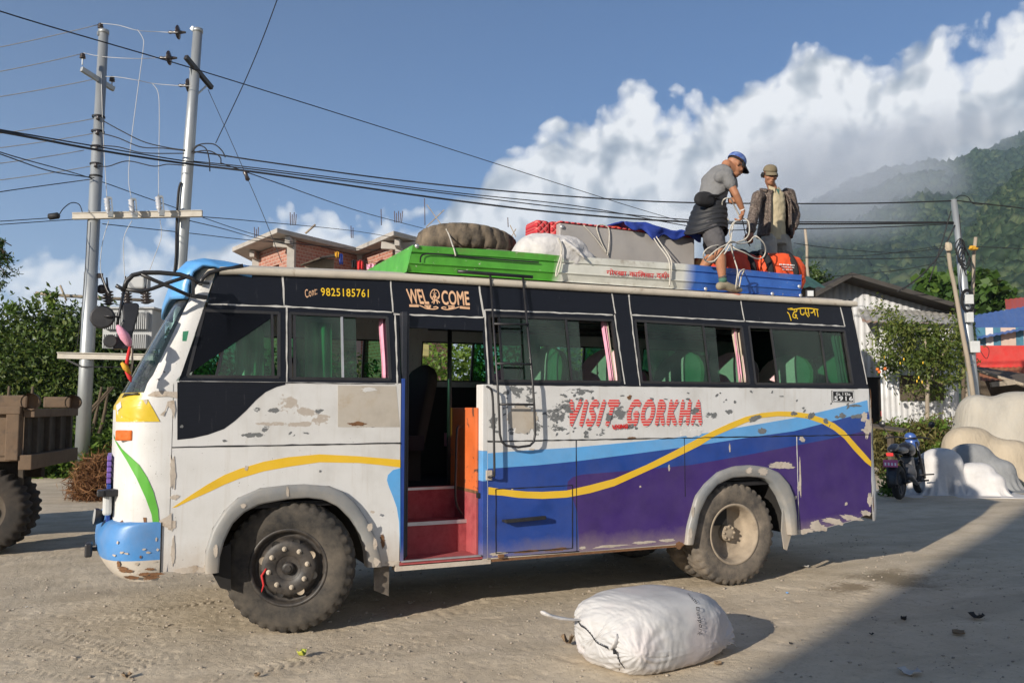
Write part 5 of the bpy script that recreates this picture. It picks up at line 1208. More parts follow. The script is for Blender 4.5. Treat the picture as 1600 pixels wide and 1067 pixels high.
# ---- roof carrier: pressed sheet sides
YC = 6.98
cr = MB()
def CP(px, py): p = onY(px, py, YC); return (p.x, p.z)
def carrier_mat():
    m, t, b = new_mat('carrier paint'); k = NT(t); P = k.n('ShaderNodeTexCoord').outputs['Object']; s = k.n('ShaderNodeSeparateXYZ'); k.l(P, s.inputs[0])
    x = k.math('ADD', s.outputs[0], k.math('MULTIPLY', k.noise(P, 5, 4), .12)); x = k.math('ADD', x, k.math('MULTIPLY', s.outputs[2], -.12)); off = 3.6
    f1 = k.math('MULTIPLY', k.math('SUBTRACT', x, 3.62 - off - .34), 9.0, True); f2 = k.math('MULTIPLY', k.math('SUBTRACT', x, 5.06 - off - .34), 7.0, True)
    n = k.noise(P, 5, 5, .6); gcol = k.ramp(n, [(.3, (.055, .25, .022)), (.6, (.085, .35, .035))]); wcol = k.ramp(n, [(.3, (.5, .5, .44)), (.6, (.62, .62, .56))]); bcol = k.ramp(n, [(.3, (.02, .085, .34)), (.6, (.035, .13, .45))])
    c = k.mix(f2, k.mix(f1, gcol, wcol), bcol)
    ch_ = k.noise(P, 26, 5, .7); c = k.mix(k.ramp(ch_, [(.66, 0.0), (.69, 1.0)]), c, (.55, .52, .45))
    r = k.noise(P, 6, 6, .7); zz = k.math('SUBTRACT', k.math('MULTIPLY', k.math('ABSOLUTE', k.math('SUBTRACT', s.outputs[2], 2.955)), 7.0), .42)
    c = k.mix(k.math('MULTIPLY', k.ramp(r, [(.5, 0.0), (.66, 1.0)]), k.math('MULTIPLY', zz, 1.5, True), True), c, (.16, .10, .055))
    k.l(c, b.inputs['Base Color']); b.inputs['Roughness'].default_value = .42; MATS['carrier paint'] = m
carrier_mat()
ctop = lambda X: np.interp(X, [2.26, 3.0, 3.9, 5.0, 6.51], [CP(650, 383.5)[1], CP(795, 392)[1], CP(930, 403)[1], CP(1080, 413)[1], CP(1251, 429.5)[1]]); cbot = lambda X: np.interp(X, [2.19, 6.5], [2.838, 2.85])
XC0, XC1 = 2.235, 6.51
csec = [(0, 0), (.02, .05), (.0, .30), (-.012, .315), (-.012, .345), (.0, .36), (.0, .66), (.014, .68), (.014, .72), (0, .74), (0, .96), (.025, 1.0), (.06, 1.0), (.06, .9)]
def cside(u, v):
    X = XC0 + (XC1 - XC0) * u; y, t = csec[int(round(v * 13))]; z0, z1 = cbot(X), ctop(X); X2 = X - .05 * (1 - t) * (1 if u == 0 else 0)
    dent = .012 * (fbm(X * 3, t * 2.0 + 7, 3, 8) - .5); return Vector((X2, YC + y + float(dent) - .02 * t, z0 + (z1 - z0) * t))
cr.grid(cside, 60, 13, 0, False)
def cfront(u, v):
    t = v; z0, z1 = cbot(2.2), ctop(2.26); return Vector((XC0 - .05 * (1 - t), YC - .02 * t + (1.75) * u, z0 + (z1 - z0) * t))
cr.grid(cfront, 12, 4, 0, False)
def cfar(u, v): X = XC0 + (XC1 - XC0) * u; return Vector((X, YC + 1.75, cbot(X) + (ctop(X) - cbot(X)) * v))
cr.grid(cfar, 20, 3, 0, False)
def cback(u, v): return Vector((XC1, YC - .02 * v + 1.75 * u, 2.85 + (ctop(6.5) - 2.85) * v))
cr.grid(cback, 8, 3, 0, False)
cr.box(((XC0 + XC1) / 2, YC + .87, 2.905), (XC1 - XC0 - .02, 1.70, .012), 1)
for X in np.arange(2.4, 6.5, .8): cr.box((X, YC + .95, 2.86), (.05, 1.6, .06), 1)
# pressed panel outline on the green end
car = cr.build('roof_carrier', ['carrier paint', 'rusty wear'], bus)
pr_ = MB()
for pts in ([(655, 411), (656, 402), (662, 398), (680, 398), (760, 405), (840, 411)], ): stroke(pr_, pts, .014, lambda u, v, o: Vector((u, YC - .030 + o, v)), 0, 0, CP)
pr_.build('pressed_edge', 'seam black', car)
rv = MB()
for (px, py) in ((1100, 452), (1204, 459.5), (1248, 462), (1246, 448), (650, 385.5)):
    x, z = CP(px, py); rv.lathe([(0, .012), (.014, .01), (.02, 0)], (x, YC - .028, z), (0, -1, 0), 10)
rv.build_islands('bracket', 'silver', car)
tx_ = MB(); cmap = lambda u, v, o: Vector((u, YC - .034 + o, v))
def D(x, y): return (930 + x / 11.43, 400 + y / 11.43)
for s_, q in (('गोरखा', (D(170, 238), D(528, 265), D(528, 360), D(170, 342))), ('का' + 'ि' + 'लका', (D(575, 262), D(1022, 300), D(1012, 398), D(575, 372))), ('दशन', (D(1060, 318), D(1330, 338), D(1325, 420), D(1060, 408)))):
    put_text(tx_, s_, [CP(*p) for p in q], cmap, 0, 0, 0, 1, .0012)
stroke(tx_, [D(1190, 330), D(1215, 300), D(1235, 308), D(1240, 335)], .008, cmap, 0, 0, CP)
tx_.build('carrier_lettering', 'red cloth', car)
# ================================================================== things carried on the roof
mat('sack white', (.52, .51, .50), .8, .08, 7, .6, 9, bdist=.03, dust=.22, dustcol=(.5, .43, .35), dscale=3)
mat('red quilt', (.50, .035, .045), .8, .2, 30, .3, 60)
mat('grey sheet', (.33, .315, .305), .6, .12, 4, .12, 40, dust=.35, dustcol=(.42, .37, .30))
mat('blue tarp', (.02, .045, .26), .45, .2, 10, .2, 40)
mat('orange fabric', (.70, .085, .022), .7, .15, 10, .2, 60)
mat('orange dark fabric', (.52, .05, .02), .7, .2, 10, .2, 60)
mat('black webbing', (.014, .014, .016), .85, .2)
mat('rope', (.50, .47, .41), .9, .2, 60, .5, 200)
mat('olive cloth', (.16, .15, .085), .9, .2, 10, .2, 50)
ZR = 2.91                                   # carrier floor
# spare tyre lying flat
tc = Vector((3.07, 7.86, 3.245))
mb = MB(); R = .52; hw = .118
NT_ = 208
def trd(a, i, r, h):
    j = int(round(a * NT_ / (2 * PI))) % NT_; ph = (j + (2 if h > 0 else 0)) % 8
    if i in (3, 4, 7, 8): return (r - (.026 if ph < 3 else 0), h)
    if i in (5, 6): return (r - (.016 if ph in (1, 2, 3) else 0), h)
    return (r, h)
mb.lathe([(.27, -hw * .9), (.30, -hw), (.41, -hw * 1.08), (.465, -hw * .92), (.49, -hw * .75), (.5, -hw * .25), (.5, hw * .25), (.49, hw * .75), (.465, hw * .92), (.41, hw * 1.08), (.30, hw), (.27, hw * .9), (.27, -hw * .9)], tc, (.10, .10, 1), NT_, 0, trd)
mat('old tyre', (.055, .047, .038), .95, .3, 6, .3, 50, dust=.75, dustcol=(.26, .20, .135), dscale=6)
o = mb.build('tyre', 'old tyre'); tag(o, 'worn brown truck tyre lying flat on the green front of the roof carrier', 'tyre')
mb = MB()
def lump(mb, c, r, rot=0, sq=.75, nz=.05, sd=0, fl=0):
    R_ = Matrix.Rotation(rot, 3, 'Z')
    def fn(p):
        q = Vector([math.copysign(abs(t) ** sq, t) for t in p]); n = float(fbm(p.x * 2 + sd, p.y * 2 + p.z * 1.7, 3, sd)) - .5; rg1 = float(vnoise(np.array(math.atan2(p.y, p.x) * 2.4 + sd + p.z * .9), np.array(p.z * 1.3 + 1.5 * p.x + sd), sd + 4)); rdg = (1 - abs(2 * rg1 - 1)) ** 3
        n2 = float(fbm(math.atan2(p.y, p.x) * 3.2 + sd + p.z * .6, p.z * 1.1 + 3, 3, sd + 9)) - .5; q = q * (1 + nz * 2 * n + nz * 1.2 * n2 + nz * .9 * (rdg - .3))
        if q.z < fl - 1: q.z = fl - 1
        return q
    mb.ball(c, r, 0, 40, 26, R_, True, fn)
lump(mb, (3.12, 7.22, 3.05), (.24, .12, .085), 0, .8, .06, 3); lump(mb, (3.32, 7.2, 3.03), (.14, .1, .07), 0, .8, .06, 4)
o = mb.blob('folded_cloth', 'olive cloth', None, .012, 4, [(.02, .08)]); tag(o, 'olive green folded cloth tucked under the roof tyre', 'cloth')
# white sack spilling over the carrier edge
mb = MB(); lump(mb, (3.66, 7.22, 3.13), (.36, .26, .19), -.1, .8, .05, 7); lump(mb, (3.90, 7.04, 3.07), (.16, .07, .09), .2, .8, .04, 8)
mb.tube([onY(880, 376, 6.98), onY(900, 390, 6.93), onY(912, 402, 6.915), onY(915, 408, 6.92)], [.05, .035, .022, .010], 10, flat=.5)
o = mb.blob('sack', 'sack white', None, .012, 6, [(.02, .16), (.006, .03)]); tag(o, 'soft white sack draped over the edge of the roof carrier beside the tyre', 'sack')
# red quilted mattress and the grey sheet-sided box behind it
def quilt():
    m, t, b = new_mat('quilted red'); k = NT(t); P = k.n('ShaderNodeTexCoord').outputs['Object']; s = k.n('ShaderNodeSeparateXYZ'); k.l(P, s.inputs[0])
    u = k.math('ADD', s.outputs[0], s.outputs[2]); v = k.math('SUBTRACT', s.outputs[0], s.outputs[2])
    f = k.math('MULTIPLY', k.math('ABSOLUTE', k.math('SINE', k.math('MULTIPLY', u, 48.0))), k.math('ABSOLUTE', k.math('SINE', k.math('MULTIPLY', v, 48.0))))
    c = k.ramp(f, [(.05, (.62, .16, .14)), (.22, (.42, .02, .03)), (1, (.50, .03, .035))]); k.l(c, b.inputs['Base Color']); b.inputs['Roughness'].default_value = .7
    bn = k.n('ShaderNodeBump'); bn.inputs['Strength'].default_value = .7; bn.inputs['Distance'].default_value = .02; k.l(f, bn.inputs['Height']); k.l(bn.outputs[0], b.inputs['Normal']); MATS['quilted red'] = m
quilt()
def bundle(x0, x1, y0, y1, z0, z1, rx=0): return Vector(((x0 + x1) / 2, (y0 + y1) / 2, (z0 + z1) / 2)), Vector((x1 - x0, y1 - y0, z1 - z0))
YQ = 7.5
a = onY(826, 347, YQ); b_ = onY(874, 378, YQ); a2 = onY(874, 350, YQ)
mb = MB()
for (x0, x1) in ((a.x, a.x + .155), (a.x + .16, a2.x - .0)): mb.box(((x0 + x1) / 2, YQ - .02, (a.z + 3.0) / 2), (x1 - x0, .26, a.z - 3.0), 0, Matrix.Rotation(.03, 3, 'Y'))
o = mb.build('mattress', 'quilted red', None, bevel=.035, seg=3); tag(o, 'folded red quilted mattress standing behind the white sack on the roof', 'mattress')
g0, g1 = onY(874, 348, 7.28), onY(1085, 372, 7.28)
mb = MB(); Rt = Matrix.Rotation(math.atan2(-(g1.z - g0.z), g1.x - g0.x), 3, 'Y'); Lg = (g1 - g0).length
zc = (g0.z + g1.z) / 2
mb.box(((g0.x + g1.x) / 2, 7.28 + .22, zc - .26), (Lg, .44, .52), 0, Rt)
o = mb.build('metal_chest', ['grey sheet', 'quilted red'], None, bevel=.012); tag(o, 'long grey sheet metal chest with red top tied in the roof carrier', 'chest')
mb = MB(); mb.box(((g0.x + g1.x) / 2, 7.28 + .22, zc + .010), (Lg + .01, .46, .016), 0, Rt); mb.build('red_lid', 'quilted red', o, bevel=.006)
mb = MB(); p = g0 + Vector((.03, -.006, -.04)); mb.lathe([(0, .008), (.018, .008), (.022, 0)], p, (0, -1, 0), 12); mb.build('corner_stud', 'silver', o)
# blue tarpaulin over the chest
mb = MB()
def tarp(u, v):
    X = np.interp(u, [0, 1], [onY(975, 360, 7.25).x, onY(1092, 372, 7.25).x]); top_ = np.interp(u, [0, .3, .6, 1], [onY(975, 352, 7.3).z, onY(1010, 353, 7.3).z, onY(1040, 364, 7.3).z, onY(1092, 368, 7.3).z])
    n = float(fbm(u * 9, v * 3 + 2, 3, 4)) - .5; drop = np.interp(u, [0, .3, .55, .8, 1], [.03, .14, .10, .06, .09]) * (1 + .3 * math.sin(u * 21))
    if v < .6: return Vector((X, 7.9 - (7.9 - 7.25) * v / .6, top_ + .02 + .05 * n + .02 * math.sin(u * 14 + v * 5)))
    return Vector((X, 7.25 - .03 + .05 * n, top_ + .02 - drop * (v - .6) / .4 + .02 * n))
mb.grid(tarp, 40, 16, 0, True); o = mb.build('tarpaulin', 'blue tarp', None, solid=.006); tag(o, 'crumpled blue tarpaulin draped over the far end of the grey chest', 'tarpaulin')
mb = MB()
def otarp(u, v):
    X = onY(955 + 30 * u, 357, 7.3).x; return Vector((X, 7.8 - .5 * v, onY(965, 355, 7.3).z + .03 * math.sin(u * 5) + .03 * math.sin(v * 4)))
mb.grid(otarp, 10, 10, 0, True); o = mb.build('cloth', 'orange fabric', None, solid=.008); tag(o, 'small orange red cloth beside the blue tarpaulin on the grey chest', 'cloth')
# carton beside the chest
mb = MB(); p = onY(1096, 412, 7.4); mb.box((p.x, 7.55, 3.1), (.14, .3, .32), 0)
mat('printed carton', (.52, .30, .12), .7, .3, 12, .1, 40, col2=(.35, .06, .03), c2lo=.5, c2hi=.55, c2scale=9)
o = mb.build('carton', 'printed carton', None, bevel=.01); tag(o, 'small orange and brown carton wedged between the grey chest and the red bag', 'carton')
# duffel bags
def duffel(name, c, L, r, rot, m, label, sd, straps):
    t = thing(name, label, 'bag', c); mb = MB(); Rz = Matrix.Rotation(rot, 3, 'Z')
    def fn(p):
        q = Vector((math.copysign(abs(p.x) ** .55, p.x), math.copysign(abs(p.y) ** .85, p.y), math.copysign(abs(p.z) ** .85, p.z)))
        n = float(fbm(p.x * 3 + sd, p.y * 3 + p.z * 2, 3, sd)) - .5; return q * (1 + .16 * n)
    mb.ball(c, (L / 2, r, r * .95), 0, 40, 26, Rz, True, fn)
    b0 = mb.blob('body', m, t, .012, 3, [(.025, .07)])
    for s_ in straps:
        sb = MB(); pts = []
        for q in range(25):
            a = 2 * PI * q / 24; rr_ = 1.06; pts.append(Vector(c) + Rz @ Vector((L / 2 * s_ + .02 * math.sin(a * 2), r * rr_ * math.cos(a), r * .95 * rr_ * math.sin(a))))
        sb.tube(pts, .035, 6, 0, flat=.25); sb.build('strap', 'black webbing', t)
    return t
c1 = onY(1212, 400, 7.32); c2_ = onY(1150, 398, 7.42)
d1 = duffel('duffel_bag', (c1.x, 7.32, 3.16), .62, .21, -.12, 'orange fabric', 'bright orange duffel bag with white print in front of the man in camouflage', 21, (-.72, .28))
d2 = duffel('duffel_bag', (c2_.x, 7.45, 3.15), .60, .23, .12, 'orange dark fabric', 'darker red orange duffel bag between the two men', 25, (.1, .85))
mat('white print', (.75, .72, .7), .6, .05)
# a few scribbled lines of white print, too small to read
mb = MB()
for q in range(3):
    for w_ in range(5 - q): x0 = c1.x - .12 + w_ * .045 + q * .02; mb.box((x0, 7.32 - .222 + (x0 - c1.x) * -.10, 3.205 - q * .026), (.034, .006, .013 if q == 0 else .008))
mb.build('print', 'white print', d1)
mb = MB(); p = onY(1238, 418, 7.2); lump(mb, (p.x + .02, 7.25, 3.05), (.16, .13, .10), .3, .8, .25, 31); q = onY(1175, 414, 7.15); lump(mb, (q.x, 7.15, 3.06), (.16, .08, .045), .1, .8, .2, 33)
o = mb.blob('loose_fabric', 'orange fabric', None, .012, 3, [(.03, .06)]); tag(o, 'loose orange bag cover spilling along the blue edge of the carrier', 'bag cover')
# ropes
def rope(name, pts, label, r=.0085, cat='rope', mi='rope', n=6):
    mb = MB(); mb.tube(smooth_line(pts, n), r, 6); o = mb.build(name, mi); return tag(o, label, cat)
def Q(px, py, Y): return onY(px, py, Y)
rope('rope', [Q(697, 358, 7.5), Q(702, 368, 7.45), Q(707, 383, 7.0), Q(709, 388, 6.96), Q(712, 400, 6.945)], 'thin rope tied over the roof tyre to the green carrier side', .007)
rope('rope', [Q(872, 372, 6.93), Q(877, 385, 6.925), Q(876, 400, 6.93), Q(870, 420, 6.93), Q(869, 432, 6.93), Q(875, 418, 6.93), Q(878, 398, 6.925)], 'white rope hanging from the white sack down the green carrier side', .008)
rope('rope', [Q(912, 352, 7.27), Q(930, 372, 7.262), Q(948, 396, 7.26), Q(938, 375, 7.262), Q(933, 353, 7.27), Q(950, 355, 7.27), Q(952, 375, 7.262), Q(949, 400, 7.26)], 'slack thin rope hanging in a V on the side of the grey chest', .006)
rope('rope', [Q(1020, 370, 7.24), Q(1030, 385, 7.1), Q(1044, 405, 6.955), Q(1047, 425, 6.94), Q(1046, 447, 6.95), Q(1049, 425, 6.94), Q(1048, 405, 6.955), Q(1034, 383, 7.1), Q(1024, 368, 7.24)], 'doubled white rope tying the blue tarpaulin over the white carrier side', .0065)
# ================================================================== the two men
mat('skin', (.30, .135, .075), .55, .12, 14, .05, 80, spec=.4)
mat('skin warm', (.33, .15, .08), .55, .12, 14, .05, 80, spec=.4)
mat('dark hair', (.012, .010, .009), .6, .2)
mat('grey tee', (.165, .165, .165), .9, .1, 12, .15, 120)
mat('black puffer', (.016, .017, .020), .6, .2, 10, .1, 60, spec=.4)
mat('dark grey shorts', (.075, .072, .075), .85, .15, 10, .15, 90)
mat('cap blue', (.12, .19, .40), .8, .35, 22, .15, 90, col2=(.05, .09, .28), c2lo=.48, c2hi=.55, c2scale=20)
mat('cap black', (.012, .012, .013), .7, .1)
mat('cap khaki', (.165, .135, .085), .9, .15, 12, .15, 90)
mat('khaki shirt', (.42, .36, .235), .9, .1, 8, .15, 70)
mat('jeans grey', (.27, .275, .255), .9, .15, 8, .2, 80, dust=.4)
mat('green undershirt', (.06, .14, .11), .9, .1)
mat('sock green', (.06, .14, .10), .9, .2); mat('sock dark', (.09, .085, .08), .9, .2)
mat('shoe khaki', (.235, .20, .14), .85, .2, 14, .2, 60); mat('sole red', (.45, .16, .11), .8, .2); mat('bracelet', (.7, .68, .66), .4, .1)
def camo():
    m, t, b = new_mat('brown camouflage'); k = NT(t); P = k.n('ShaderNodeTexCoord').outputs['Object']
    n = k.noise(P, 14, 4, .6, .8); l_ = k.noise(P, 26, 2, .5, 2.2)
    c = k.ramp(n, [(.36, (.014, .010, .010)), (.45, (.050, .034, .028)), (.55, (.085, .060, .048)), (.63, (.030, .022, .018))], False)
    c = k.mix(k.ramp(k.math('ABSOLUTE', k.math('SUBTRACT', l_, .5)), [(.010, .9), (.022, 0.0)]), c, (.34, .29, .24))
    s2 = k.noise(P, 40, 2); c = k.mix(k.ramp(s2, [(.70, 0.0), (.72, .7)]), c, (.30, .26, .22))
    k.l(c, b.inputs['Base Color']); b.inputs['Roughness'].default_value = .85; MATS['brown camouflage'] = m
camo()
def limb(mb, pts, rs, n=14, fl=1.0):
    mb.tube(pts, rs, n, flat=fl)
    for p, r in zip(pts, rs): mb.ball(p, r * .985, 0, 14, 10)
def torso(mb, pts, secs, xdir, n=24):
    """stack of ellipses: secs = (half width along xdir, half depth)"""
    rings = []; pts = [Vector(p) for p in pts]
    for i, p in enumerate(pts):
        d = (pts[min(i + 1, len(pts) - 1)] - pts[max(0, i - 1)]).normalized(); x = Vector(xdir); x = (x - d * x.dot(d)).normalized(); y = d.cross(x)
        rings.append([p + x * math.cos(2 * PI * j / n) * secs[i][0] + y * math.sin(2 * PI * j / n) * secs[i][1] for j in range(n)])
    vs = [q for r in rings for q in r]; N = len(pts)
    fs = [(i * n + j, i * n + (j + 1) % n, (i + 1) * n + (j + 1) % n, (i + 1) * n + j) for i in range(N - 1) for j in range(n)] + [tuple(reversed(range(n))), tuple((N - 1) * n + j for j in range(n))]
    mb.add(vs, fs, 0, True)
def hand(mb, wrist, d, nrm, curl, s=1.0, mirror=1):
    """palm, four unequal bent fingers and a thumb from the side of the palm; d = direction of the hand, nrm = palm normal"""
    w_ = Vector(wrist); d = Vector(d).normalized(); nrm = Vector(nrm); nrm = (nrm - d * nrm.dot(d)).normalized(); sd = d.cross(nrm) * mirror
    R_ = Matrix((sd, d, nrm)).transposed(); pc = w_ + d * .045 * s
    mb.ball(pc, (.040 * s, .052 * s, .017 * s), 0, 16, 10, R_)
    for q, (off, L, c) in enumerate(((-.030, .070, .9), (-.010, .080, 1.0), (.010, .076, 1.05), (.028, .060, 1.15))):
        p = w_ + d * .086 * s + sd * off * s; pts = [p - d * .03 * s, p]; a = 0; dd = d.copy()
        for f in (.45, .32, .23):
            a += curl * c; dd = d * math.cos(a) + nrm * math.sin(a); p = p + dd * L * f * s; pts.append(p)
        mb.tube(pts, [.0105 * s, .0100 * s, .0095 * s, .0085 * s, .0070 * s], 8)
        for p_, r_ in zip(pts, (.0105, .01, .0095, .0085, .007)): mb.ball(p_, r_ * s, 0, 8, 6)
    p = w_ + d * .025 * s - sd * .032 * s; t1 = p + (-sd * .7 + d * .7 + nrm * .25).normalized() * .035 * s; t2 = t1 + (d * .9 - sd * .15 + nrm * (.4 + curl * .4)).normalized() * .032 * s; t3 = t2 + (d * .9 + sd * .2 + nrm * (.5 + curl * .5)).normalized() * .024 * s
    mb.tube([p, t1, t2, t3], [.013 * s, .0115 * s, .0105 * s, .008 * s], 8)
    for p_, r_ in ((t1, .0115), (t2, .0105), (t3, .008)): mb.ball(p_, r_ * s, 0, 8, 6)
def head(mb, c, M, s=1.0):
    """M: local axes, face towards -Y"""
    def B(x, y, z, r): mb.ball(Vector(c) + M @ (Vector((x, y, z)) * s), tuple(q * s for q in r), 0, 16, 12, M)
    B(0, .012, .035, (.073, .092, .088)); B(0, -.022, -.015, (.064, .066, .085)); B(0, -.040, -.070, (.046, .046, .040)); B(0, -.060, -.088, (.024, .022, .02))
    B(0, -.088, -.012, (.010, .016, .030)); B(0, -.098, -.028, (.016, .014, .011)); B(0, -.080, .022, (.052, .018, .012))
    B(0, -.084, -.055, (.024, .011, .007)); B(0, -.082, -.064, (.021, .010, .007))
    for sx in (-1, 1): B(sx * .074, .014, -.005, (.010, .020, .032)); B(sx * .040, -.058, -.025, (.026, .022, .022))
def face_bits(t, c, M, s=1.0):
    mb = MB()
    for sx in (-1, 1): mb.ball(Vector(c) + M @ (Vector((sx * .030, -.079, .004)) * s), tuple(q * s for q in (.012, .007, .006)), 0, 10, 8, M)
    mb.build('eyes', 'dark hair', t)
    mb = MB(); mb.ball(Vector(c) + M @ (Vector((0, -.0925, -.0595)) * s), tuple(q * s for q in (.020, .003, .002)), 0, 10, 6, M)
    mb.build('mouth', 'orange dark fabric' if False else 'dark hair', t)
def cap(t, c, M, m_crown, m_brim, s=1.0, tilt=0.0):
    mb = MB(); c = Vector(c)
    def dome(u, v):
        a = u * 2 * PI; th = v * PI / 2; r = math.cos(th) ** .8
        p = Vector((.080 * r * math.cos(a), .098 * r * math.sin(a) + .008, .040 + .082 * math.sin(th) ** .9)); return c + M @ (p * s)
    mb.grid(dome, 32, 10, 0, True); o = mb.build('cap', m_crown, t, solid=.006)
    mb = MB()
    def brim(u, v):
        a = PI + .38 + u * (PI - .76); ex = .078 * max(0, math.sin(u * PI)) ** .6 * v
        p = Vector((.080 * math.cos(a) * (1 - .02 * v), .098 * math.sin(a) + .008 - ex, .040 - .034 * v - .020 * v * (abs(math.cos(a)) ** 2))); return c + M @ (p * s)
    mb.grid(brim, 20, 6, 0, True); mb.build('brim', m_brim, o, solid=.005)
    mb = MB(); mb.ball(c + M @ Vector((0, .008, .122 * s)), .006, 0, 8, 6); mb.build('button', m_crown, o)
def axes(face, up):                       # columns: local x, y (back of head), z
    z = Vector(up).normalized(); y = -Vector(face); y = (y - z * y.dot(z)).normalized(); x = y.cross(z); return Matrix((x, y, z)).transposed()
# ---------------- man stooping on the roof edge, seen from his right side
A_ = lambda px, py, Y: onY(px, py, Y)
foot = A_(1129, 449, 6.875)
mA = thing('person', 'man in grey T-shirt and blue cap stooping on the roof edge with rope', 'person', (foot.x, foot.y, 2.79))
hipN, hipF = A_(1108, 352, 6.98), A_(1112, 354, 7.18); kneeN, ankN = A_(1124, 393, 6.87), A_(1129, 437, 6.875)
kneeF, ankF = A_(1113, 398, 7.2), A_(1094, 425, 7.22)
waist = A_(1112, 318, 7.08); chest = A_(1119, 283, 7.09); neck0 = A_(1133, 262, 7.09); headc = A_(1149, 259, 7.09)
shN, shF = A_(1135, 276, 6.90), A_(1139, 276, 7.27); elN, wrN = A_(1150, 304, 6.84), A_(1161, 330, 6.86)
elF, wrF = A_(1150, 312, 7.22), A_(1143, 316, 7.03)
MA = axes((.80, -.10, -.60), (.50, .0, .86))
mb = MB(); head(mb, headc, MA, 1.0); limb(mb, [neck0 - Vector((.03, 0, .05)), neck0 + Vector((.02, 0, .03)), headc - MA @ Vector((0, -.01, .05))], [.062, .056, .054])
torso(mb, [hipN.lerp(hipF, .5), waist, chest, neck0 - Vector((.02, 0, .03))], [(.13, .10), (.12, .09), (.15, .105), (.08, .07)], (0, 1, 0))
limb(mb, [shN, shN.lerp(elN, .5), elN, elN.lerp(wrN, .35), wrN], [.050, .043, .036, .037, .024]); limb(mb, [shF, elF, elF.lerp(wrF, .4), wrF], [.05, .037, .036, .024])
limb(mb, [hipN, hipN.lerp(kneeN, .5), kneeN, kneeN.lerp(ankN, .3), kneeN.lerp(ankN, .7), ankN, ankN + Vector((.01, 0, -.07))], [.085, .074, .055, .058, .044, .034, .036]); limb(mb, [hipF, kneeF, kneeF.lerp(ankF, .4), ankF], [.085, .056, .058, .036])
hand(mb, wrN, A_(1157, 345, 6.87) - wrN, (-.8, .25, -.1), .75, 1.0, 1); hand(mb, wrF, A_(1139, 309, 6.98) - wrF + Vector((0, -.04, 0)), (0, .1, -1), 1.0, 1.0, -1)
mb.blob('body', 'skin warm', mA, .0065, 3); face_bits(mA, headc, MA)
cap(mA, headc + MA @ Vector((0, 0, .012)), MA, 'cap blue', 'cap black', 1.02)
mb = MB()
def hairA(u, v): a = u * 2 * PI; return headc + MA @ Vector((.0745 * math.cos(a), .012 + .0935 * math.sin(a), .05 - .022 * v))
mb.grid(hairA, 28, 3, 0, True); mb.build('hair', 'dark hair', mA, solid=.003)
mb = MB(); torso(mb, [waist + Vector((-.01, 0, .0)), waist.lerp(chest, .5) + Vector((-.005, 0, 0)), chest, chest.lerp(neck0, .55), neck0 - Vector((.005, 0, .02))], [(.155, .135), (.165, .13), (.19, .13), (.175, .105), (.075, .07)], (0, 1, 0), 28)
limb(mb, [shN + Vector((-.04, .03, .0)), shN, shN.lerp(elN, .42)], [.075, .072, .062]); limb(mb, [shF + Vector((-.04, -.03, 0)), shF, shF.lerp(elF, .42)], [.075, .072, .064])
mb.blob('t_shirt', 'grey tee', mA, .0075, 4, [(.018, .06)])
mb = MB()
def puff(u, v):
    a = u * 2 * PI; c_ = waist.lerp(hipN.lerp(hipF, .5), v * 1.35) + Vector((-.02 - .03 * v, 0, -.0)); r = 1 + .055 * abs(math.sin(v * PI * 5.5)) + .03 * float(fbm(u * 6, v * 4, 2, 3))
    wx = np.interp(v, [0, .3, 1], [.135, .165, .205]); wy = np.interp(v, [0, .3, 1], [.165, .19, .215]); dz = -.035 * math.sin(a * 2 + 1) * v
    return c_ + Vector((math.cos(a) * wx * r, math.sin(a) * wy * r, dz))
mb.grid(puff, 48, 44, 0, True); mb.build('jacket_round_waist', 'black puffer', mA, solid=.012)
mb = MB(); hc = hipN.lerp(hipF, .5); torso(mb, [hc + Vector((0, 0, .12)), hc, hc - Vector((-.01, 0, .06))], [(.16, .13), (.165, .135), (.16, .125)], (0, 1, 0)); limb(mb, [hipN, hipN.lerp(kneeN, .5), hipN.lerp(kneeN, .74) + Vector((0, 0, 0))], [.10, .105, .092]); limb(mb, [hipF, hipF.lerp(kneeF, .8)], [.10, .09])
mb.blob('shorts', 'dark grey shorts', mA, .009, 3, [(.02, .06)])
# sling bag with strap
mb = MB(); sbc = A_(1101, 312, 6.93); lump(mb, sbc, (.115, .055, .075), 0, .8, .08, 41); mb.tube([sbc + Vector((.0, -.02, .03)), A_(1122, 306, 6.90), A_(1135, 298, 6.95), A_(1140, 290, 7.05)], [.05, .03, .02, .016], 8, flat=.4)
mb.blob('sling_bag', 'black webbing', mA, .009, 3)
mb = MB(); mb.tube([ankN + Vector((0, 0, .015)), ankN - Vector((-.005, 0, .03))], [.041, .040], 14); s1_ = mb.build('sock', 'sock green', mA); mb = MB(); mb.tube([ankN + Vector((0, 0, .04)), ankN + Vector((0, 0, .014))], [.040, .0415], 14); mb.build('sock_band', 'sock dark', s1_)
mb = MB(); f0 = ankN - Vector((.0, 0, .055)); limb(mb, [f0 + Vector((-.035, 0, -.012)), f0 + Vector((.02, -.002, .0)), f0 + Vector((.09, -.008, -.022)), f0 + Vector((.16, -.014, -.034)), f0 + Vector((.20, -.016, -.040))], [.042, .046, .043, .036, .026])
mb.blob('shoe', 'shoe khaki', mA, .006, 3)
mb = MB(); zz = 2.793
sol = [(f0.x - .075, 0), (f0.x - .07, .036), (f0.x + .05, .038), (f0.x + .15, .044), (f0.x + .215, .026), (f0.x + .228, 0), (f0.x + .215, -.03), (f0.x + .15, -.046), (f0.x + .05, -.040), (f0.x - .07, -.036)]
mb.prism(list(reversed([(x, y + 6.875 - (x - f0.x) * .07) for x, y in sol])), lambda u, v, o: Vector((u, v, zz + o)), 0, .022); mb.build('sole', 'sole red', mA, bevel=.004)
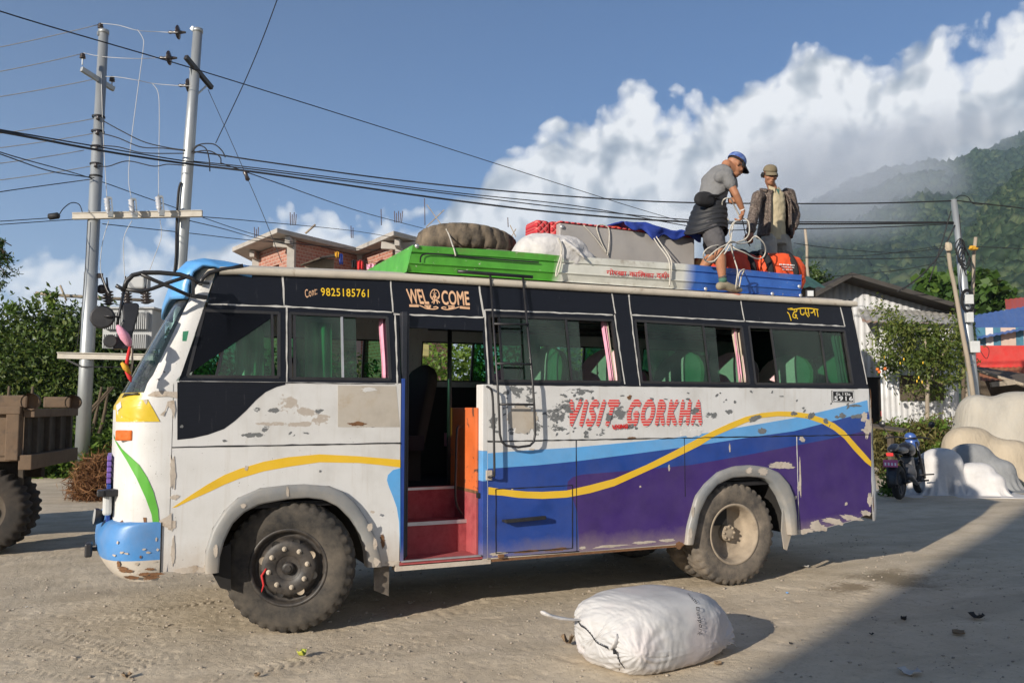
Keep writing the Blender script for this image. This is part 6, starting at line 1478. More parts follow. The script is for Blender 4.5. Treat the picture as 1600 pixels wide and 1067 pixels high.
mb = MB(); mb.lathe([(.028, -.006), (.031, 0), (.028, .006)], wrN.lerp(elN, .10), (wrN - elN), 18); mb.build('bracelet', 'bracelet', mA)
# rope coil in his hands
def RQ(pts, Y): return [onY(1050 + x / 4.104, 220 + y / 4.104, Y + dy) for x, y, dy in [(*p, 0) if len(p) == 2 else p for p in pts]]
RP = [(360, 530), (335, 470), (322, 410), (335, 375), (375, 372), (400, 420), (425, 470), (440, 510), (415, 515), (390, 530), (370, 580), (372, 640), (320, 665), (250, 680), (205, 715), (210, 765), (260, 780), (320, 740), (360, 690), (378, 640), (385, 580), (400, 525), (450, 500), (490, 520), (495, 590), (470, 630), (420, 650), (380, 655), (300, 690), (240, 740),
      (215, 770), (270, 770), (330, 700), (375, 645), (430, 660), (490, 650), (520, 620), (545, 615), (590, 660), (600, 710), (580, 750), (535, 755), (470, 720), (400, 690), (375, 660), (400, 760), (420, 830), (415, 890), (410, 945), (430, 940), (445, 870), (465, 825), (430, 850), (425, 930)]
pts = []
rr_ = random.Random(4)
for i, (x, y) in enumerate(RP):
    Y = 6.84 + .05 * math.sin(i * 1.3) + (0.03 if y < 540 else 0); pts.append(onY(1050 + x / 4.104, 220 + y / 4.104, min(Y, 6.90)))
pts[0] = A_(1139, 345, 6.9); rope('rope', pts, 'loose coil of white rope in the hands of the man in the blue cap', .0068, n=5)
rope('rope', [A_(1146, 318, 7.0), A_(1152, 330, 7.05), A_(1160, 345, 7.1), A_(1166, 372, 7.15), A_(1172, 385, 7.2)], 'thin dark cord running from the stooping man down to the bags', .005, 'cord', 'black webbing')
# ---------------- man in camouflage jacket facing the camera
YB = 7.85
B_ = lambda px, py, dy=0.0: onY(px, py, YB + dy)
ftB = B_(1222, 440); mB = thing('person', 'man in brown camouflage jacket and khaki cap standing behind the orange bags', 'person', (ftB.x, YB, ZR))
hcB = B_(1203, 275); MBx = axes((-.30, -.88, -.42), (-.08, -.28, .95))
nkB = B_(1207, 294, .03); shR, shL = B_(1184, 307, .0), B_(1234, 304, .06); hpR, hpL = B_(1201, 376, .0), B_(1222, 376, .04)
elR, wrR = B_(1177, 338, -.02), B_(1173, 362, -.14); elL, wrL = B_(1242, 337, .08), B_(1239.5, 356, .0)
knR = Vector((hpR.x - .03, YB - .06, ZR + .46)); knL = Vector((hpL.x + .05, YB + .02, ZR + .46)); anR = Vector((knR.x - .02, YB + .02, ZR + .08)); anL = Vector((knL.x + .04, YB + .08, ZR + .08))
mb = MB(); head(mb, hcB, MBx, .98); limb(mb, [nkB - Vector((0, 0, .06)), nkB, hcB - MBx @ Vector((0, -.01, .05))], [.062, .054, .053])
torso(mb, [hpR.lerp(hpL, .5), B_(1209, 340, .04), B_(1209, 312, .04), nkB - Vector((0, 0, .04))], [(.14, .09), (.13, .09), (.16, .10), (.08, .06)], (1, 0, 0))
limb(mb, [shR, elR, elR.lerp(wrR, .4), wrR], [.05, .038, .036, .024]); limb(mb, [shL, elL, elL.lerp(wrL, .4), wrL], [.05, .038, .036, .025])
limb(mb, [hpR, knR, anR], [.08, .055, .04]); limb(mb, [hpL, knL, anL], [.08, .055, .04])
hand(mb, wrR, B_(1171, 380, -.16) - wrR, (.6, .5, 0), .55, 1.0, 1); hand(mb, wrL, B_(1239, 376, -.03) - wrL, (-.7, .35, 0), .45, 1.05, -1)
mb.blob('body', 'skin', mB, .007, 3); face_bits(mB, hcB, MBx, .98); cap(mB, hcB + MBx @ Vector((0, 0, .012)), MBx, 'cap khaki', 'cap khaki', .94)
mb = MB(); rh = random.Random(3)
for q in range(46):
    a = rh.uniform(-.35, PI + .35); p0 = Vector((.078 * math.cos(a), .012 + .094 * math.sin(a), .035)); p1 = p0 * 1.05 + Vector((math.copysign(.02, p0.x) * rh.random(), .005, -.035 - .03 * rh.random()))
    mb.tube([hcB + MBx @ p0, hcB + MBx @ (p0.lerp(p1, .5) + Vector((0, 0, .005))), hcB + MBx @ p1], [.009, .008, .002], 5)
mb.build('hair', 'dark hair', mB)
mb = MB(); cx_ = lambda px, py, dy: B_(px, py, dy)
torso(mb, [B_(1209, 378, .02), B_(1209, 345, .03), B_(1209, 318, .03), B_(1209, 304, .035), nkB - Vector((0, 0, .035))], [(.155, .115), (.145, .11), (.15, .115), (.13, .10), (.075, .065)], (1, 0, 0), 28)
mb.blob('shirt', 'khaki shirt', mB, .008, 4, [(.02, .07)])
mb = MB()
for sx in (-1, 1):
    c0 = nkB + Vector((sx * .02, -.075, -.015)); mb.add([c0 + Vector((0, .01, .0)), c0 + Vector((sx * .055, .055, .035)), c0 + Vector((sx * .075, .03, -.01)), c0 + Vector((sx * .025, -.022, -.06))], [(0, 1, 2, 3)] if sx < 0 else [(3, 2, 1, 0)])
mb.build_islands('collar', 'khaki shirt', mB, solid=.006)
mb = MB(); mb.add([nkB + Vector((-.022, -.083, -.03)), nkB + Vector((.024, -.083, -.03)), nkB + Vector((.004, -.105, -.10))], [(0, 2, 1)]); mb.build('undershirt', 'green undershirt', mB, solid=.004)
# open jacket: back and two fronts, sleeves, hood behind the neck
mb = MB()
def jack(u, v):
    a = math.radians(-38) + u * math.radians(256); cpt = B_(1209, 298 + 74 * v, .045)
    wx = np.interp(v, [0, .12, .3, .7, 1], [.09, .165, .19, .195, .225]); wy = np.interp(v, [0, .12, .3, .7, 1], [.085, .115, .14, .145, .16]); f = 1 + .05 * (float(fbm(u * 7, v * 4, 3, 12)) - .5)
    fl_ = .03 * v * (1 if u < .1 or u > .9 else 0); return cpt + Vector((math.cos(a) * wx * f, math.sin(a) * wy * f - fl_, 0))
mb.grid(jack, 44, 20, 0, True); jo = mb.build('jacket', 'brown camouflage', mB, solid=.016)
mb = MB(); limb(mb, [shR + Vector((.05, .02, .01)), shR, shR.lerp(elR, .5), elR, elR.lerp(wrR, .55), elR.lerp(wrR, .9)], [.064, .068, .064, .062, .058, .055]); mb.blob('sleeve', 'brown camouflage', jo, .010, 3, [(.022, .05)])
mb = MB(); limb(mb, [shL + Vector((-.05, .0, .01)), shL, shL.lerp(elL, .5), elL, elL.lerp(wrL, .55), elL.lerp(wrL, .85)], [.064, .070, .067, .065, .062, .057]); mb.blob('sleeve', 'brown camouflage', jo, .010, 3, [(.022, .05)])
mb = MB(); hpz = [nkB + Vector((.12 * math.cos(a), .015 + .10 * math.sin(a), .0 - .04 * (1 - math.sin(a)))) for a in np.linspace(-.5, PI + .5, 12)]; mb.tube(hpz, .035, 8, flat=.6); mb.blob('hood', 'brown camouflage', jo, .010, 3)
mb = MB()
for sx, u_ in ((-1, 218), (1, -38)):
    a = math.radians(u_); pts = []
    for v in np.linspace(.05, .95, 9):
        wx = np.interp(v, [0, .12, .3, .7, 1], [.10, .185, .205, .205, .235]) * .98; wy = np.interp(v, [0, .12, .3, .7, 1], [.085, .12, .145, .145, .16]) * 1.03; pts.append(B_(1209, 298 + 74 * v, .045) + Vector((math.cos(a) * wx, math.sin(a) * wy - .02, 0)))
    mb.tube(pts, .022, 6, flat=.5)
mb.build_islands('jacket_edge', 'brown camouflage', jo)
mb = MB(); hb_ = hpR.lerp(hpL, .5); torso(mb, [hb_ + Vector((0, 0, .06)), hb_, hb_ - Vector((0, 0, .05))], [(.15, .11), (.16, .115), (.155, .11)], (1, 0, 0)); limb(mb, [hpR, knR, anR], [.095, .075, .06]); limb(mb, [hpL, hpL.lerp(knL, .5), knL, anL], [.10, .092, .082, .065])
mb.blob('trousers', 'jeans grey', mB, .009, 3, [(.025, .07)])
for an in (anR, anL):
    mb = MB(); limb(mb, [an + Vector((0, .03, -.03)), an + Vector((0, -.06, -.04)), an + Vector((0, -.15, -.05))], [.045, .042, .03]); mb.blob('shoe', 'shoe khaki', mB, .008, 3)
# ================================================================== left background
rng = np.random.default_rng(77)
mat('galvanised steel', (.36, .38, .385), .45, .12, 3, .05, 30, metal=.55, dust=.2, dustcol=(.4, .4, .38), stretch=(1, 1, .25))
mat('concrete', (.36, .335, .30), .9, .22, 1.6, .3, 20, col2=(.2, .185, .165), c2lo=.58, c2hi=.75, c2scale=1.2)
mat('transformer grey', (.34, .355, .36), .55, .12, 3, .05, 20, dust=.25, dustcol=(.35, .3, .24))
mat('porcelain', (.035, .025, .022), .3, .2, spec=.6)
mat('porcelain grey', (.42, .43, .45), .3, .1, spec=.6)
mat('wire black', (.012, .012, .013), .6, .1); mat('wire alu', (.42, .42, .41), .5, .1, metal=.3)
mat('weathered wood', (.30, .25, .19), .95, .3, 4, .3, 40, stretch=(1, 1, .2)); mat('dark wood', (.09, .07, .05), .95, .3, 4, .3, 40)
mat('bark', (.10, .075, .05), .95, .3, 6, .4, 30)
mat('rebar', (.10, .06, .05), .9, .2)
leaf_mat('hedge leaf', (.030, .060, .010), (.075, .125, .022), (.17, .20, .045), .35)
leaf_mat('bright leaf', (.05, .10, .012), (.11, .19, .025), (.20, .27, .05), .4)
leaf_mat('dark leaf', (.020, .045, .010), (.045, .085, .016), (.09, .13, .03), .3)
leaf_mat('straw', (.10, .045, .02), (.17, .075, .03), (.28, .15, .06), .2, .8)
leaf_mat('dry hedge leaf', (.07, .07, .02), (.13, .11, .035), (.17, .15, .05), .25, .7)
# ---- hedge of big bushes along the left
def hill_of(px0, px1, top, base_D, dep, n, size, m, label, seed, clump=.28, droop=.4, name='bush', extra=()):
    rg = np.random.default_rng(seed); blobs = []
    q0, q1 = atD(px0, 600, base_D), atD(px1, 600, base_D); L = (q1 - q0).length; nb = max(2, int(L / .9))
    for i in range(nb):
        t = (i + .5) / nb; px = px0 + (px1 - px0) * t; ht = np.interp(px, [p[0] for p in top], [p[1] for p in top]); z = atD(px, ht, base_D).z
        for j in range(3):
            rz = z * rg.uniform(.22, .36); zc = (z - rz * .95) * (1 - .36 * j) * rg.uniform(.92, 1.0); p = atD(px + rg.uniform(-20, 20), 600, base_D + dep * rg.uniform(0, .8) + (.5 if j == 0 else 0))
            blobs.append((p.x, p.y, max(zc, rz * .6), rg.uniform(.6, .95), rg.uniform(.6, 1.0), rz))
    blobs += list(extra)
    c = (q0 + q1) / 2
    tr = [([(c.x + rg.uniform(-L / 3, L / 3), c.y + .4, 0), (c.x + rg.uniform(-L / 3, L / 3), c.y + .5, 1.0), (c.x + rg.uniform(-L / 2.4, L / 2.4), c.y + .5, 2.2)], (.07, .03)) for _ in range(5)]
    return plant(name, label, 'bush', (c.x, c.y, 0), blobs, n, size, (m, 'bark'), rg, tr, None, clump, .5, droop, .42)
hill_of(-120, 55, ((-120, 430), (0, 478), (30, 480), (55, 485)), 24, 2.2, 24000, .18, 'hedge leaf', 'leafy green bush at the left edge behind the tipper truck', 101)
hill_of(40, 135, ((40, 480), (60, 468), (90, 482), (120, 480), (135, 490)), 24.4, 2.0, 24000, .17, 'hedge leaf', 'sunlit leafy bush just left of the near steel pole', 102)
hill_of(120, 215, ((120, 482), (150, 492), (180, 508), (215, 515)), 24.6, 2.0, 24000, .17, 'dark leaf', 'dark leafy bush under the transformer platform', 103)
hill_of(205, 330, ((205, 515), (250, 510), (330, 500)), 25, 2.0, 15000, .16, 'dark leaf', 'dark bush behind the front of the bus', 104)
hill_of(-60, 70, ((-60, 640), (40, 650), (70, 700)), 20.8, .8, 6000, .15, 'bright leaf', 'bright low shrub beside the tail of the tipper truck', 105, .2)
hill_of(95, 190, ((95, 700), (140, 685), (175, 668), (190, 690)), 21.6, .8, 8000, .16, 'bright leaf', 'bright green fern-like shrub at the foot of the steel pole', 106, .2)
# taller sprays sticking out of the hedge top
for (x, y0, y1, sd, lb) in ((22, 488, 466, 1, 'thin leafy shoots rising from the hedge by the left edge'), (78, 490, 458, 2, 'leafy shoot standing up from the sunlit bush')):
    rg = np.random.default_rng(sd); b = atD(x, y0, 24.2); bl = []; tr = []
    for q in range(4):
        e = atD(x + rg.uniform(-16, 16), y1 + rg.uniform(-4, 12), 24.2); tr.append(([b, b.lerp(e, .5) + Vector((.03, 0, .03)), e], (.012, .006)))
        for s_ in (.4, .6, .8, 1.0): c = b.lerp(e, s_); bl.append((c.x, c.y, c.z, .10, .10, .08))
    plant('shoot', lb, 'shoot', (b.x, b.y, 0), bl, 260, .13, ('bright leaf', 'bark'), rg, tr, None, .05, .2, .3, .4)
# heap of dry brown stalks
rg = np.random.default_rng(8); c = onG(150, 779); bl = [(c.x, c.y, .25, .36, .4, .32), (c.x + .15, c.y + .2, .42, .3, .3, .26)]
P, O, tone = crown_points(bl, 5000, rg, .12, .4); P[:, 2] = np.maximum(P[:, 2], .02); V, F = leaves(P, .26, rg, O * .3, .6, .07)
o = raw_mesh('straw_heap', V, F, 'straw', None, tone); tag(o, 'heap of dry reddish brown stalks at the foot of the hedge', 'straw heap')
# overhanging branch at the left edge
t = thing('tree_branch', 'dark leafy branch hanging into view at the left edge', 'branch', (0, 0, 0)); mb = MB(); pts0 = [atD(-60, 350, 14), atD(-20, 375, 14), atD(8, 395, 14)]; mb.tube(smooth_line(pts0, 4), .02, 6)
bl = []; rg = np.random.default_rng(5)
for (a, b) in (((-20, 375), (18, 384)), ((-20, 385), (12, 402)), ((-10, 398), (15, 410)), ((-20, 405), (20, 424)), ((-20, 400), (10, 430)), ((-30, 440), (4, 446))):
    p, q = atD(*a, 14), atD(*b, 14); mb.tube(smooth_line([p, p.lerp(q, .5) + Vector((0, 0, .05)), q], 4), .009, 5)
    for s_ in np.linspace(.2, 1, 9): c = p.lerp(q, s_); bl.append((c.x, c.y, c.z, .05, .05, .04))
mb.build('branch', 'bark', t); P, O, tone = crown_points(bl, 800, rg, .05, .1); V, F = leaves(P, .07, rg, None, .5, .35); raw_mesh('leaf_cluster', V, F, 'dark leaf', t, tone * .6)
# ---- H-frame: two steel poles, crossarm, platform, transformer
DP1 = 21.3
def pole_mesh(mb, b, t_, r0, r1, step=None):
    b = Vector(b); t_ = Vector(t_); mb.tube([b, b.lerp(t_, .46), b.lerp(t_, .461), b.lerp(t_, .75), b.lerp(t_, .751), t_], [r0, r0, r0 * .88, r0 * .86, r0 * .76, r1], 18)
    mb.tube([t_ - Vector((0, 0, .02)), t_ + Vector((0, 0, .07))], r1 * 1.12, 18)
p1b, p1t = onG(126, 745), atD(162, 50, 21.3); D1_ = (p1b.x * FH.x + p1b.y * FH.y); p1b.z = -.2; p1t = atD(162, 52, D1_)
D2_ = D1_ + .35; p2b = atD(266, 640, D2_); p2b.z = -.2; p2t = atD(309, 50, D2_); p2m = atD(283, 400, D2_)
def insulator(mb, c, up=(0, 0, 1), s=1.0, mi=0, mj=1):
    c = Vector(c); mb.lathe([(.02 * s, -.2 * s), (.02 * s, 0)], c, up, 8, mj); mb.lathe([(.03 * s, 0), (.085 * s, .01 * s), (.09 * s, .03 * s), (.05 * s, .05 * s), (.085 * s, .06 * s), (.085 * s, .08 * s), (.05 * s, .1 * s), (.075 * s, .11 * s), (.07 * s, .14 * s), (.04 * s, .17 * s), (0, .175 * s)], c, up, 16, mi)
def channel(name, a, b, w_, h_, m, parent): mb = MB(); mb.bar(a, b, w_, h_, 0); return mb.build(name, m, parent, bevel=.01)
pl1 = thing('utility_pole', 'tall galvanised steel pole with pin insulators standing left of the bus, nearer the left edge', 'pole', p1b, 'steel poles of the transformer frame')
mb = MB(); pole_mesh(mb, p1b, p1t, .165, .115); mb.build('shaft', 'galvanised steel', pl1)
a, b = atD(127, 108, D1_ - .5), atD(178, 140, D1_ + .3); channel('crossarm', a, b, .09, .12, 'galvanised steel', pl1)
mb = MB(); mb.bar(atD(152, 52, D1_ - .1), atD(163, 55, D1_), .08, .1, 0); mb.build('bracket', 'galvanised steel', pl1)
for c in (atD(157, 45, D1_ - .05), atD(129, 92, D1_ - .5), atD(175, 128, D1_ + .3)): mb = MB(); insulator(mb, c, s=.8 if True else 1); mb.build('insulator', ['porcelain', 'galvanised steel'], pl1)
for py in (184, 207, 231, 258): mb = MB(); c = atD(153 - (py - 184) * .045, py, D1_ - .17); mb.lathe([(.03, -.06), (.05, -.05), (.03, 0), (.05, .05), (.03, .06)], c, (0, 0, 1), 10); mb.build('spool_insulator', 'porcelain', pl1)
mb = MB()
for py in (183, 206, 230, 257, 276): c = atD(154 - (py - 184) * .046, py, D1_); mb.lathe([(.148, -.025), (.155, -.02), (.155, .02), (.148, .025)], c, (0, 0, 1), 16)
mb.build('band', 'wire black', pl1)
pl2 = thing('utility_pole', 'leaning galvanised steel pole with disc insulators just above the blue visor of the bus', 'pole', p2b, 'steel poles of the transformer frame')
mb = MB(); mb.tube([p2b, atD(276, 500, D2_), p2m, atD(296, 225, D2_), p2t], [.165, .165, .15, .138, .115], 18); mb.tube([p2t - Vector((0, 0, .02)), p2t + Vector((0, 0, .07))], .13, 18); mb.build('shaft', 'galvanised steel', pl2)
channel('crossarm', atD(290, 89, D2_ - .45), atD(331, 138, D2_ + .5), .1, .12, 'black metal', pl2)
mb = MB(); mb.bar(atD(297, 105, D2_ - .15), atD(305, 148, D2_), .03, .04, 0); mb.bar(atD(322, 135, D2_ + .3), atD(308, 148, D2_), .03, .04, 0); mb.build('brace', 'galvanised steel', pl2)
for (px, py, d) in ((278, 51, 0), (264, 91, -.4), (294, 134, .0)):
    mb = MB(); c = atD(px, py, D2_ + d); mb.lathe([(.02, -.25), (.045, -.2), (.03, -.12), (.045, -.06), (.05, -.02), (.17, -.01), (.18, .01), (.05, .04), (.04, .1), (.025, .2)], c, RT, 18); mb.build('disc_insulator', 'porcelain', pl2)
mb = MB(); mb.bar(atD(299, 44, D2_), atD(309, 52, D2_), .08, .1, 0); mb.build('bracket', 'galvanised steel', pl2)
mb = MB(); mb.tube(smooth_line([atD(283, 285, D2_ - .17), atD(279, 300, D2_ - .17), atD(276, 350, D2_ - .18), atD(275, 400, D2_ - .18), atD(272, 430, D2_ - .18)], 4), .03, 6); mb.build('cable', 'wire black', pl2)
ca_ = thing('switch_beam', 'pale steel crossbeam between the two poles carrying three fuse holders', 'beam', atD(215, 336, D1_))
mb = MB(); a, b = atD(114, 338, D1_ - .17), atD(316, 334, D1_ + .15); mb.bar(a, b, .10, .15, 0); mb.bar(a + Vector((0, 0, .07)), b + Vector((0, 0, .07)), .14, .02, 0); mb.bar(a - Vector((0, 0, .07)), b - Vector((0, 0, .07)), .14, .02, 0)
mat('pale channel', (.50, .47, .41), .8, .2, 5, .1, 30, dust=.3); mb.build('channel', 'pale channel', ca_)
for (px, py) in ((168, 322), (206, 324), (248, 320)):
    mb = MB(); c = atD(px, py, D1_ - .3); ax = Vector((.12, -.1, -1)); mb.lathe([(.03, -.20), (.075, -.18), (.05, -.12), (.075, -.1), (.05, -.04), (.075, -.02), (.05, .04), (.075, .06), (.05, .12), (.03, .2)], c, ax, 12, 0); mb.box(c + Vector((.02, 0, .2)), (.12, .08, .05), 1); mb.box(c + Vector((.08, 0, -.2)), (.12, .1, .14), 1); mb.bar(c + Vector((.08, -.05, .2)), c + Vector((.12, -.05, -.2)), .03, .03, 1); mb.build('fuse_holder', ['porcelain grey', 'galvanised steel'], ca_)
pf = thing('transformer_platform', 'pale steel platform beam holding the transformer between the poles', 'platform', atD(180, 556, D1_))
mb = MB(); mb.bar(atD(91, 556, D1_ - .2), atD(240, 559, D1_ + .1), .12, .13, 0); mb.bar(atD(91, 556, D1_ + .5), atD(240, 558, D1_ + .8), .12, .13, 0); mb.bar(atD(91, 551, D1_ - .2), atD(240, 554, D1_ + .1), .2, .02, 0); mb.build('beam', 'pale channel', pf)
mb = MB(); mb.bar(atD(104, 562, D1_ - .25), atD(125, 572, D1_ - .2), .04, .04, 0); mb.tube([atD(120, 570, D1_ - .2), atD(130, 573, D1_ - .2), atD(235, 574, D1_)], .015, 5); mb.build('stay_rod', 'black metal', pf)
tf = thing('transformer', 'grey ribbed electrical transformer with black bushings on the platform', 'transformer', atD(195, 550, D1_ + .3))
t0, t1 = atD(156, 543, D1_), atD(236, 482, D1_); R3 = Matrix((RT, FH, Vector((0, 0, 1)))).transposed(); tcn = (t0 + t1) / 2 + FH * .5
mb = MB(); Wt = (t1 - t0).dot(RT); Ht = t1.z - t0.z; mb.box(tcn, (Wt, .8, Ht), 0, R3); mb.box(tcn + Vector((0, 0, Ht / 2 + .02)), (Wt + .15, .95, .05), 0, R3); mb.build('tank', 'transformer grey', tf, bevel=.02)
mb = MB()
for q in range(22):
    for hh_, z in ((.42, .18), (.34, -.33)):
        x = -Wt / 2 + .1 + q * (Wt - .2) / 21; mb.box(tcn + RT * x - FH * .47 + Vector((0, 0, z)), (.022, .16, hh_), 0, R3)
mb.build('cooling_fins', 'transformer grey', tf)
for (px, py) in ((170, 468), (199, 466), (229, 466)): mb = MB(); c = atD(px, py + 9, D1_ + .4); mb.lathe([(.05, 0)] + [(r, h) for q in range(5) for r, h in ((.13, .03 + q * .075), (.13, .045 + q * .075), (.06, .06 + q * .075))] + [(.03, .46), (.02, .7), (0, .7)], c, (-.1, 0, 1), 16); mb.build('bushing', 'porcelain', tf)
mb = MB(); c = atD(216, 443, D1_ + .5); mb.box(c, (.5, .4, .32), 0, R3); mb.build('conservator', 'transformer grey', tf, bevel=.06, seg=4)
mb = MB(); mb.lathe([(0, .02), (.11, .02), (.12, 0), (.11, -.02), (0, -.02)], atD(159, 452, D1_ + .2), (0, -1, 0), 16); mb.bar(atD(158, 430, D1_), atD(170, 462, D1_ + .2), .05, .04, 0); mb.box(atD(157, 431, D1_), (.12, .06, .12), 0); mb.build('arcing_horn', 'porcelain', tf)
# ---- overhead wires: each its own length of cable
def wire(pts, label, r=.012, m='wire black', sag=0.0, seg=8):
    P = [Vector(p) for p in pts]
    if len(P) == 2:
        n = 14; P = [P[0].lerp(P[1], i / n) - Vector((0, 0, sag * 4 * (i / n) * (1 - i / n))) for i in range(n + 1)]
    else: P = smooth_line(P, seg)
    mb = MB(); mb.tube(P, r, 5); o = mb.build('wire', m); return tag(o, label, 'wire', 'overhead wires')
W1_ = [((157, 38), (-120, 96)), ((129, 84), (-120, 132)), ((152, 123), (-120, 168)), ((150, 185), (-120, 222)), ((150, 208), (-120, 244)), ((131, 235), (-120, 268)), ((147, 259), (-120, 294))]
nm = ['topmost bare aluminium wire running left from the near pole top', 'second bare wire running left from the crossarm of the near pole', 'third bare wire running left behind the near pole', 'bare wire running left from the highest spool on the near pole', 'bare wire running left from the second spool on the near pole', 'bare wire running left from the third spool on the near pole', 'bare wire running left from the lowest spool on the near pole']
for (a, b), l_ in zip(W1_, nm): wire([atD(*a, D1_), atD(*b, D1_ - 2.5)], l_, .011, 'wire alu', .05)
for pts, l_ in (([(158, 37), (185, 40), (215, 48), (245, 50), (262, 51), (278, 51)], 'bare wire joining the two pole tops'), ([(130, 83), (160, 89), (210, 92), (244, 91), (264, 91)], 'bare wire joining the two upper crossarms'), ([(165, 120), (185, 121), (215, 126), (240, 131), (275, 134), (300, 135)], 'bare wire joining the poles below the crossarms'),
                ([(215, 47), (223, 60), (224, 75), (214, 150), (204, 230), (201, 280), (205, 308)], 'pale dropper wire falling from the top wire to the middle fuse'), ([(238, 131), (247, 145), (249, 180), (248, 260), (248, 305)], 'pale dropper wire falling to the right hand fuse'), ([(158, 95), (160, 180), (164, 260), (167, 309)], 'pale dropper wire beside the near pole down to the left fuse'),
                ([(170, 345), (160, 380), (157, 420), (165, 448), (170, 458)], 'thin lead from the left fuse down to the transformer'), ([(206, 345), (194, 370), (193, 400), (196, 445), (199, 458)], 'thin lead from the middle fuse down to the transformer'), ([(250, 343), (252, 370), (240, 405), (232, 430), (229, 458)], 'thin lead from the right fuse down to the transformer')):
    wire([atD(x, y, D1_ - .1 + .2 * (x > 230)) for x, y in pts], l_, .0085, 'wire alu')
for pts, l_ in (([(161, 189), (190, 205), (225, 222), (262, 231), (290, 235)], 'black service wire sagging between the poles, uppermost'), ([(160, 209), (185, 216), (220, 230), (255, 232), (290, 236)], 'black service wire sagging between the poles, second down'), ([(158, 228), (185, 230), (215, 238), (240, 240), (288, 240)], 'black service wire sagging between the poles, third down'), ([(155, 260), (170, 260), (200, 252), (240, 260), (262, 257), (290, 259)], 'black service wire looping between the poles, lowest')):
    wire([atD(x, y, D1_ - .1) for x, y in pts], l_, .014)
RP_ = 24.0      # right-hand pole distance
pr_t = atD(1490, 312, RP_)
wire([atD(-150, 182, 12), atD(0, 206, 15), atD(160, 236, 19), atD(290, 256, 21), atD(420, 272, 21.5), atD(700, 312, 23), atD(900, 335, 23.5), atD(1100, 348, 23.8), atD(1300, 350, 24), atD(1492, 348, RP_)], 'thick black cable bundle passing both steel poles and the roof load, lower strand', .026)
wire([atD(-150, 178, 12), atD(0, 203, 15), atD(150, 229, 19), atD(290, 252, 21), atD(420, 268, 21.5), atD(700, 303, 23), atD(900, 327, 23.5), atD(1100, 345, 23.8), atD(1300, 347, 24), atD(1492, 347, RP_)], 'thinner black cable just above the thick cable bundle', .015)
wire([atD(300, 237, D2_), atD(340, 242, D2_), atD(420, 254, 21.6), atD(600, 279, 22.5), atD(800, 300, 23), atD(1000, 314, 23.5), atD(1150, 318, 23.8), atD(1350, 318, 24), atD(1490, 314, RP_)], 'black cable running from the right steel pole to the far pole top', .020)
wire([atD(300, 252, D2_), atD(420, 265, 21.6), atD(700, 300, 23), atD(900, 322, 23.6), atD(1100, 357, 24), atD(1200, 358, 24), atD(1350, 356, 24), atD(1490, 350, RP_)], 'black cable hanging lowest behind the men on the roof', .014)
wire([atD(-140, -40, 11), atD(0, 18, 13), atD(320, 113, 17), atD(640, 213, 23), atD(960, 315, 30), atD(1060, 345, 34)], 'long thin black wire crossing the sky from top left down to the roof load', .012)
wire([atD(470, -120, 16), atD(433, 0, 17), atD(388, 115, 19), atD(337, 224, D2_)], 'black wire rising steeply out of the top of the picture', .011)
wire([atD(-120, 190, 13), atD(0, 238, 16), atD(140, 278, D1_ - .2), atD(260, 320, 24), atD(420, 372, 30), atD(560, 392, 36)], 'black wire slanting past the near pole towards the brick house', .012)
wire([atD(-120, 200, 13), atD(0, 241, 16), atD(80, 268, 19), atD(147, 278, D1_ - .2)], 'black wire ending at the lowest band of the near pole', .013)
wire([atD(-120, 320, 18), atD(0, 300, 20), atD(100, 286, D1_ - .3), atD(145, 280, D1_ - .2)], 'dark wire running left from the lowest band of the near pole', .012)
wire([atD(-120, 354, 17), atD(0, 346, 19), atD(76, 341, 20)], 'thin wire ending in a black tension weight at the left', .010)
wire([atD(-120, 359, 17), atD(0, 351, 19), atD(114, 343, D1_ - .2)], 'thin wire running left from the pale crossbeam', .010)
mb = MB(); mb.tube([atD(75, 340, 20), atD(77, 339, 20), atD(91, 337, 20), atD(93, 336, 20)], [.02, .075, .075, .03], 10); mb.tube(smooth_line([atD(93, 335, 20), atD(100, 325, 20.2), atD(112, 317, 20.6), atD(124, 320, 21), atD(129, 333, D1_ - .2)], 5), .012, 5); o = mb.build('tension_weight', 'wire black'); tag(o, 'black cable joint hanging on a wire left of the crossbeam', 'cable joint')
wire([atD(160, 350, D1_), atD(300, 365, 24), atD(420, 378, 30), atD(640, 395, 40)], 'thin black wire from below the crossbeam to the brick house', .012)
wire([atD(296, 345, D2_), atD(350, 358, 24), atD(400, 372, 30), atD(460, 385, 36)], 'thin black wire from the leaning pole to the brick house roof', .012)
wire([atD(316, 339, D2_), atD(400, 346, 26), atD(560, 362, 36), atD(660, 380, 42)], 'thin black wire from the end of the crossbeam over the brick house', .012)
wire([atD(345, 255, 21.6), atD(430, 285, 26), atD(560, 330, 36), atD(665, 358, 45)], 'black wire dipping from the leaning pole to the right roof of the brick house', .016)
wire([atD(325, 140, D2_ + .3), atD(352, 200, 21.5), atD(385, 275, 21), atD(415, 345, 20.5), atD(440, 410, 20)], 'thin stay wire slanting down from the upper crossarm of the leaning pole', .008)
wire([atD(137, 345, D1_ - .2), atD(131, 450, D1_ - .2), atD(120, 545, D1_ - .2)], 'thin wire hanging beside the near pole', .009)
mb = MB(); mb.lathe([(.02, -.13), (.06, -.1), (.045, 0), (.06, .1), (.02, .13)], atD(385, 275, 20.95), (.35, 0, -.9), 10); o = mb.build('stay_insulator', 'porcelain'); tag(o, 'small dark insulator threaded on the stay wire', 'insulator')
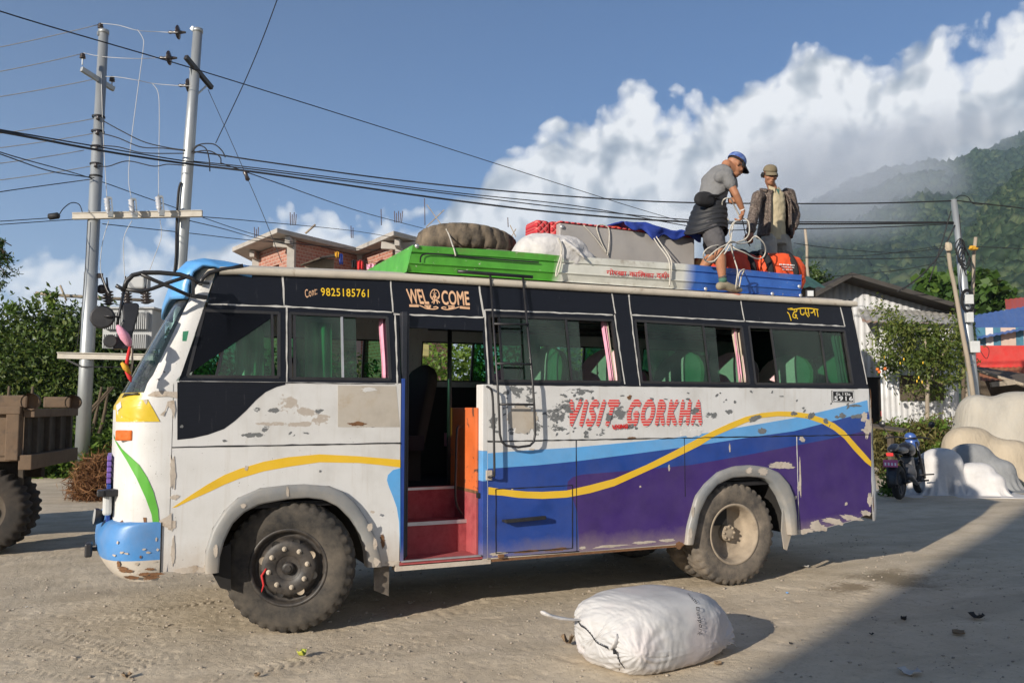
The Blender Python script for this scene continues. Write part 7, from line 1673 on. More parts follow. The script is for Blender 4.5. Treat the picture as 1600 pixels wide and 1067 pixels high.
for q, pts in enumerate(([(300, 238), (306, 229), (318, 225), (335, 226), (347, 236), (352, 246)], [(300, 238), (310, 228), (322, 233), (327, 250), (328, 268)], [(301, 240), (315, 236), (330, 237), (344, 246), (345, 256)])):
    wire([atD(x, y, D2_ - .1) for x, y in pts], ('largest black cable loop at the joint on the leaning pole', 'cable loop hanging down at the joint on the leaning pole', 'small inner cable loop at the joint on the leaning pole')[q], .016)
# bamboo rail behind the hedge
mb = MB(); mb.tube([atD(56, 458, 25.5), atD(100, 462, 25.6), atD(240, 470, 26)], .05, 7); mb.tube([atD(94, 446, 25.4), atD(104, 470, 25.4)], .03, 6); o = mb.build('bamboo_pole', 'weathered wood'); tag(o, 'pale bamboo pole lying along the hedge top', 'bamboo pole')
# ---- tipper truck, tail towards the right
mat('truck brown', (.12, .078, .048), .8, .3, 5, .2, 40, dust=.3, dustcol=(.27, .20, .13), dscale=2, col2=(.05, .04, .032), c2lo=.55, c2hi=.7, c2scale=5)
mat('truck rubber', (.022, .02, .018), .9, .3, 6, .2, 40, dust=.4, dustcol=(.12, .09, .065)); mat('truck dark', (.035, .028, .022), .85, .3, 5, .2, 40, dust=.2)
tr0 = onG(33, 868); tk = thing('tipper_truck', 'brown tipper truck with ribbed tailgate, its back end at the left edge', 'truck', (tr0.x, tr0.y + .3, 0))
DT = (tr0.x * FH.x + tr0.y * FH.y)
cz0, cz1 = atD(33, 733, DT).z, atD(33, 641, DT).z; c0 = atD(33, 700, DT); c0.z = 0
far_c = atD(104, 700, DT + 1.75); far_c.z = 0; dR = (far_c - c0); wT = dR.length; dR.normalize(); dL = Vector((-dR.y, dR.x, 0))
def TP(s, tt, z): return c0 + dL * s + dR * tt + Vector((0, 0, z))
RTk = Matrix((dL, dR, Vector((0, 0, 1)))).transposed()
zb_, zt_ = cz0 + .13, cz1 + .0
mb = MB(); mb.box(TP(1.9, .03, (zb_ + zt_) / 2), (3.8, .06, zt_ - zb_), 0, RTk); mb.box(TP(1.9, wT - .03, (zb_ + zt_) / 2), (3.8, .06, zt_ - zb_), 0, RTk); mb.box(TP(1.9, wT / 2, zb_), (3.8, wT, .08), 0, RTk)
for s_ in (.08, .9, 1.7, 2.5): mb.box(TP(s_, -.03, (zb_ + zt_) / 2), (.14, .08, zt_ - zb_ + .05), 0, RTk)
mb.box(TP(1.9, -.02, zt_), (3.8, .12, .09), 0, RTk); mb.build('tipper_body', 'truck brown', tk, bevel=.01)
mb = MB(); mb.box(TP(-.03, wT / 2, (zb_ + zt_) / 2), (.05, wT - .1, zt_ - zb_ - .05), 1, RTk)
for q in range(4): mb.box(TP(-.08, .22 + q * (wT - .44) / 3, (zb_ + zt_) / 2), (.07, .09, zt_ - zb_ - .1), 1, RTk)
mb.box(TP(-.07, wT / 2, zt_ - .03), (.12, wT, .10), 0, RTk); mb.box(TP(-.06, wT / 2, zb_ - .05), (.14, wT + .1, .17), 0, RTk); mb.build('tailgate', ['truck brown', 'truck dark'], tk, bevel=.008)
for tt in (.02, wT - .05):
    mb = MB(); mb.box(TP(.12, tt, zt_ + .10), (.34, .08, .15), 0, RTk); mb.lathe([(.10, -.05), (.10, .05), (0, .05)], TP(-.08, tt, zt_ + .10), dR, 14); mb.build('hinge', 'truck brown', tk, bevel=.02)
mb = MB(); mb.box(TP(2.15, .45, zb_ - .2), (4, .14, .24), 0, RTk); mb.box(TP(2.15, wT - .45, zb_ - .2), (4, .14, .24), 0, RTk); mb.box(TP(.5, wT / 2, zb_ - .28), (.12, wT - .4, .16), 0, RTk); mb.box(TP(.55, .35, zb_ - .3), (.3, .4, .22), 0, RTk); mb.box(TP(.05, .2, zb_ - .2), (.05, .05, .25), 0, RTk); mb.build('chassis', 'truck dark', tk)
for (s_, tt, sg) in ((.42, .16, -1), (.42, .5, -1), (.9, wT - .2, 1)):
    wc = TP(s_, tt, .50); mb = MB()
    def trk(a, i, r, h):
        j = int(round(a * 120 / (2 * PI))) % 120
        return (r - (.03 if j % 4 < 2 and i in (2, 3, 4, 5) else 0), h)
    mb.lathe([(.27, -.11), (.40, -.13), (.47, -.115), (.50, -.08), (.50, .08), (.47, .115), (.40, .13), (.27, .11)], wc, -dR if sg < 0 else dR, 120, 0, trk); mb.lathe([(.28, .10), (.26, .03), (.2, -.02), (.1, -.02), (.09, .06), (0, .06)], wc, -dR if sg < 0 else dR, 30, 1); mb.build('wheel', ['truck rubber', 'truck dark'], tk)
# ---- unfinished brick house behind the bus
def brick(name, c1, c2, mortar, sc):
    m, t, b = new_mat(name); k = NT(t); P = k.n('ShaderNodeTexCoord').outputs['Object']
    s = k.n('ShaderNodeSeparateXYZ'); k.l(P, s.inputs[0]); cb = k.n('ShaderNodeCombineXYZ'); k.l(k.math('ADD', s.outputs[0], s.outputs[1]), cb.inputs[0]); k.l(s.outputs[2], cb.inputs[1])
    br = k.n('ShaderNodeTexBrick'); k.l(cb.outputs[0], br.inputs['Vector']); br.inputs['Scale'].default_value = sc; br.inputs['Color1'].default_value = (*c1, 1); br.inputs['Color2'].default_value = (*c2, 1); br.inputs['Mortar'].default_value = (*mortar, 1); br.inputs['Mortar Size'].default_value = .018; br.inputs['Bias'].default_value = 0
    n = k.noise(P, 1.3, 5, .6); c = k.mix(k.ramp(n, [(.45, 0.0), (.8, .45)]), br.outputs['Color'], (.34, .25, .2)); k.l(c, b.inputs['Base Color']); b.inputs['Roughness'].default_value = .95
    bn = k.n('ShaderNodeBump'); bn.inputs['Strength'].default_value = .6; bn.inputs['Distance'].default_value = .02; k.l(br.outputs['Fac'], bn.inputs['Height']); bn.invert = True; k.l(bn.outputs[0], b.inputs['Normal']); MATS[name] = m
brick('brick', (.27, .10, .065), (.40, .17, .115), (.46, .38, .32), 1.5)
DB = 40.0
bh = thing('brick_house', 'unfinished brick house with concrete roof slab and rebar behind the bus', 'house', atD(520, 600, DB) * 1.0)
zs = lambda px, py, d=DB: atD(px, py, d).z
def corner(px, d): p = atD(px, 600, d); p.z = 0; return p
def wall_q(mb, a, b, z0, z1, th=.22, mi=0, holes=()):
    a = Vector(a); b = Vector(b); d = (b - a); L = d.length; d.normalize(); nn = Vector((d.y, -d.x, 0))
    mb.prism([(0, z0), (L, z0), (L, z1), (0, z1)], lambda u, v, o: a + d * u - nn * o + Vector((0, 0, v)), 0, th, holes=holes, mi=mi); return L
k1, k2, k3, k4 = corner(397, DB + 3.5), corner(452, DB), corner(560, DB + 4.5), corner(622, DB + .5)
k5 = corner(700, DB + 4)
ztop = zs(452, 375) ; mb = MB()
L1 = (k2 - k1).length
wall_q(mb, k1, k2, 0, ztop, holes=[[(L1 * .3, ztop - 1.55), (L1 * .66, ztop - 1.55), (L1 * .66, ztop - .95), (L1 * .3, ztop - .95)]])
wall_q(mb, k2, k3, 0, ztop)
L3 = (k4 - k3).length; ah = [(L3 * .34, ztop - 2.2)] + [(L3 * .34 + (L3 * .42) * (.5 + .5 * math.cos(PI - PI * i / 10)), ztop - 1.1 + .55 * math.sin(PI * i / 10)) for i in range(11)] + [(L3 * .76, ztop - 2.2)]
wall_q(mb, k3, k4, 0, ztop, holes=[ah]); wall_q(mb, k4, k5, 0, ztop); wall_q(mb, k5, k1 + FH * 6, 0, ztop); wall_q(mb, k1 + FH * 6, k1, 0, ztop)
mb.build('brick_wall', 'brick', bh)
for kk, nm_ in ((k2, 0), (k4, 0), (k1, 0), (k3, 1)): mb = MB(); mb.box(kk + Vector((0, 0, ztop / 2)) - FH * .06, (.34, .34, ztop + .1), 0, R3); mb.build('column', 'concrete', bh)
mb = MB(); w2 = RT * .02
def slab(pts, z, th): 
    mb.prism([(p.x, p.y) for p in pts], lambda u, v, o: Vector((u, v, z + o)), th, 0, mi=0)
ov = 1.15; outl = [k1 - RT * 1.2 - FH * .2, k2 - FH * ov * 1.3 - RT * .3, k3 - FH * ov * 1.1, k4 - FH * ov * 1.2 - RT * .1, k5 + RT * .9, k5 + RT * .9 + FH * 4, k1 + FH * 6 - RT * 1]
slab(outl, ztop + .04, .22)
mb.build('roof_slab', 'concrete', bh, bevel=.02)
for (kk, dd) in ((k2, -FH), (k2, -RT), (k4, -FH), (k4, RT), (k1, -FH), (k4, -RT)):
    mb = MB(); a = kk + Vector((0, 0, ztop - .22)); mb.bar(a, a + dd * .85 + Vector((0, 0, .05)), .24, .34, 0); mb.build('bracket', 'concrete', bh, bevel=.02)
for (px, py0, py1, n) in ((458, 352, 332, 4), (401, 372, 355, 3), (551, 372, 353, 2), (622, 348, 330, 5), (597, 352, 327, 1), (665, 352, 310, 1), (795, 355, 340, 1)):
    mb = MB()
    for q in range(n): a = atD(px + q * 2.6 - n, py0, DB + 1); mb.tube([a, atD(px + q * 2.6 - n + .6 * (q - 1), py1 + 3 * (q % 2), DB + 1)], .02, 5)
    mb.build('rebar', 'rebar', bh)
mb = MB(); mb.tube([atD(477, 365, DB - 1), atD(493, 351, DB - 1)], .05, 6); mb.build('timber_prop', 'weathered wood', bh)
mb = MB()
for a, b in (((667, 320), (692, 355)), ((694, 328), (666, 355)), ((797, 352), (806, 370)), ((806, 358), (798, 372))): mb.bar(atD(*a, DB + 2), atD(*b, DB + 2), .07, .04, 0)
o = mb.build('crossed_sticks', 'weathered wood'); tag(o, 'thin crossed sticks standing behind the roof tyre', 'sticks')
mb = MB(); a, b, c = atD(470, 415, 33), atD(525, 398, 33), atD(535, 402, 33); mb.add([a, b, c, atD(500, 404, 31.5), a - Vector((0, 0, .1)), ], [(0, 1, 3), (1, 2, 3)]); mb.bar(a, b, .06, .06, 0); mb.add([atD(476, 416, 33), atD(505, 404, 33), atD(522, 405, 33), atD(520, 440, 33), atD(476, 440, 33)], [(4, 3, 2, 1, 0)], 1)
o = mb.build('lean_to', ['dark wood', 'weathered wood'], None, solid=.05); tag(o, 'small plank lean-to in front of the brick house above the bus roof', 'lean-to')
for (px, py, w_, h_, m_, l_) in ((563, 414, 10, 14, 'red cloth', 'red cloth drying on the line in front of the brick house'), (580, 417, 14, 9, 'pink cloth', 'pink cloth drying on the line beside the red one'), (553, 412, 7, 12, 'black webbing', 'black cloth drying on the line left of the red one'), (533, 405, 6, 16, 'blue tarp', 'blue cloth hanging beside the plank lean-to'), (527, 398, 7, 9, 'ochre cloth', 'ochre cloth hanging on the plank lean-to')):
    mb = MB(); D_ = 32.5
    mb.grid(lambda u, v: atD(px - w_ / 2 + w_ * u, py - h_ / 2 + h_ * v + 1.0 * math.sin(u * 9), D_ + .06 * math.sin(u * 14 + v)), 10, 4, 0, True); o = mb.build('cloth', m_, None, solid=.01); tag(o, l_, 'cloth')
wire([atD(545, 410, 32.5), atD(565, 408, 32.5), atD(595, 412, 32.5), atD(606, 413, 32.5)], 'washing line with drying clothes in front of the brick house', .008)
# ---- what shows through the bus windows: banks, a stone wall, a tin roof
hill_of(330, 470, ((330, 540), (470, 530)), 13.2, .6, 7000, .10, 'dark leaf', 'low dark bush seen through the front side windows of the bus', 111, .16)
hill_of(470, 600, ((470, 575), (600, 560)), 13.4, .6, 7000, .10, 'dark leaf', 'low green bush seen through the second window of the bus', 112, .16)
hill_of(672, 790, ((672, 505), (790, 520)), 14.5, .8, 15000, .10, 'bright leaf', 'leafy bush seen through the open bus door', 113, .16)
hill_of(795, 905, ((795, 520), (905, 530)), 15.5, .8, 11000, .10, 'bright leaf', 'leafy bush seen through the middle windows of the bus', 114, .16)
sw_ = MB(); a, b = atD(632, 600, 13.0), atD(672, 600, 13.4); zt = atD(640, 545, 13.2).z; sw_.bar(Vector((a.x, a.y, zt / 2)), Vector((b.x, b.y, zt / 2)), zt, .4, 0, (0, 0, 1))
mat('dry stone', (.40, .38, .35), .95, .35, 5, .8, 9, col2=(.07, .06, .05), c2lo=.52, c2hi=.56, c2scale=7); o = sw_.build('stone_wall', 'dry stone'); tag(o, 'pale dry stone wall seen through the open bus door', 'wall')
tw = MB(); tw.add([atD(632, 553, 12.7), atD(670, 556, 13.0), atD(670, 538, 13.9), atD(632, 535, 13.6)], [(0, 1, 2, 3)]); mat('yellow sheet', (.55, .46, .14), .6, .2, 5, .1); o = tw.build('plastic_sheet', 'yellow sheet', None, solid=.02); tag(o, 'dusty yellow sheet over the stone wall beyond the bus door', 'plastic sheet')
# ================================================================== right background
mat('corrugated silver', (.64, .65, .66), .4, .12, 2.0, .05, 20, metal=.12, dust=.25, dustcol=(.42, .36, .28), dscale=1.5)
mat('corrugated grey', (.34, .34, .33), .6, .2, 2.0, .05, 20, metal=.1, col2=(.30, .13, .06), c2lo=.56, c2hi=.66, c2scale=.9, dust=.3)
mat('rusty sheet', (.26, .105, .05), .85, .3, 3, .1, 20); mat('roof dark', (.05, .045, .04), .85, .3, 3, .1, 20)
mat('blue roof', (.05, .115, .31), .55, .15, 1.5, .05, 20, dust=.2, dustcol=(.3, .3, .32)); mat('red roof', (.36, .07, .055), .6, .15, 2, .05, 20)
mat('red board', (.52, .035, .03), .6, .12, 2, .05, 20, dust=.15); mat('teal paint', (.06, .17, .24), .6, .2); mat('plaster pink', (.50, .38, .31), .8, .1); mat('plaster white', (.58, .56, .53), .8, .1)
mat('green roof', (.035, .085, .07), .6, .2, 3, .05, 20); mat('bale canvas', (.36, .335, .285), .9, .16, 2.2, .9, 5, bdist=.05, stretch=(1, 1, .3), dust=.3, dustcol=(.45, .38, .28)); mat('bale tan', (.38, .32, .235), .9, .16, 2.2, .9, 5, bdist=.05, stretch=(1, 1, .3), dust=.3, dustcol=(.45, .36, .25)); mat('grey sack', (.22, .225, .225), .85, .12, 3, .7, 7, bdist=.04)
mat('meter grey', (.50, .51, .50), .5, .1)
def corr(mb, a, b, z0, z1, pitch=.19, amp=.022, mi=0, zt=None):
    """upright corrugated sheet from a to b; zt(t) may give a sloping top"""
    a = Vector(a); b = Vector(b); L = (b - a).length; n = max(4, int(L / pitch * 4)); d = (b - a) / L; nn = Vector((d.y, -d.x, 0))
    def f(u, v):
        s = u * L; top_ = zt(u) if zt else z1; p = a + d * s + nn * amp * math.sin(s / pitch * 2 * PI); return Vector((p.x, p.y, z0 + (top_ - z0) * v))
    mb.grid(f, n, 1, mi, True)
def roof(mb, p00, p10, p11, p01, pitch=.19, amp=.02, mi=0):
    """corrugated roof sheet, waves across u"""
    p00, p10, p11, p01 = map(Vector, (p00, p10, p11, p01)); L = (p10 - p00).length; n = max(4, int(L / pitch * 4)); nrm = (p10 - p00).cross(p01 - p00).normalized()
    if nrm.z < 0: nrm = -nrm
    mb.grid(lambda u, v: p00.lerp(p10, u).lerp(p01.lerp(p11, u), v) + nrm * amp * math.sin(u * L / pitch * 2 * PI), n, 2, mi, True)
DS = 27.0
sh = thing('tin_shed', 'corrugated silver tin shed with dark gable roof and rusty awning', 'shed', atD(1410, 635, DS))
wl, wr = atD(1268, 600, DS), atD(1497, 600, DS); wl.z = wr.z = 0
apx = (1318 - 1268) / (1497 - 1268)
zL, zA, zR_ = atD(1268, 464, DS).z, atD(1318, 436, DS).z, atD(1497, 487, DS).z
mb = MB(); corr(mb, wl, wr, 0, 0, .20, .022, 0, lambda u: np.interp(u, [0, apx, 1], [zL - .1, zA - .1, zR_ - .1])); corr(mb, wr, wr + FH * 7, 0, zR_ - .1); mb.build('wall', 'corrugated silver', sh, solid=.01)
ap_ = wl.lerp(wr, apx); mb = MB(); f0, f1 = -FH * .9, FH * 7.5
def P3(p, z, o): return Vector((p.x, p.y, z)) + o
eL = wl - RT * .35; eR = wr + RT * .15
roof(mb, P3(ap_, zA + .06, f0), P3(ap_, zA + .06, f1), P3(eR, zR_ - .02, f1), P3(eR, zR_ - .02, f0), .2); roof(mb, P3(ap_, zA + .06, f0), P3(ap_, zA + .06, f1), P3(eL, zL - .12, f1), P3(eL, zL - .12, f0), .2)
mb.bar(P3(ap_, zA, f0), P3(eR, zR_ - .08, f0), .06, .13, 0); mb.bar(P3(ap_, zA, f0), P3(eL, zL - .16, f0), .06, .13, 0); mb.build('roof', 'roof dark', sh)
mb = MB(); a0, a1 = atD(1340, 482, DS - .05), atD(1489, 487, DS - .05); b0_, b1_ = atD(1348, 504, DS - 1.5), atD(1500, 506, DS - 1.5); roof(mb, a0, a1, b1_, b0_, .2, .022); aw = mb.build('awning', 'corrugated grey', sh)
mb = MB(); q0, q1 = atD(1376, 600, DS - 1.2), atD(1492, 600, DS - 1.2); q0.z = q1.z = 0; zt = atD(1430, 506, DS - 1.3).z
corr(mb, q0, q1, 0, zt, .17, .022); corr(mb, q1, q1 + FH * 1.2, 0, zt, .17, .022); mb.build('wall', 'corrugated silver', sh, solid=.01)
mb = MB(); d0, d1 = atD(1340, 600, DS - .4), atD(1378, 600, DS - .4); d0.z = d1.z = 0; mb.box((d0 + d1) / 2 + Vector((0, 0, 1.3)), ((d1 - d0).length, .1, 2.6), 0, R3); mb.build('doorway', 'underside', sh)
mb = MB(); mb.box(atD(1382, 646, DS - 1.0), (.2, .05, .16), 0, R3); mb.build('red_box', 'red board', sh)
mb = MB(); c = atD(1440, 600, DS - 1.26); 
for w_, zc in ((1.5, 0), ): mb.box(Vector((c.x, c.y, atD(1440, 606, DS - 1.26).z)), (1.3, .05, .75), 0, R3)
mb.build('window_board', 'dark wood', sh)
# kiosk with green roof and floodlight
ks = thing('kiosk', 'small kiosk with dark green tin roof and floodlight just behind the bus', 'kiosk', atD(1262, 635, 22))
mb = MB(); roof(mb, atD(1225, 436, 23), atD(1262, 431, 23), atD(1290, 449, 21.6), atD(1232, 449, 21.6), .16, .02); mb.build('roof', 'green roof', ks)
mb = MB(); a = atD(1262, 600, 22.6); a.z = 0; zt = atD(1262, 446, 22.6).z; mb.box(a + Vector((0, 0, zt / 2)) - RT * .15, (.55, .8, zt), 0, R3); mb.build('wall', 'dark wood', ks)
mb = MB(); c = atD(1265.5, 459, 21.2); mb.box(c, (.19, .07, .19), 0, R3); mb.box(c - FH * .045, (.15, .02, .14), 1, R3); mb.bar(c, c + FH * .8 - Vector((0, 0, .1)), .03, .03, 0); mb.build('floodlight', ['black metal', 'lamp lens'], ks, bevel=.008)
rg = np.random.default_rng(61); c = atD(1262, 425, 30)
plant('tree', 'small dark tree beside the bare post above the kiosk roof', 'tree', (c.x, c.y, 0), [(c.x, c.y, c.z - .2, .55, .5, .45), (c.x - .25, c.y, c.z - .5, .5, .5, .4), (c.x + .4, c.y, c.z - .5, .5, .5, .35)], 2600, .12, ('dark leaf', 'bark'), rg, [([(c.x, c.y, 0), (c.x, c.y, 3), (c.x, c.y, c.z)], (.09, .03))], None, .12)
def post(px0, py0, px1, py1, D_, r, label, m='weathered wood', name='wooden_post', pts=None):
    mb = MB(); a = atD(px1, py1, D_); b = atD(px0, py0, D_); d = (a - b).normalized(); g = a + d * (a.z / max(.01, -d.z)); n = 12; rr_ = np.random.default_rng(int(px0)); mb.tube([b.lerp(g, i / n) + Vector((rr_.normal() * .012, rr_.normal() * .012, 0)) for i in range(n + 1)], [r * .8 + r * .3 * i / n for i in range(n + 1)], 9); o = mb.build(name, m); return tag(o, label, 'post')
post(1258, 357, 1263, 440, 28, .055, 'pale bare wooden post beyond the back of the bus'); post(1481, 392, 1497, 480, 23.5, .065, 'split wooden post with a torn bag on top left of the far steel pole'); post(1524, 371, 1519, 470, 24.6, .06, 'wooden post with yellow cloth tied on right of the far steel pole')
for (px, py, w_, h_, m_, l_, d) in ((1482, 386, 8, 14, 'bale tan', 'torn pinkish bag on top of the split wooden post', 23.4), (1521, 388, 15, 7, 'ochre cloth', 'yellow cloth tied round the right wooden post', 24.4)):
    mb = MB(); lump(mb, atD(px, py, d), (w_ / 2 * d / FPX, .07, h_ / 2 * d / FPX), 0, .8, .4, int(px)); o = mb.blob('rag', m_, None, .02, 2, [(.03, .05)]); tag(o, l_, 'rag')
# far steel pole with meters
pp = thing('meter_pole', 'steel pole with meter boxes and tangled cables at the right', 'pole', (*atD(1533, 735, RP_).xy, 0))
mb = MB(); g = atD(1533, 735, RP_); g.z = -.1; mb.tube([g, atD(1521, 612, RP_), atD(1508, 480, RP_), atD(1508, 478, RP_), atD(1501, 400, RP_), atD(1501, 398, RP_), pr_t], [.15, .145, .14, .12, .115, .095, .08], 16); mb.build('shaft', 'galvanised steel', pp)
for (px, py, w_, h_) in ((1512, 468, 13, 15), (1513, 496, 11, 16), (1521, 542, 15, 18)): mb = MB(); mb.box(atD(px + 1, py, RP_ - .22), (w_ * RP_ / FPX, .16, h_ * RP_ / FPX), 0, R3); mb.build('meter_box', 'meter grey', pp, bevel=.015)
mb = MB(); rgc = random.Random(9)
for q in range(7):
    c = atD(1500 + q * 1.6, 390 + q * 3, RP_ - .15); mb.tube(smooth_line([c + Vector((math.cos(a) * .22 * rgc.uniform(.5, 1.2), 0, math.sin(a) * .32 * rgc.uniform(.6, 1.3))) for a in np.linspace(0, 2 * PI, 9)], 3), .014, 5)
for q in range(5):
    c = atD(1512, 470, RP_ - .28); mb.tube(smooth_line([c + Vector((math.cos(a) * (.2 + .02 * q), 0, math.sin(a) * (.26 + .015 * q))) for a in np.linspace(.4, 2 * PI - .1, 12)], 3), .016, 5)
mb.tube(smooth_line([atD(1522, 530, RP_ - .2), atD(1540, 560, RP_ - .2), atD(1545, 545, RP_ - .2), atD(1530, 535, RP_ - .2)], 5), .009, 5); mb.tube(smooth_line([atD(1499, 335, RP_ - .1), atD(1503, 400, RP_ - .2), atD(1500, 440, RP_ - .2), atD(1506, 470, RP_ - .2)], 5), .013, 5)
mb.build('cable_coil', 'wire black', pp)
for pts, l_, r in (([(1490, 313), (1530, 318), (1600, 326), (1750, 345)], 'black cable leaving the far pole top to the right', .018), ([(1492, 352), (1470, 395), (1440, 430), (1410, 453)], 'black service cable slanting down from the far pole to the shed roof', .02), ([(1490, 356), (1466, 400), (1436, 433), (1402, 456)], 'second service cable slanting down to the shed roof', .014), ([(1486, 330), (1476, 365), (1462, 410), (1452, 440)], 'loose black cable hanging steeply left of the far pole', .018),
                   ([(1525, 386), (1560, 387), (1600, 389), (1750, 396)], 'thin wire running right from the post with yellow cloth', .012), ([(1258, 403), (1330, 404), (1400, 404), (1478, 401)], 'thin wire between the bare post and the split post', .012), ([(1240, 380), (1300, 388), (1400, 395), (1470, 388)], 'thin wire sagging behind the man in camouflage', .010), ([(1285, 433), (1350, 428), (1420, 420), (1475, 408)], 'thin wire running from the shed ridge to the far pole', .010), ([(1258, 401), (1360, 399), (1460, 386), (1490, 380)], 'thin wire crossing the misty slope to the far pole', .009),
                   ([(1490, 314), (1500, 306), (1512, 308), (1520, 318), (1535, 320)], 'short curled cable end at the far pole top', .012)):
    wire([atD(x, y, RP_ - .05) for x, y in pts], l_, r)
# creeper on the shed, broad-leaved tree, hedge
rg = np.random.default_rng(71); DC = 24.6
def blob_px(lst, D_, rg, dep=.5): return [(*(atD(px, py, D_ + rg.uniform(-dep, dep))), rx * D_ / FPX, rx * D_ / FPX * .7, ry * D_ / FPX) for px, py, rx, ry in lst]
c = atD(1448, 655, DC); c.z = 0
bl = blob_px([(1395, 515, 24, 18), (1420, 525, 26, 20), (1450, 525, 28, 22), (1480, 530, 26, 22), (1505, 520, 14, 18), (1385, 545, 18, 22), (1410, 555, 24, 20), (1440, 560, 26, 24), (1475, 560, 28, 22), (1500, 560, 16, 20), (1390, 575, 16, 18), (1440, 590, 22, 18), (1485, 590, 20, 12), (1425, 610, 16, 10), (1460, 612, 12, 12), (1370, 490, 6, 12), (1392, 490, 10, 10), (1500, 500, 10, 12)], DC, rg)
tr = [([c, atD(1449, 620, DC), atD(1452, 580, DC), atD(1445, 530, DC)], (.07, .03)), ([atD(1450, 600, DC), atD(1470, 560, DC), atD(1490, 530, DC)], (.04, .015)), ([atD(1450, 610, DC), atD(1425, 570, DC), atD(1400, 530, DC)], (.04, .015)), ([atD(1451, 590, DC), atD(1475, 600, DC), atD(1500, 595, DC)], (.03, .012))]
leaf_mat('creeper leaf', (.05, .085, .015), (.11, .155, .03), (.22, .23, .06), .4)
plant('creeper', 'feathery green tree growing over the front of the tin shed', 'tree', (c.x, c.y, 0), bl, 6500, .13, ('creeper leaf', 'weathered wood'), rg, tr, None, .14, .1, .5, .38)
mb = MB()
for q in range(8): p = atD(rg.uniform(1380, 1470), rg.uniform(545, 600), DC - .6); mb.ball(p, (.018, .018, .045), 0, 8, 6)
o = mb.build('blossom', 'yellow paint', bpy.data.objects['creeper']) ; kind(o, 'stuff')
mb = MB()
for p in ((1371, 577), (1383, 576), (1374, 581)): mb.ball(atD(*p, DC - 1), .045, 0, 8, 6)
o = mb.build('marigold', 'orange lens', bpy.data.objects['creeper']); kind(o, 'stuff')
rg = np.random.default_rng(72); DTR = 44; c = atD(1505, 600, DTR); c.z = 0
bl = blob_px([(1450, 450, 16, 12), (1472, 446, 18, 14), (1500, 455, 24, 18), (1530, 455, 22, 20), (1555, 468, 20, 18), (1475, 468, 24, 14), (1445, 468, 12, 10), (1510, 478, 24, 14), (1545, 485, 22, 12), (1568, 485, 12, 10)], DTR, rg)
leaf_mat('broad leaf', (.022, .05, .010), (.05, .105, .018), (.12, .19, .035), .3)
plant('broadleaf_tree', 'tree with large rounded leaves behind the far steel pole', 'tree', (c.x, c.y, 0), bl, 3400, .5, ('broad leaf', 'bark'), rg, [([c, c + Vector((0, 0, 2.5)), atD(1505, 470, DTR)], (.15, .06))], None, .25, .5, .6, .85)
rg = np.random.default_rng(73); DH = 21.6; c = atD(1435, 690, DH); c.z = 0
bl = blob_px([(1385, 690, 26, 24), (1410, 688, 26, 24), (1440, 686, 26, 26), (1470, 684, 26, 28), (1495, 690, 20, 26), (1380, 715, 26, 22), (1420, 712, 26, 24), (1460, 712, 26, 24), (1400, 745, 26, 26), (1440, 745, 26, 26)], DH, rg)
plant('dry_hedge', 'low hedge of brown and green stalks in front of the tin shed', 'hedge', (c.x, c.y, 0), bl, 11000, .20, ('dry hedge leaf', 'bark'), rg, (), None, .12, .5, .8, .16)
bl = blob_px([(1425, 700, 30, 10), (1470, 705, 26, 10), (1405, 672, 26, 6), (1460, 664, 26, 5)], DH - .6, rg); c2 = atD(1440, 700, DH - .6); c2.z = 0
plant('low_plant', 'fresh green plants growing through the dry hedge', 'plant', (c2.x, c2.y, 0), bl, 1800, .10, ('bright leaf', 'bark'), rg, (), None, .10, .3)
rg = np.random.default_rng(74); bl = blob_px([(1384, 745, 9, 12), (1390, 762, 12, 10)], 16.5, rg, .1); c2 = atD(1386, 770, 16.5); c2.z = 0
plant('weed', 'bright weed growing behind the motorbike wheel', 'plant', (c2.x, c2.y, 0), bl, 420, .09, ('bright leaf', 'bark'), rg, (), None, .06, .3)
mb = MB(); mb.prism([(0, 0), (1, 0), (1, 1), (0, 1)], lambda u, v, o: atD(1360, 668, 19.5).lerp(atD(1411, 676, 18.4), u).lerp(atD(1360, 664, 20.4).lerp(atD(1418, 672, 19.6), u), v) + Vector((0, 0, o)), .04, 0); o = mb.build('board', 'dark wood'); tag(o, 'dark plank board sticking out from behind the back of the bus', 'board')
mb = MB(); p = atD(1392, 700, 19.2); mb.box((p.x, p.y, .55), (.1, .1, 1.1), 0); mb.build('leg', 'dark wood', o)
# blue-roofed house
DBH = 34; bl_ = thing('blue_roofed_house', 'house with blue tin roof, striped shutters and red boarding at the right edge', 'house', atD(1580, 635, DBH))
mb = MB(); roof(mb, atD(1519, 493, DBH + 4), atD(1700, 462, DBH + 4), atD(1720, 492, DBH - .5), atD(1527, 530, DBH - .5), .25, .02); mb.build('roof', 'blue roof', bl_)
mb = MB(); cols_ = [0, 1, 0, 2, 2, 0, 1, 2, 1, 0, 0, 2, 0, 1, 2, 0]; wall_a, wall_b = atD(1530, 600, DBH), atD(1720, 600, DBH - .0)
for q in range(16):
    a = wall_a.lerp(wall_b, q / 16); b = wall_a.lerp(wall_b, (q + 1) / 16); z0, z1 = atD(1560, 546, DBH).z, atD(1560, 512, DBH).z; mb.box(Vector(((a.x + b.x) / 2, (a.y + b.y) / 2, (z0 + z1) / 2)), ((b - a).length * .97, .12 + .02 * (q % 2), z1 - z0), cols_[q], R3)
mb.build('shutters', ['teal paint', 'plaster white', 'plaster pink'], bl_)
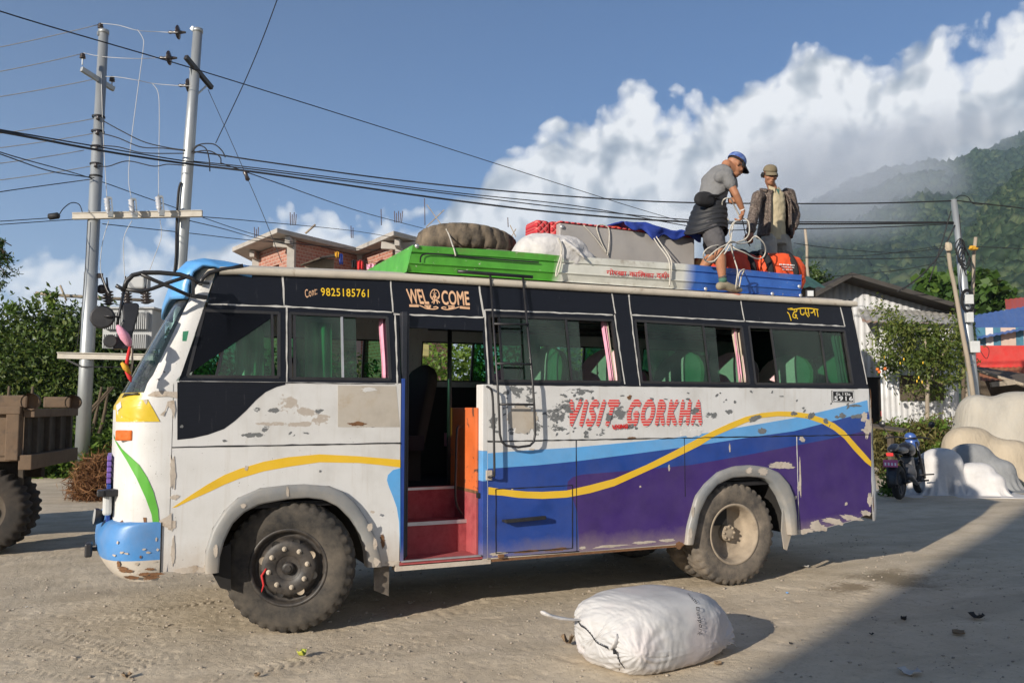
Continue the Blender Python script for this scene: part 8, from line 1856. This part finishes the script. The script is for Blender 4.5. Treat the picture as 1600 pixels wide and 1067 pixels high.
mb = MB(); a, b = atD(1526, 560, DBH - .6), atD(1720, 560, DBH - .6); z0, z1 = atD(1560, 574, DBH - .6).z, atD(1560, 540, DBH - .6).z; mb.box(Vector(((a.x + b.x) / 2, (a.y + b.y) / 2, (z0 + z1) / 2)), ((b - a).length, .1, z1 - z0), 0, R3); mb.build('red_boarding', 'red board', bl_)
mb = MB(); a, b = atD(1530, 600, DBH + .2), atD(1720, 600, DBH + .2); z1 = atD(1560, 572, DBH).z; mb.box(Vector(((a.x + b.x) / 2, (a.y + b.y) / 2, z1 / 2)), ((b - a).length, .2, z1), 0, R3); mb.build('wall', 'dark wood', bl_)
mb = MB(); roof(mb, atD(1528, 573, DBH - .4), atD(1720, 566, DBH - .4), atD(1720, 590, DBH - 2.5), atD(1532, 595, DBH - 2.5), .22, .02); mb.build('porch_roof', 'rusty sheet', bl_)
rr2 = MB(); roof(rr2, atD(1570, 468, DBH + 9), atD(1720, 450, DBH + 9), atD(1720, 475, DBH + 6), atD(1572, 486, DBH + 6), .25, .02); rh_ = thing('red_roofed_house', 'house with faded red roof behind the blue roof', 'house', atD(1620, 635, DBH + 7)); rr2.build('roof', 'red roof', rh_)
mb = MB(); a, b = atD(1576, 600, DBH + 6.5), atD(1720, 600, DBH + 6.5); z1 = atD(1600, 484, DBH + 6.5).z; mb.box(Vector(((a.x + b.x) / 2, (a.y + b.y) / 2, z1 / 2)), ((b - a).length, .2, z1), 0, R3); mb.build('wall', 'plaster white', rh_)
st_ = thing('market_stall', 'dark open stall with sloping roof behind the canvas bales', 'stall', atD(1560, 635, 27)); mb = MB(); p00, p10 = atD(1497, 566, 27.5), atD(1540, 566, 29); mb.prism([(0, 0), (1, 0), (1, 1), (0, 1)], lambda u, v, o: atD(1498, 572, 28).lerp(atD(1640, 618, 25.5), u).lerp(atD(1530, 575, 31).lerp(atD(1690, 600, 29), u), v) + Vector((0, 0, o)), .05, 0); mb.build('roof', 'dark wood', st_)
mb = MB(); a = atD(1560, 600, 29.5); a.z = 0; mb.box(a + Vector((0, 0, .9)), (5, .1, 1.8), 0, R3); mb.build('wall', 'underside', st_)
mb = MB()
for px in (1572, 1640): p = atD(px, 640, 25.6); mb.box((p.x, p.y, .95), (.12, .12, 1.9), 0)
mb.bar(atD(1500, 570, 27.8), atD(1600, 601, 26.2), .08, .08, 0); mb.bar(atD(1548, 601, 26), atD(1585, 597, 26), .1, .14, 0); mb.build('timber_frame', 'weathered wood', st_)
# ---- bales, sacks and the motorbike
def bale(name, label, lumps, m, voxel=.03, disp=((.05, .5), (.014, .09)), cat='bale', sm=5):
    mb = MB()
    for q in lumps: lump(mb, *q)
    o = mb.blob(name, m, None, voxel, sm, disp); return tag(o, label, cat)
def AD(px, py, D_): return tuple(atD(px, py, D_))
def heap(px, top_px, rx_px, D_, ry, k=1.0):
    """an upright rounded lump: screen column, top, half width -> world ellipsoid standing on the ground"""
    p = atD(px, 650, D_); z = atD(px, top_px, D_).z; return (p.x, p.y, z * .5, rx_px * D_ / FPX, ry, z * .52, -TH)
def pile(name, label, cat, m, bodies, extra, n, seed, sh=(0, 0)):
    xs = [b[0] for b in bodies]; ys = [b[1] for b in bodies]; c = (sum(xs) / len(xs) + sh[0], sum(ys) / len(ys) + sh[1])
    a = [(b[0] - c[0]) * RT.x + (b[1] - c[1]) * RT.y for b in bodies]; d = [(b[0] - c[0]) * FH.x + (b[1] - c[1]) * FH.y for b in bodies]
    w_ = 2 * max(abs(q) + b[3] + b[5] * 1.9 for q, b in zip(a, bodies)) + extra; h_ = 2 * max(abs(q) + b[4] + b[5] * 1.9 for q, b in zip(d, bodies)) + extra
    return drape(name, label, cat, m, bodies, w_, h_, c, -TH, n, 120, seed, .012)
pile('canvas_tarpaulin', 'big grey beige canvas tarpaulin thrown over a heap at the right edge', 'tarpaulin', 'bale canvas', [heap(1592, 614, 50, 20.7, .75), heap(1528, 619, 31, 21.0, .6)], -.9, 72, 5)
pile('tan_tarpaulin', 'low tan tarpaulin over a heap in front of the big canvas one', 'tarpaulin', 'bale tan', [heap(1512, 668, 40, 19.5, .42), heap(1575, 688, 34, 19.3, .42)], -.75, 64, 8)
pile('grey_sack', 'grey cloth sack slumped behind the two white sacks', 'sack', 'grey sack', [heap(1515, 694, 34, 18.1, .34), heap(1556, 718, 24, 17.9, .3)], -.6, 56, 11)
pile('white_sack', 'tall white cloth sack slumped behind the motorbike', 'sack', 'sack white', [heap(1468, 701, 32, 17.0, .30), heap(1448, 708, 20, 17.1, .22)], -.6, 52, 14)
pile('white_sack', 'lower white cloth sack right of the tall white one', 'sack', 'sack white', [heap(1522, 723, 30, 16.9, .26), heap(1548, 740, 16, 16.7, .2)], -.4, 46, 17)
mat('bike black', (.012, .012, .014), .3, .2, spec=.5); mat('bike tyre', (.02, .02, .02), .8, .2); mat('engine grey', (.10, .10, .105), .5, .2, metal=.5); mat('bike blue', (.04, .09, .28), .3, .1, spec=.6); mat('plate pink', (.50, .10, .22), .5, .1)
bkr = onG(1409, 783); bkf = onG(1452, 772); db = (bkf - bkr); db = (RT * .62 + FH * .78).normalized(); db.z = 0; WBk = 1.28
bk = thing('motorbike', 'black motorbike with blue headlamp cowl parked beside the white sacks', 'motorbike', bkr)
rb_ = bkr + Vector((0, 0, .305)); fb_ = bkr + db * WBk + Vector((0, 0, .305)); sd_ = Vector((db.y, -db.x, 0))
upv = Vector((0, 0, 1)); lean = (upv + sd_ * -.12).normalized()
KS = 1.12
def K(s, h, y=0.0): return bkr + (db * s + lean * h + sd_ * y) * KS
for nm_, c in (('wheel', K(0, .30)), ('wheel', K(WBk, .30))):
    mb = MB(); ax_ = sd_; mb.lathe([(.225, -.05), (.27, -.06), (.30, -.03), (.302, 0), (.30, .03), (.27, .06), (.225, .05)], c, ax_, 40, 0); mb.lathe([(.225, .045), (.20, .03), (.20, -.03), (.225, -.045)], c, ax_, 40, 1)
    for q in range(5): a = 2 * PI * q / 5; mb.bar(c, c + (db * math.cos(a) + lean * math.sin(a)) * .21, .03, .025, 1)
    mb.lathe([(.06, -.06), (.06, .06)], c, ax_, 12, 1); mb.build(nm_, ['bike tyre', 'engine grey'], bk)
mb = MB()
def tank(p): return Vector((math.copysign(abs(p.x) ** .8, p.x), math.copysign(abs(p.y) ** .8, p.y), p.z))
Rb = Matrix((db, -sd_, lean)).transposed()
mb.ball(K(.78, .80), (.26, .14, .14), 0, 20, 14, Rb, True, tank); mb.blob('fuel_tank', 'bike black', bk, .015, 2)
mb = MB(); mb.ball(K(.33, .80), (.36, .13, .07), 0, 20, 12, Rb, True, tank); mb.ball(K(.0, .86), (.22, .09, .05), 0, 16, 10, Rb @ Matrix.Rotation(-.25, 3, 'Y'), True, tank); mb.blob('saddle', 'bike black', bk, .015, 2)
mb = MB(); mb.ball(K(.62, .42), (.22, .14, .18), 0, 16, 10, Rb, True, tank); mb.box(K(.72, .58), (.2, .2, .22), 0, Rb); mb.build('engine', 'engine grey', bk, bevel=.02)
mb = MB(); mb.tube([K(.75, .28, .15), K(.4, .26, .17), K(.05, .38, .19), K(-.12, .42, .19)], [.025, .03, .055, .05], 10); mb.build('exhaust', 'engine grey', bk)
mb = MB()
for y in (-.09, .09): mb.tube([K(WBk, .30, y), K(WBk - .18, .92, y)], .025, 8)
mb.tube([K(.55, .3), K(.3, .62), K(.05, .78)], .03, 8); mb.tube([K(.55, .3, .08), K(0, .30, .09)], .028, 8); mb.tube([K(1.05, .75), K(.6, .3)], .03, 8); mb.build('frame', 'bike black', bk)
mb = MB(); mb.tube(smooth_line([K(WBk - .32, .98, .36), K(WBk - .24, 1.0, .2), K(WBk - .2, .98, 0), K(WBk - .24, 1.0, -.2), K(WBk - .32, .98, -.36)], 4), .014, 7); mb.build('handlebar', 'bike black', bk)
for y in (.38, -.38): mb = MB(); p = K(WBk - .26, 1.22, y * 1.05); mb.tube([K(WBk - .28, .99, y * .75), p - lean * .05], .007, 5); mb.lathe([(0, .012), (.05, .008), (.062, 0), (.055, -.008)], p, -db, 18, 1); mb.lathe([(.056, -.0085), (0, -.0085)], p, -db, 18, 2); mb.build('mirror', ['bike black', 'bike black', 'mirror'], bk)
mb = MB(); mb.ball(K(WBk - .08, .90), (.12, .13, .13), 0, 14, 10, Rb); mb.ball(K(WBk - .13, 1.0), (.08, .11, .09), 0, 12, 8, Rb); mb.build('headlamp_cowl', 'bike blue', bk)
mb = MB()
def fen(u, v): a = math.radians(20 + 120 * u); return K(WBk + .34 * math.cos(a), .30 + .34 * math.sin(a), (v - .5) * .14)
mb.grid(fen, 12, 3, 0, True)
def fen2(u, v): a = math.radians(60 + 130 * u); return K(.36 * math.cos(a), .30 + .36 * math.sin(a), (v - .5) * .16)
mb.grid(fen2, 12, 3, 0, True); mb.build_islands('mudguard', 'bike black', bk, solid=.006)
mb = MB(); mb.box(K(-.30, .62), (.012, .24, .13), 0, Rb @ Matrix.Rotation(.3, 3, 'Y')); pl_ = mb.build('number_plate', 'plate pink', bk); mb = MB(); mb.box(K(-.25, .76), (.05, .12, .06), 0, Rb); mb.build('tail_lamp', 'red cloth', bk, bevel=.01)
mb = MB()
for q in range(4): mb.box(K(-.309, .61, -.075 + q * .05), (.004, .028, .05), 0, Rb @ Matrix.Rotation(.3, 3, 'Y'))
mb.build('plate_digits', 'plate white', pl_)
mb = MB(); mb.bar(K(.45, .3, .14), K(.5, .32, .34), .03, .03, 0); mb.bar(K(.78, .38, .14), K(.82, .40, .36), .025, .025, 0); mb.tube([K(.5, .25, -.1), K(.42, .02, -.26)], .012, 6); mb.build('footrest', 'bike black', bk)
# ---- the building whose shadow lies over the lower right (behind the photographer)
k0 = Vector((3.518, 4.411, 0)) - Vector((2.59, 1.35, 0)) * 8.5; e1 = Vector((.55, -.9, 0)).normalized(); e2 = Vector((-.9, -.55, 0)).normalized(); HB = 14.5
cb = thing('concrete_building', 'plain concrete building behind the photographer casting the shade over the ground', 'building', k0)
mb = MB(); c = k0 + e1 * 7 + e2 * 4.0 + Vector((0, 0, HB / 2)); RB_ = Matrix((e1, -e2, Vector((0, 0, 1)))).transposed(); mb.box(c, (14, 8, HB), 0, RB_); mb.build('wall', 'concrete', cb)
mb = MB()
for f in range(4):
    for q in range(4): mb.box(k0 + e1 * (2.0 + q * 3.2) - e2 * .0 + Vector((0, 0, 2 + f * 3.4)), (1.4, .06, 1.5), 0, RB_)
wd = mb.build('window', 'windscreen', cb)
# ================================================================== foreground: stuffed white sack and litter
sk_c = Vector((3.375, 5.08, 0)); 
sk = thing('stuffed_sack', 'bulging white sack sewn shut with black twine lying on the dirt', 'sack', sk_c)
dl0 = onG(960, 1052) ; ax1 = Vector((.985, .17, 0)).normalized(); ax2 = Vector((-.17, .985, 0)).normalized()
Sx, Sy, Sz = .535, .37, .265
def sackpt(th, ph):
    p = Vector((math.sin(th) * math.cos(ph), math.sin(th) * math.sin(ph), math.cos(th))); e = .62
    q = Vector((math.copysign(abs(p.x) ** .72, p.x), math.copysign(abs(p.y) ** .72, p.y), math.copysign(abs(p.z) ** .8, p.z)))
    return q
mb = MB(); NU, NV = 240, 130; vs = []; ax1v, ax2v = ax1, ax2
th, ph = np.meshgrid(np.linspace(0, PI, NV + 1), np.linspace(0, 2 * PI, NU, endpoint=False), indexing='ij')
# poles along the sack's long axis, so that folds run from end to end
X = np.cos(th); Yc = np.sin(th) * np.cos(ph); Zc = np.sin(th) * np.sin(ph)
pw = lambda a, e: np.sign(a) * np.abs(a) ** e
qx, qy, qz = pw(X, .70), pw(Yc, .64) * (1 - .06 * X), pw(Zc, .70)
arc_ = ph
taper = 1 - .16 * np.clip(qx, 0, 1) ** 2 + .03 * np.clip(-qx, 0, 1)
qy = qy * taper; qz = qz * (1 - .22 * np.clip(qx - .1, 0, 1) + .02 * np.clip(-qx, 0, 1))
qz = np.where(qz < -.72, -.72 + (qz + .72) * .25, qz)
amp = (.35 + .65 * np.clip(np.abs(qx) * 1.3 - .25, 0, 1)) * (.5 + .5 * np.clip(1.1 - qz, 0, 1))
fold = fbm(qx * 3.2 + qz * .6, arc_ * 5.5, 4, 31) - .5
cross = fbm(qx * 9 + qy * 1.5 + 3 * fbm(qx * 2, qz * 2, 2, 7), (qz + qy) * 2.2, 4, 41) - .5
fine = fbm(qx * 46 + 2.5 * fbm(qy * 3, qz * 3, 2, 9), (qz + qy) * 5.0, 3, 51) - .5
gat = 0
for (ea, eb, ez) in ((-1.0, -.85, -.1), (-1.0, .8, .15), (1.0, -.85, -.35), (1.0, .8, .1)):
    dd_ = np.sqrt((qx - ea) ** 2 + (qy - eb) ** 2 + (qz - ez) ** 2); an_ = np.arctan2(qz - ez, (qy - eb) * np.sign(-eb)) + .4 * (qx - ea); gat = gat + np.sin(an_ * 17 + 2 * fbm(qx * 3, qz * 3, 2, 5)) * np.exp(-(dd_ / .55) ** 2) * np.clip(dd_ * 4, 0, 1)
bump_ = .020 * gat + 1 + .10 * (fbm(qx * 1.3 + 5, qy * 1.3 + qz * 1.3, 3, 61) - .5) + .075 * cross * amp + .036 * fine * amp + .05 * fold * np.clip(np.abs(qx) - .45, 0, 1)
Pq = (np.array(ax1)[None, None] * (qx * Sx * bump_)[..., None] + np.array(ax2)[None, None] * (qy * Sy * bump_)[..., None] + np.array((0, 0, 1))[None, None] * ((qz * bump_ + .76) * Sz)[..., None])
# pinched corners (ears) and the sewn mouth
def pinch(c, r, pull):
    global Pq
    d = np.linalg.norm(Pq - np.array(c)[None, None], axis=2); w_ = np.exp(-(d / r) ** 2)[..., None]; Pq = Pq + w_ * np.array(pull)[None, None]
L_ = lambda a, b, z: np.array(ax1) * a + np.array(ax2) * b + np.array((0, 0, z))
pinch(L_(Sx * .95, -Sy * .62, .11), .10, L_(.10, -.03, -.05)); pinch(L_(Sx * .9, Sy * .5, .22), .10, L_(.05, .02, -.01)); pinch(L_(-Sx * .80, -Sy * .78, .17), .09, L_(-.045, -.05, .0)); pinch(L_(-Sx * .92, Sy * .35, .25), .07, L_(-.03, .02, .02))
V = Pq.reshape(-1, 3) + np.array(sk_c)[None]; V[:, 2] = np.maximum(V[:, 2], .004)
ii = np.arange((NV + 1) * NU).reshape(NV + 1, NU); F = np.stack([ii[:-1], np.roll(ii, -1, 1)[:-1], np.roll(ii, -1, 1)[1:], ii[1:]], -1).reshape(-1, 4)
def sack_mat():
    m, t, b = new_mat('woven plastic'); k = NT(t); P = k.n('ShaderNodeTexCoord').outputs['Object']
    n = k.noise(P, 3.2, 5, .6); c = k.ramp(n, [(.3, (.41, .40, .395)), (.5, (.46, .455, .45)), (.7, (.50, .495, .49))]); pk = k.noise(P, 1.9, 3, .5); c = k.mix(k.ramp(pk, [(.47, 0.0), (.62, .5)]), c, (.46, .385, .38))
    s = k.n('ShaderNodeSeparateXYZ'); k.l(P, s.inputs[0]); dz = k.math('MULTIPLY', k.math('SUBTRACT', .14, k.math('ADD', s.outputs[2], k.math('MULTIPLY', k.noise(P, 8, 4), .14))), 7.0, True); c = k.mix(k.math('MULTIPLY', dz, .7), c, (.47, .39, .29))
    k.l(c, b.inputs['Base Color']); b.inputs['Roughness'].default_value = .62; b.inputs['Specular IOR Level'].default_value = .3
    bn = k.n('ShaderNodeBump'); bn.inputs['Strength'].default_value = .35; bn.inputs['Distance'].default_value = .004; k.l(k.noise(k.mapping(P, (60, 8, 8), (0, 0, 0), (0, .3, TH)), 3, 5, .65, .5), bn.inputs['Height']); k.l(bn.outputs[0], b.inputs['Normal'])
    m2 = MATS['woven plastic'] = m
sack_mat(); raw_mesh('body', V, F[:, ::-1], 'woven plastic', sk, smooth=True)
Lv = lambda a, b, z: sk_c + ax1 * a + ax2 * b + Vector((0, 0, z))
# ears and tail twists
mb = MB()
e0 = onY(905, 968, 5.62); TE_ = 1
mb = MB(); mb.tube([Lv(.43, -.16, .10), Lv(.50, -.17, .075), Lv(.545, -.175, .055), Lv(.585, -.17, .045), Lv(.61, -.175, .02)], [.075, .04, .018, .009, .004], 10, 0, flat=.4); mb.build('tied_ear', 'sack white', sk)
def surf(px, py):
    """nearest point of the sack's skin along a sight line"""
    d = np.array(ray(px, py)); o = np.array(CAM); W = V - o; t_ = W @ d / (d @ d); dist = np.linalg.norm(W - t_[:, None] * d, axis=1); near_ = np.where(dist < .012)[0]
    i = near_[np.argmin(t_[near_])] if len(near_) else int(np.argmin(dist)); return Vector(V[i])
mb = MB(); s0_ = surf(903, 968); ye = s0_.y; mb.tube([s0_ + Vector((.03, .01, 0)), s0_, onY(888, 967, ye), onY(872, 965, ye), onY(858, 961, ye), onY(849, 957, ye), onY(846, 955, ye)], [.018, .016, .026, .036, .034, .042, .016], 10, 0, flat=.35); mb.build('tied_ear', 'sack white', sk)
tw_ = -Vector(FH) * .006 + Vector((0, 0, .004))
mb = MB(); line_ = [(899, 968), (905, 976), (912, 983), (921, 993), (930, 1003), (941, 1011), (950, 1016)]; pts = [surf(*p) + tw_ for p in line_]; mb.tube(smooth_line(pts, 5), .0028, 5)
for i in range(len(pts) - 1):
    for s_ in (.2, .55, .85): c = pts[i].lerp(pts[i + 1], s_); mb.tube([c + Vector((-.006, 0, .014)), c + tw_ * .4, c + Vector((.010, 0, -.012))], .0025, 5)
mb.tube([surf(957, 1015) + tw_ * 2, surf(962, 1025) + tw_ * 3, surf(966, 1036) + tw_ * 2, surf(974, 1046) + tw_], .0035, 5); mb.tube([surf(960, 1018) + tw_ * 2, surf(966, 1040) + tw_ * 2, surf(965, 1049) + tw_], .002, 5); mb.build('stitching', 'black webbing', sk)
mb = MB(); c = surf(955, 1008); mb.tube([c + Vector((-.01, -.01, -.02)), c + Vector((-.004, -.035, .02)), c + Vector((.006, -.04, .055)), c + Vector((.012, -.03, .075))], [.025, .024, .018, .006], 8, 0, flat=.35); mb.tube([surf(957, 1015) + tw_, surf(959, 1020) + tw_ * 3], [.008, .012], 8, 1); mb.build('tied_ear', ['sack white', 'black webbing'], sk)
# writing along the seam
mb = MB(); pth = smooth_line([surf(x, y) for x, y in ((1074, 924), (1082, 931), (1088, 940), (1091, 952), (1094, 962), (1096, 974), (1096, 984), (1093, 992))], 6); 
cum = [0]
for i in range(1, len(pth)): cum.append(cum[-1] + (pth[i] - pth[i - 1]).length)
V2, F2 = text_mesh('Deljom Duspork', .1, 1.1); Lt = cum[-1]; vs = []
for u, v in V2:
    s_ = u * Lt; i = min(len(pth) - 2, max(0, int(np.searchsorted(cum, s_)) - 1)); f = (s_ - cum[i]) / max(1e-6, cum[i + 1] - cum[i]); p = pth[i].lerp(pth[i + 1], f); dt = (pth[i + 1] - pth[i]).normalized(); nrm = (CAM - p).normalized(); sd2 = nrm.cross(dt); vs.append(p + sd2 * (v - .5) * .036 + nrm * .020)
mb.add(vs, F2, 0); mb.build('writing', 'black webbing', sk)
# stones and crumbs
rg = np.random.default_rng(91); mat('pebble', (.33, .285, .23), .9, .3, 9, .2, 60)
N = 5000; px = rg.uniform(-2.0, 9, N); py = rg.uniform(3.5, 10, N); r_ = .003 + .010 * rg.random(N) ** 5
IVn = IV1[None] * (r_[:, None, None] * np.array((1.3, 1.0, .7))[None, None]) * (1 + .25 * rg.normal(size=(N, len(IV1), 1)).clip(-1.5, 1.5)); zz = np.array([ground_z(a, b) for a, b in zip(px, py)])
W = np.stack([px, py, zz + r_ * .3], 1)[:, None] + IVn; Fp = (IF1[None] + (np.arange(N) * len(IV1))[:, None, None]).reshape(-1, 3)
o = raw_mesh('pebbles', W.reshape(-1, 3), Fp, 'pebble', smooth=True); kind(o, 'stuff'); o['label'] = 'small pebbles and crumbs of earth scattered over the ground'
mat('dead leaf', (.20, .14, .085), .9, .25, 20); mat('yellow leaf', (.45, .46, .06), .6, .3, 20, col2=(.10, .16, .03), c2lo=.5, c2hi=.6, c2scale=30); mat('paper scrap', (.45, .43, .40), .9, .15, 20); mat('dark rag', (.035, .033, .032), .9, .3, 20)
def scrap(px, py, s, m, label, name='leaf', curl=.5, seed=1):
    c = onG(px, py); c.z = ground_z(c.x, c.y); rg_ = np.random.default_rng(seed); a0 = rg_.uniform(0, 6); mb = MB()
    def f(u, v):
        x = (u - .5) * s * (1 - .5 * abs(v - .5) * 2); y = (v - .5) * s * .7; z = curl * s * ((u - .5) ** 2 * 2.2 + .5 * (v - .5) ** 2 + .25 * float(fbm(u * 4 + seed, v * 4, 2, seed))); return c + Vector((x * math.cos(a0) - y * math.sin(a0), x * math.sin(a0) + y * math.cos(a0), z + .003))
    mb.grid(f, 10, 8, 0, True); o = mb.build(name, m, None, solid=.002); return tag(o, label, name.replace('_', ' '))
scrap(471, 1028, .085, 'yellow leaf', 'curled yellow green leaf on the dirt in front of the front wheel', 'leaf', .8, 3)
scrap(887, 1009, .10, 'dead leaf', 'crumpled brown leaf on the dirt left of the white sack', 'leaf', 1.0, 4)
scrap(402, 1057, .05, 'dead leaf', 'small dry leaf at the bottom edge below the front wheel', 'leaf', .6, 5); scrap(198, 1058, .07, 'dead leaf', 'small dry leaf near the bottom left corner', 'leaf', .6, 6)
scrap(1412, 970, .06, 'dark rag', 'small dark rag in the shade, left of the larger one', 'rag', .7, 7); scrap(1526, 968, .13, 'dark rag', 'larger dark rag in the shade at the right', 'rag', .5, 8); scrap(1421, 1054, .15, 'paper scrap', 'pale scrap of paper in the shade near the bottom edge', 'paper scrap', .3, 9)
scrap(1362, 992, .04, 'dark rag', 'tiny dark scrap in the shade below the small rag', 'scrap', .5, 10); scrap(1498, 993, .12, 'dead leaf', 'brown leaf in the shade below the larger rag', 'leaf', .3, 11); scrap(1236, 1007, .035, 'dark rag', 'tiny dark scrap right of the white sack', 'scrap', .6, 12); scrap(42, 949, .03, 'paper scrap', 'tiny white scrap on the dirt at the left', 'scrap', .6, 13); scrap(1230, 928, .03, 'visor blue paint', 'tiny blue scrap on the dirt beside the rear wheel', 'scrap', .6, 14); scrap(1122, 1038, .07, 'dead leaf', 'flat dry leaf just right of the white sack foot', 'leaf', .3, 15); scrap(1258, 887, .10, 'paper scrap', 'flat grey scrap in the shade behind the rear wheel', 'scrap', .3, 16)
# grass verge under the bales
rg = np.random.default_rng(95); N = 2500; c0_ = onG(1590, 752); P = np.stack([c0_.x + rg.normal(size=N) * .9, c0_.y + rg.normal(size=N) * .5, rg.random(N) * .10], 1); Vg, Fq = leaves(P, .16, rg, None, -1.5, .12); o = raw_mesh('grass', Vg, Fq, 'bright leaf', None, rg.random(N)); kind(o, 'stuff'); o['label'] = 'short green grass beside the bales at the right edge'
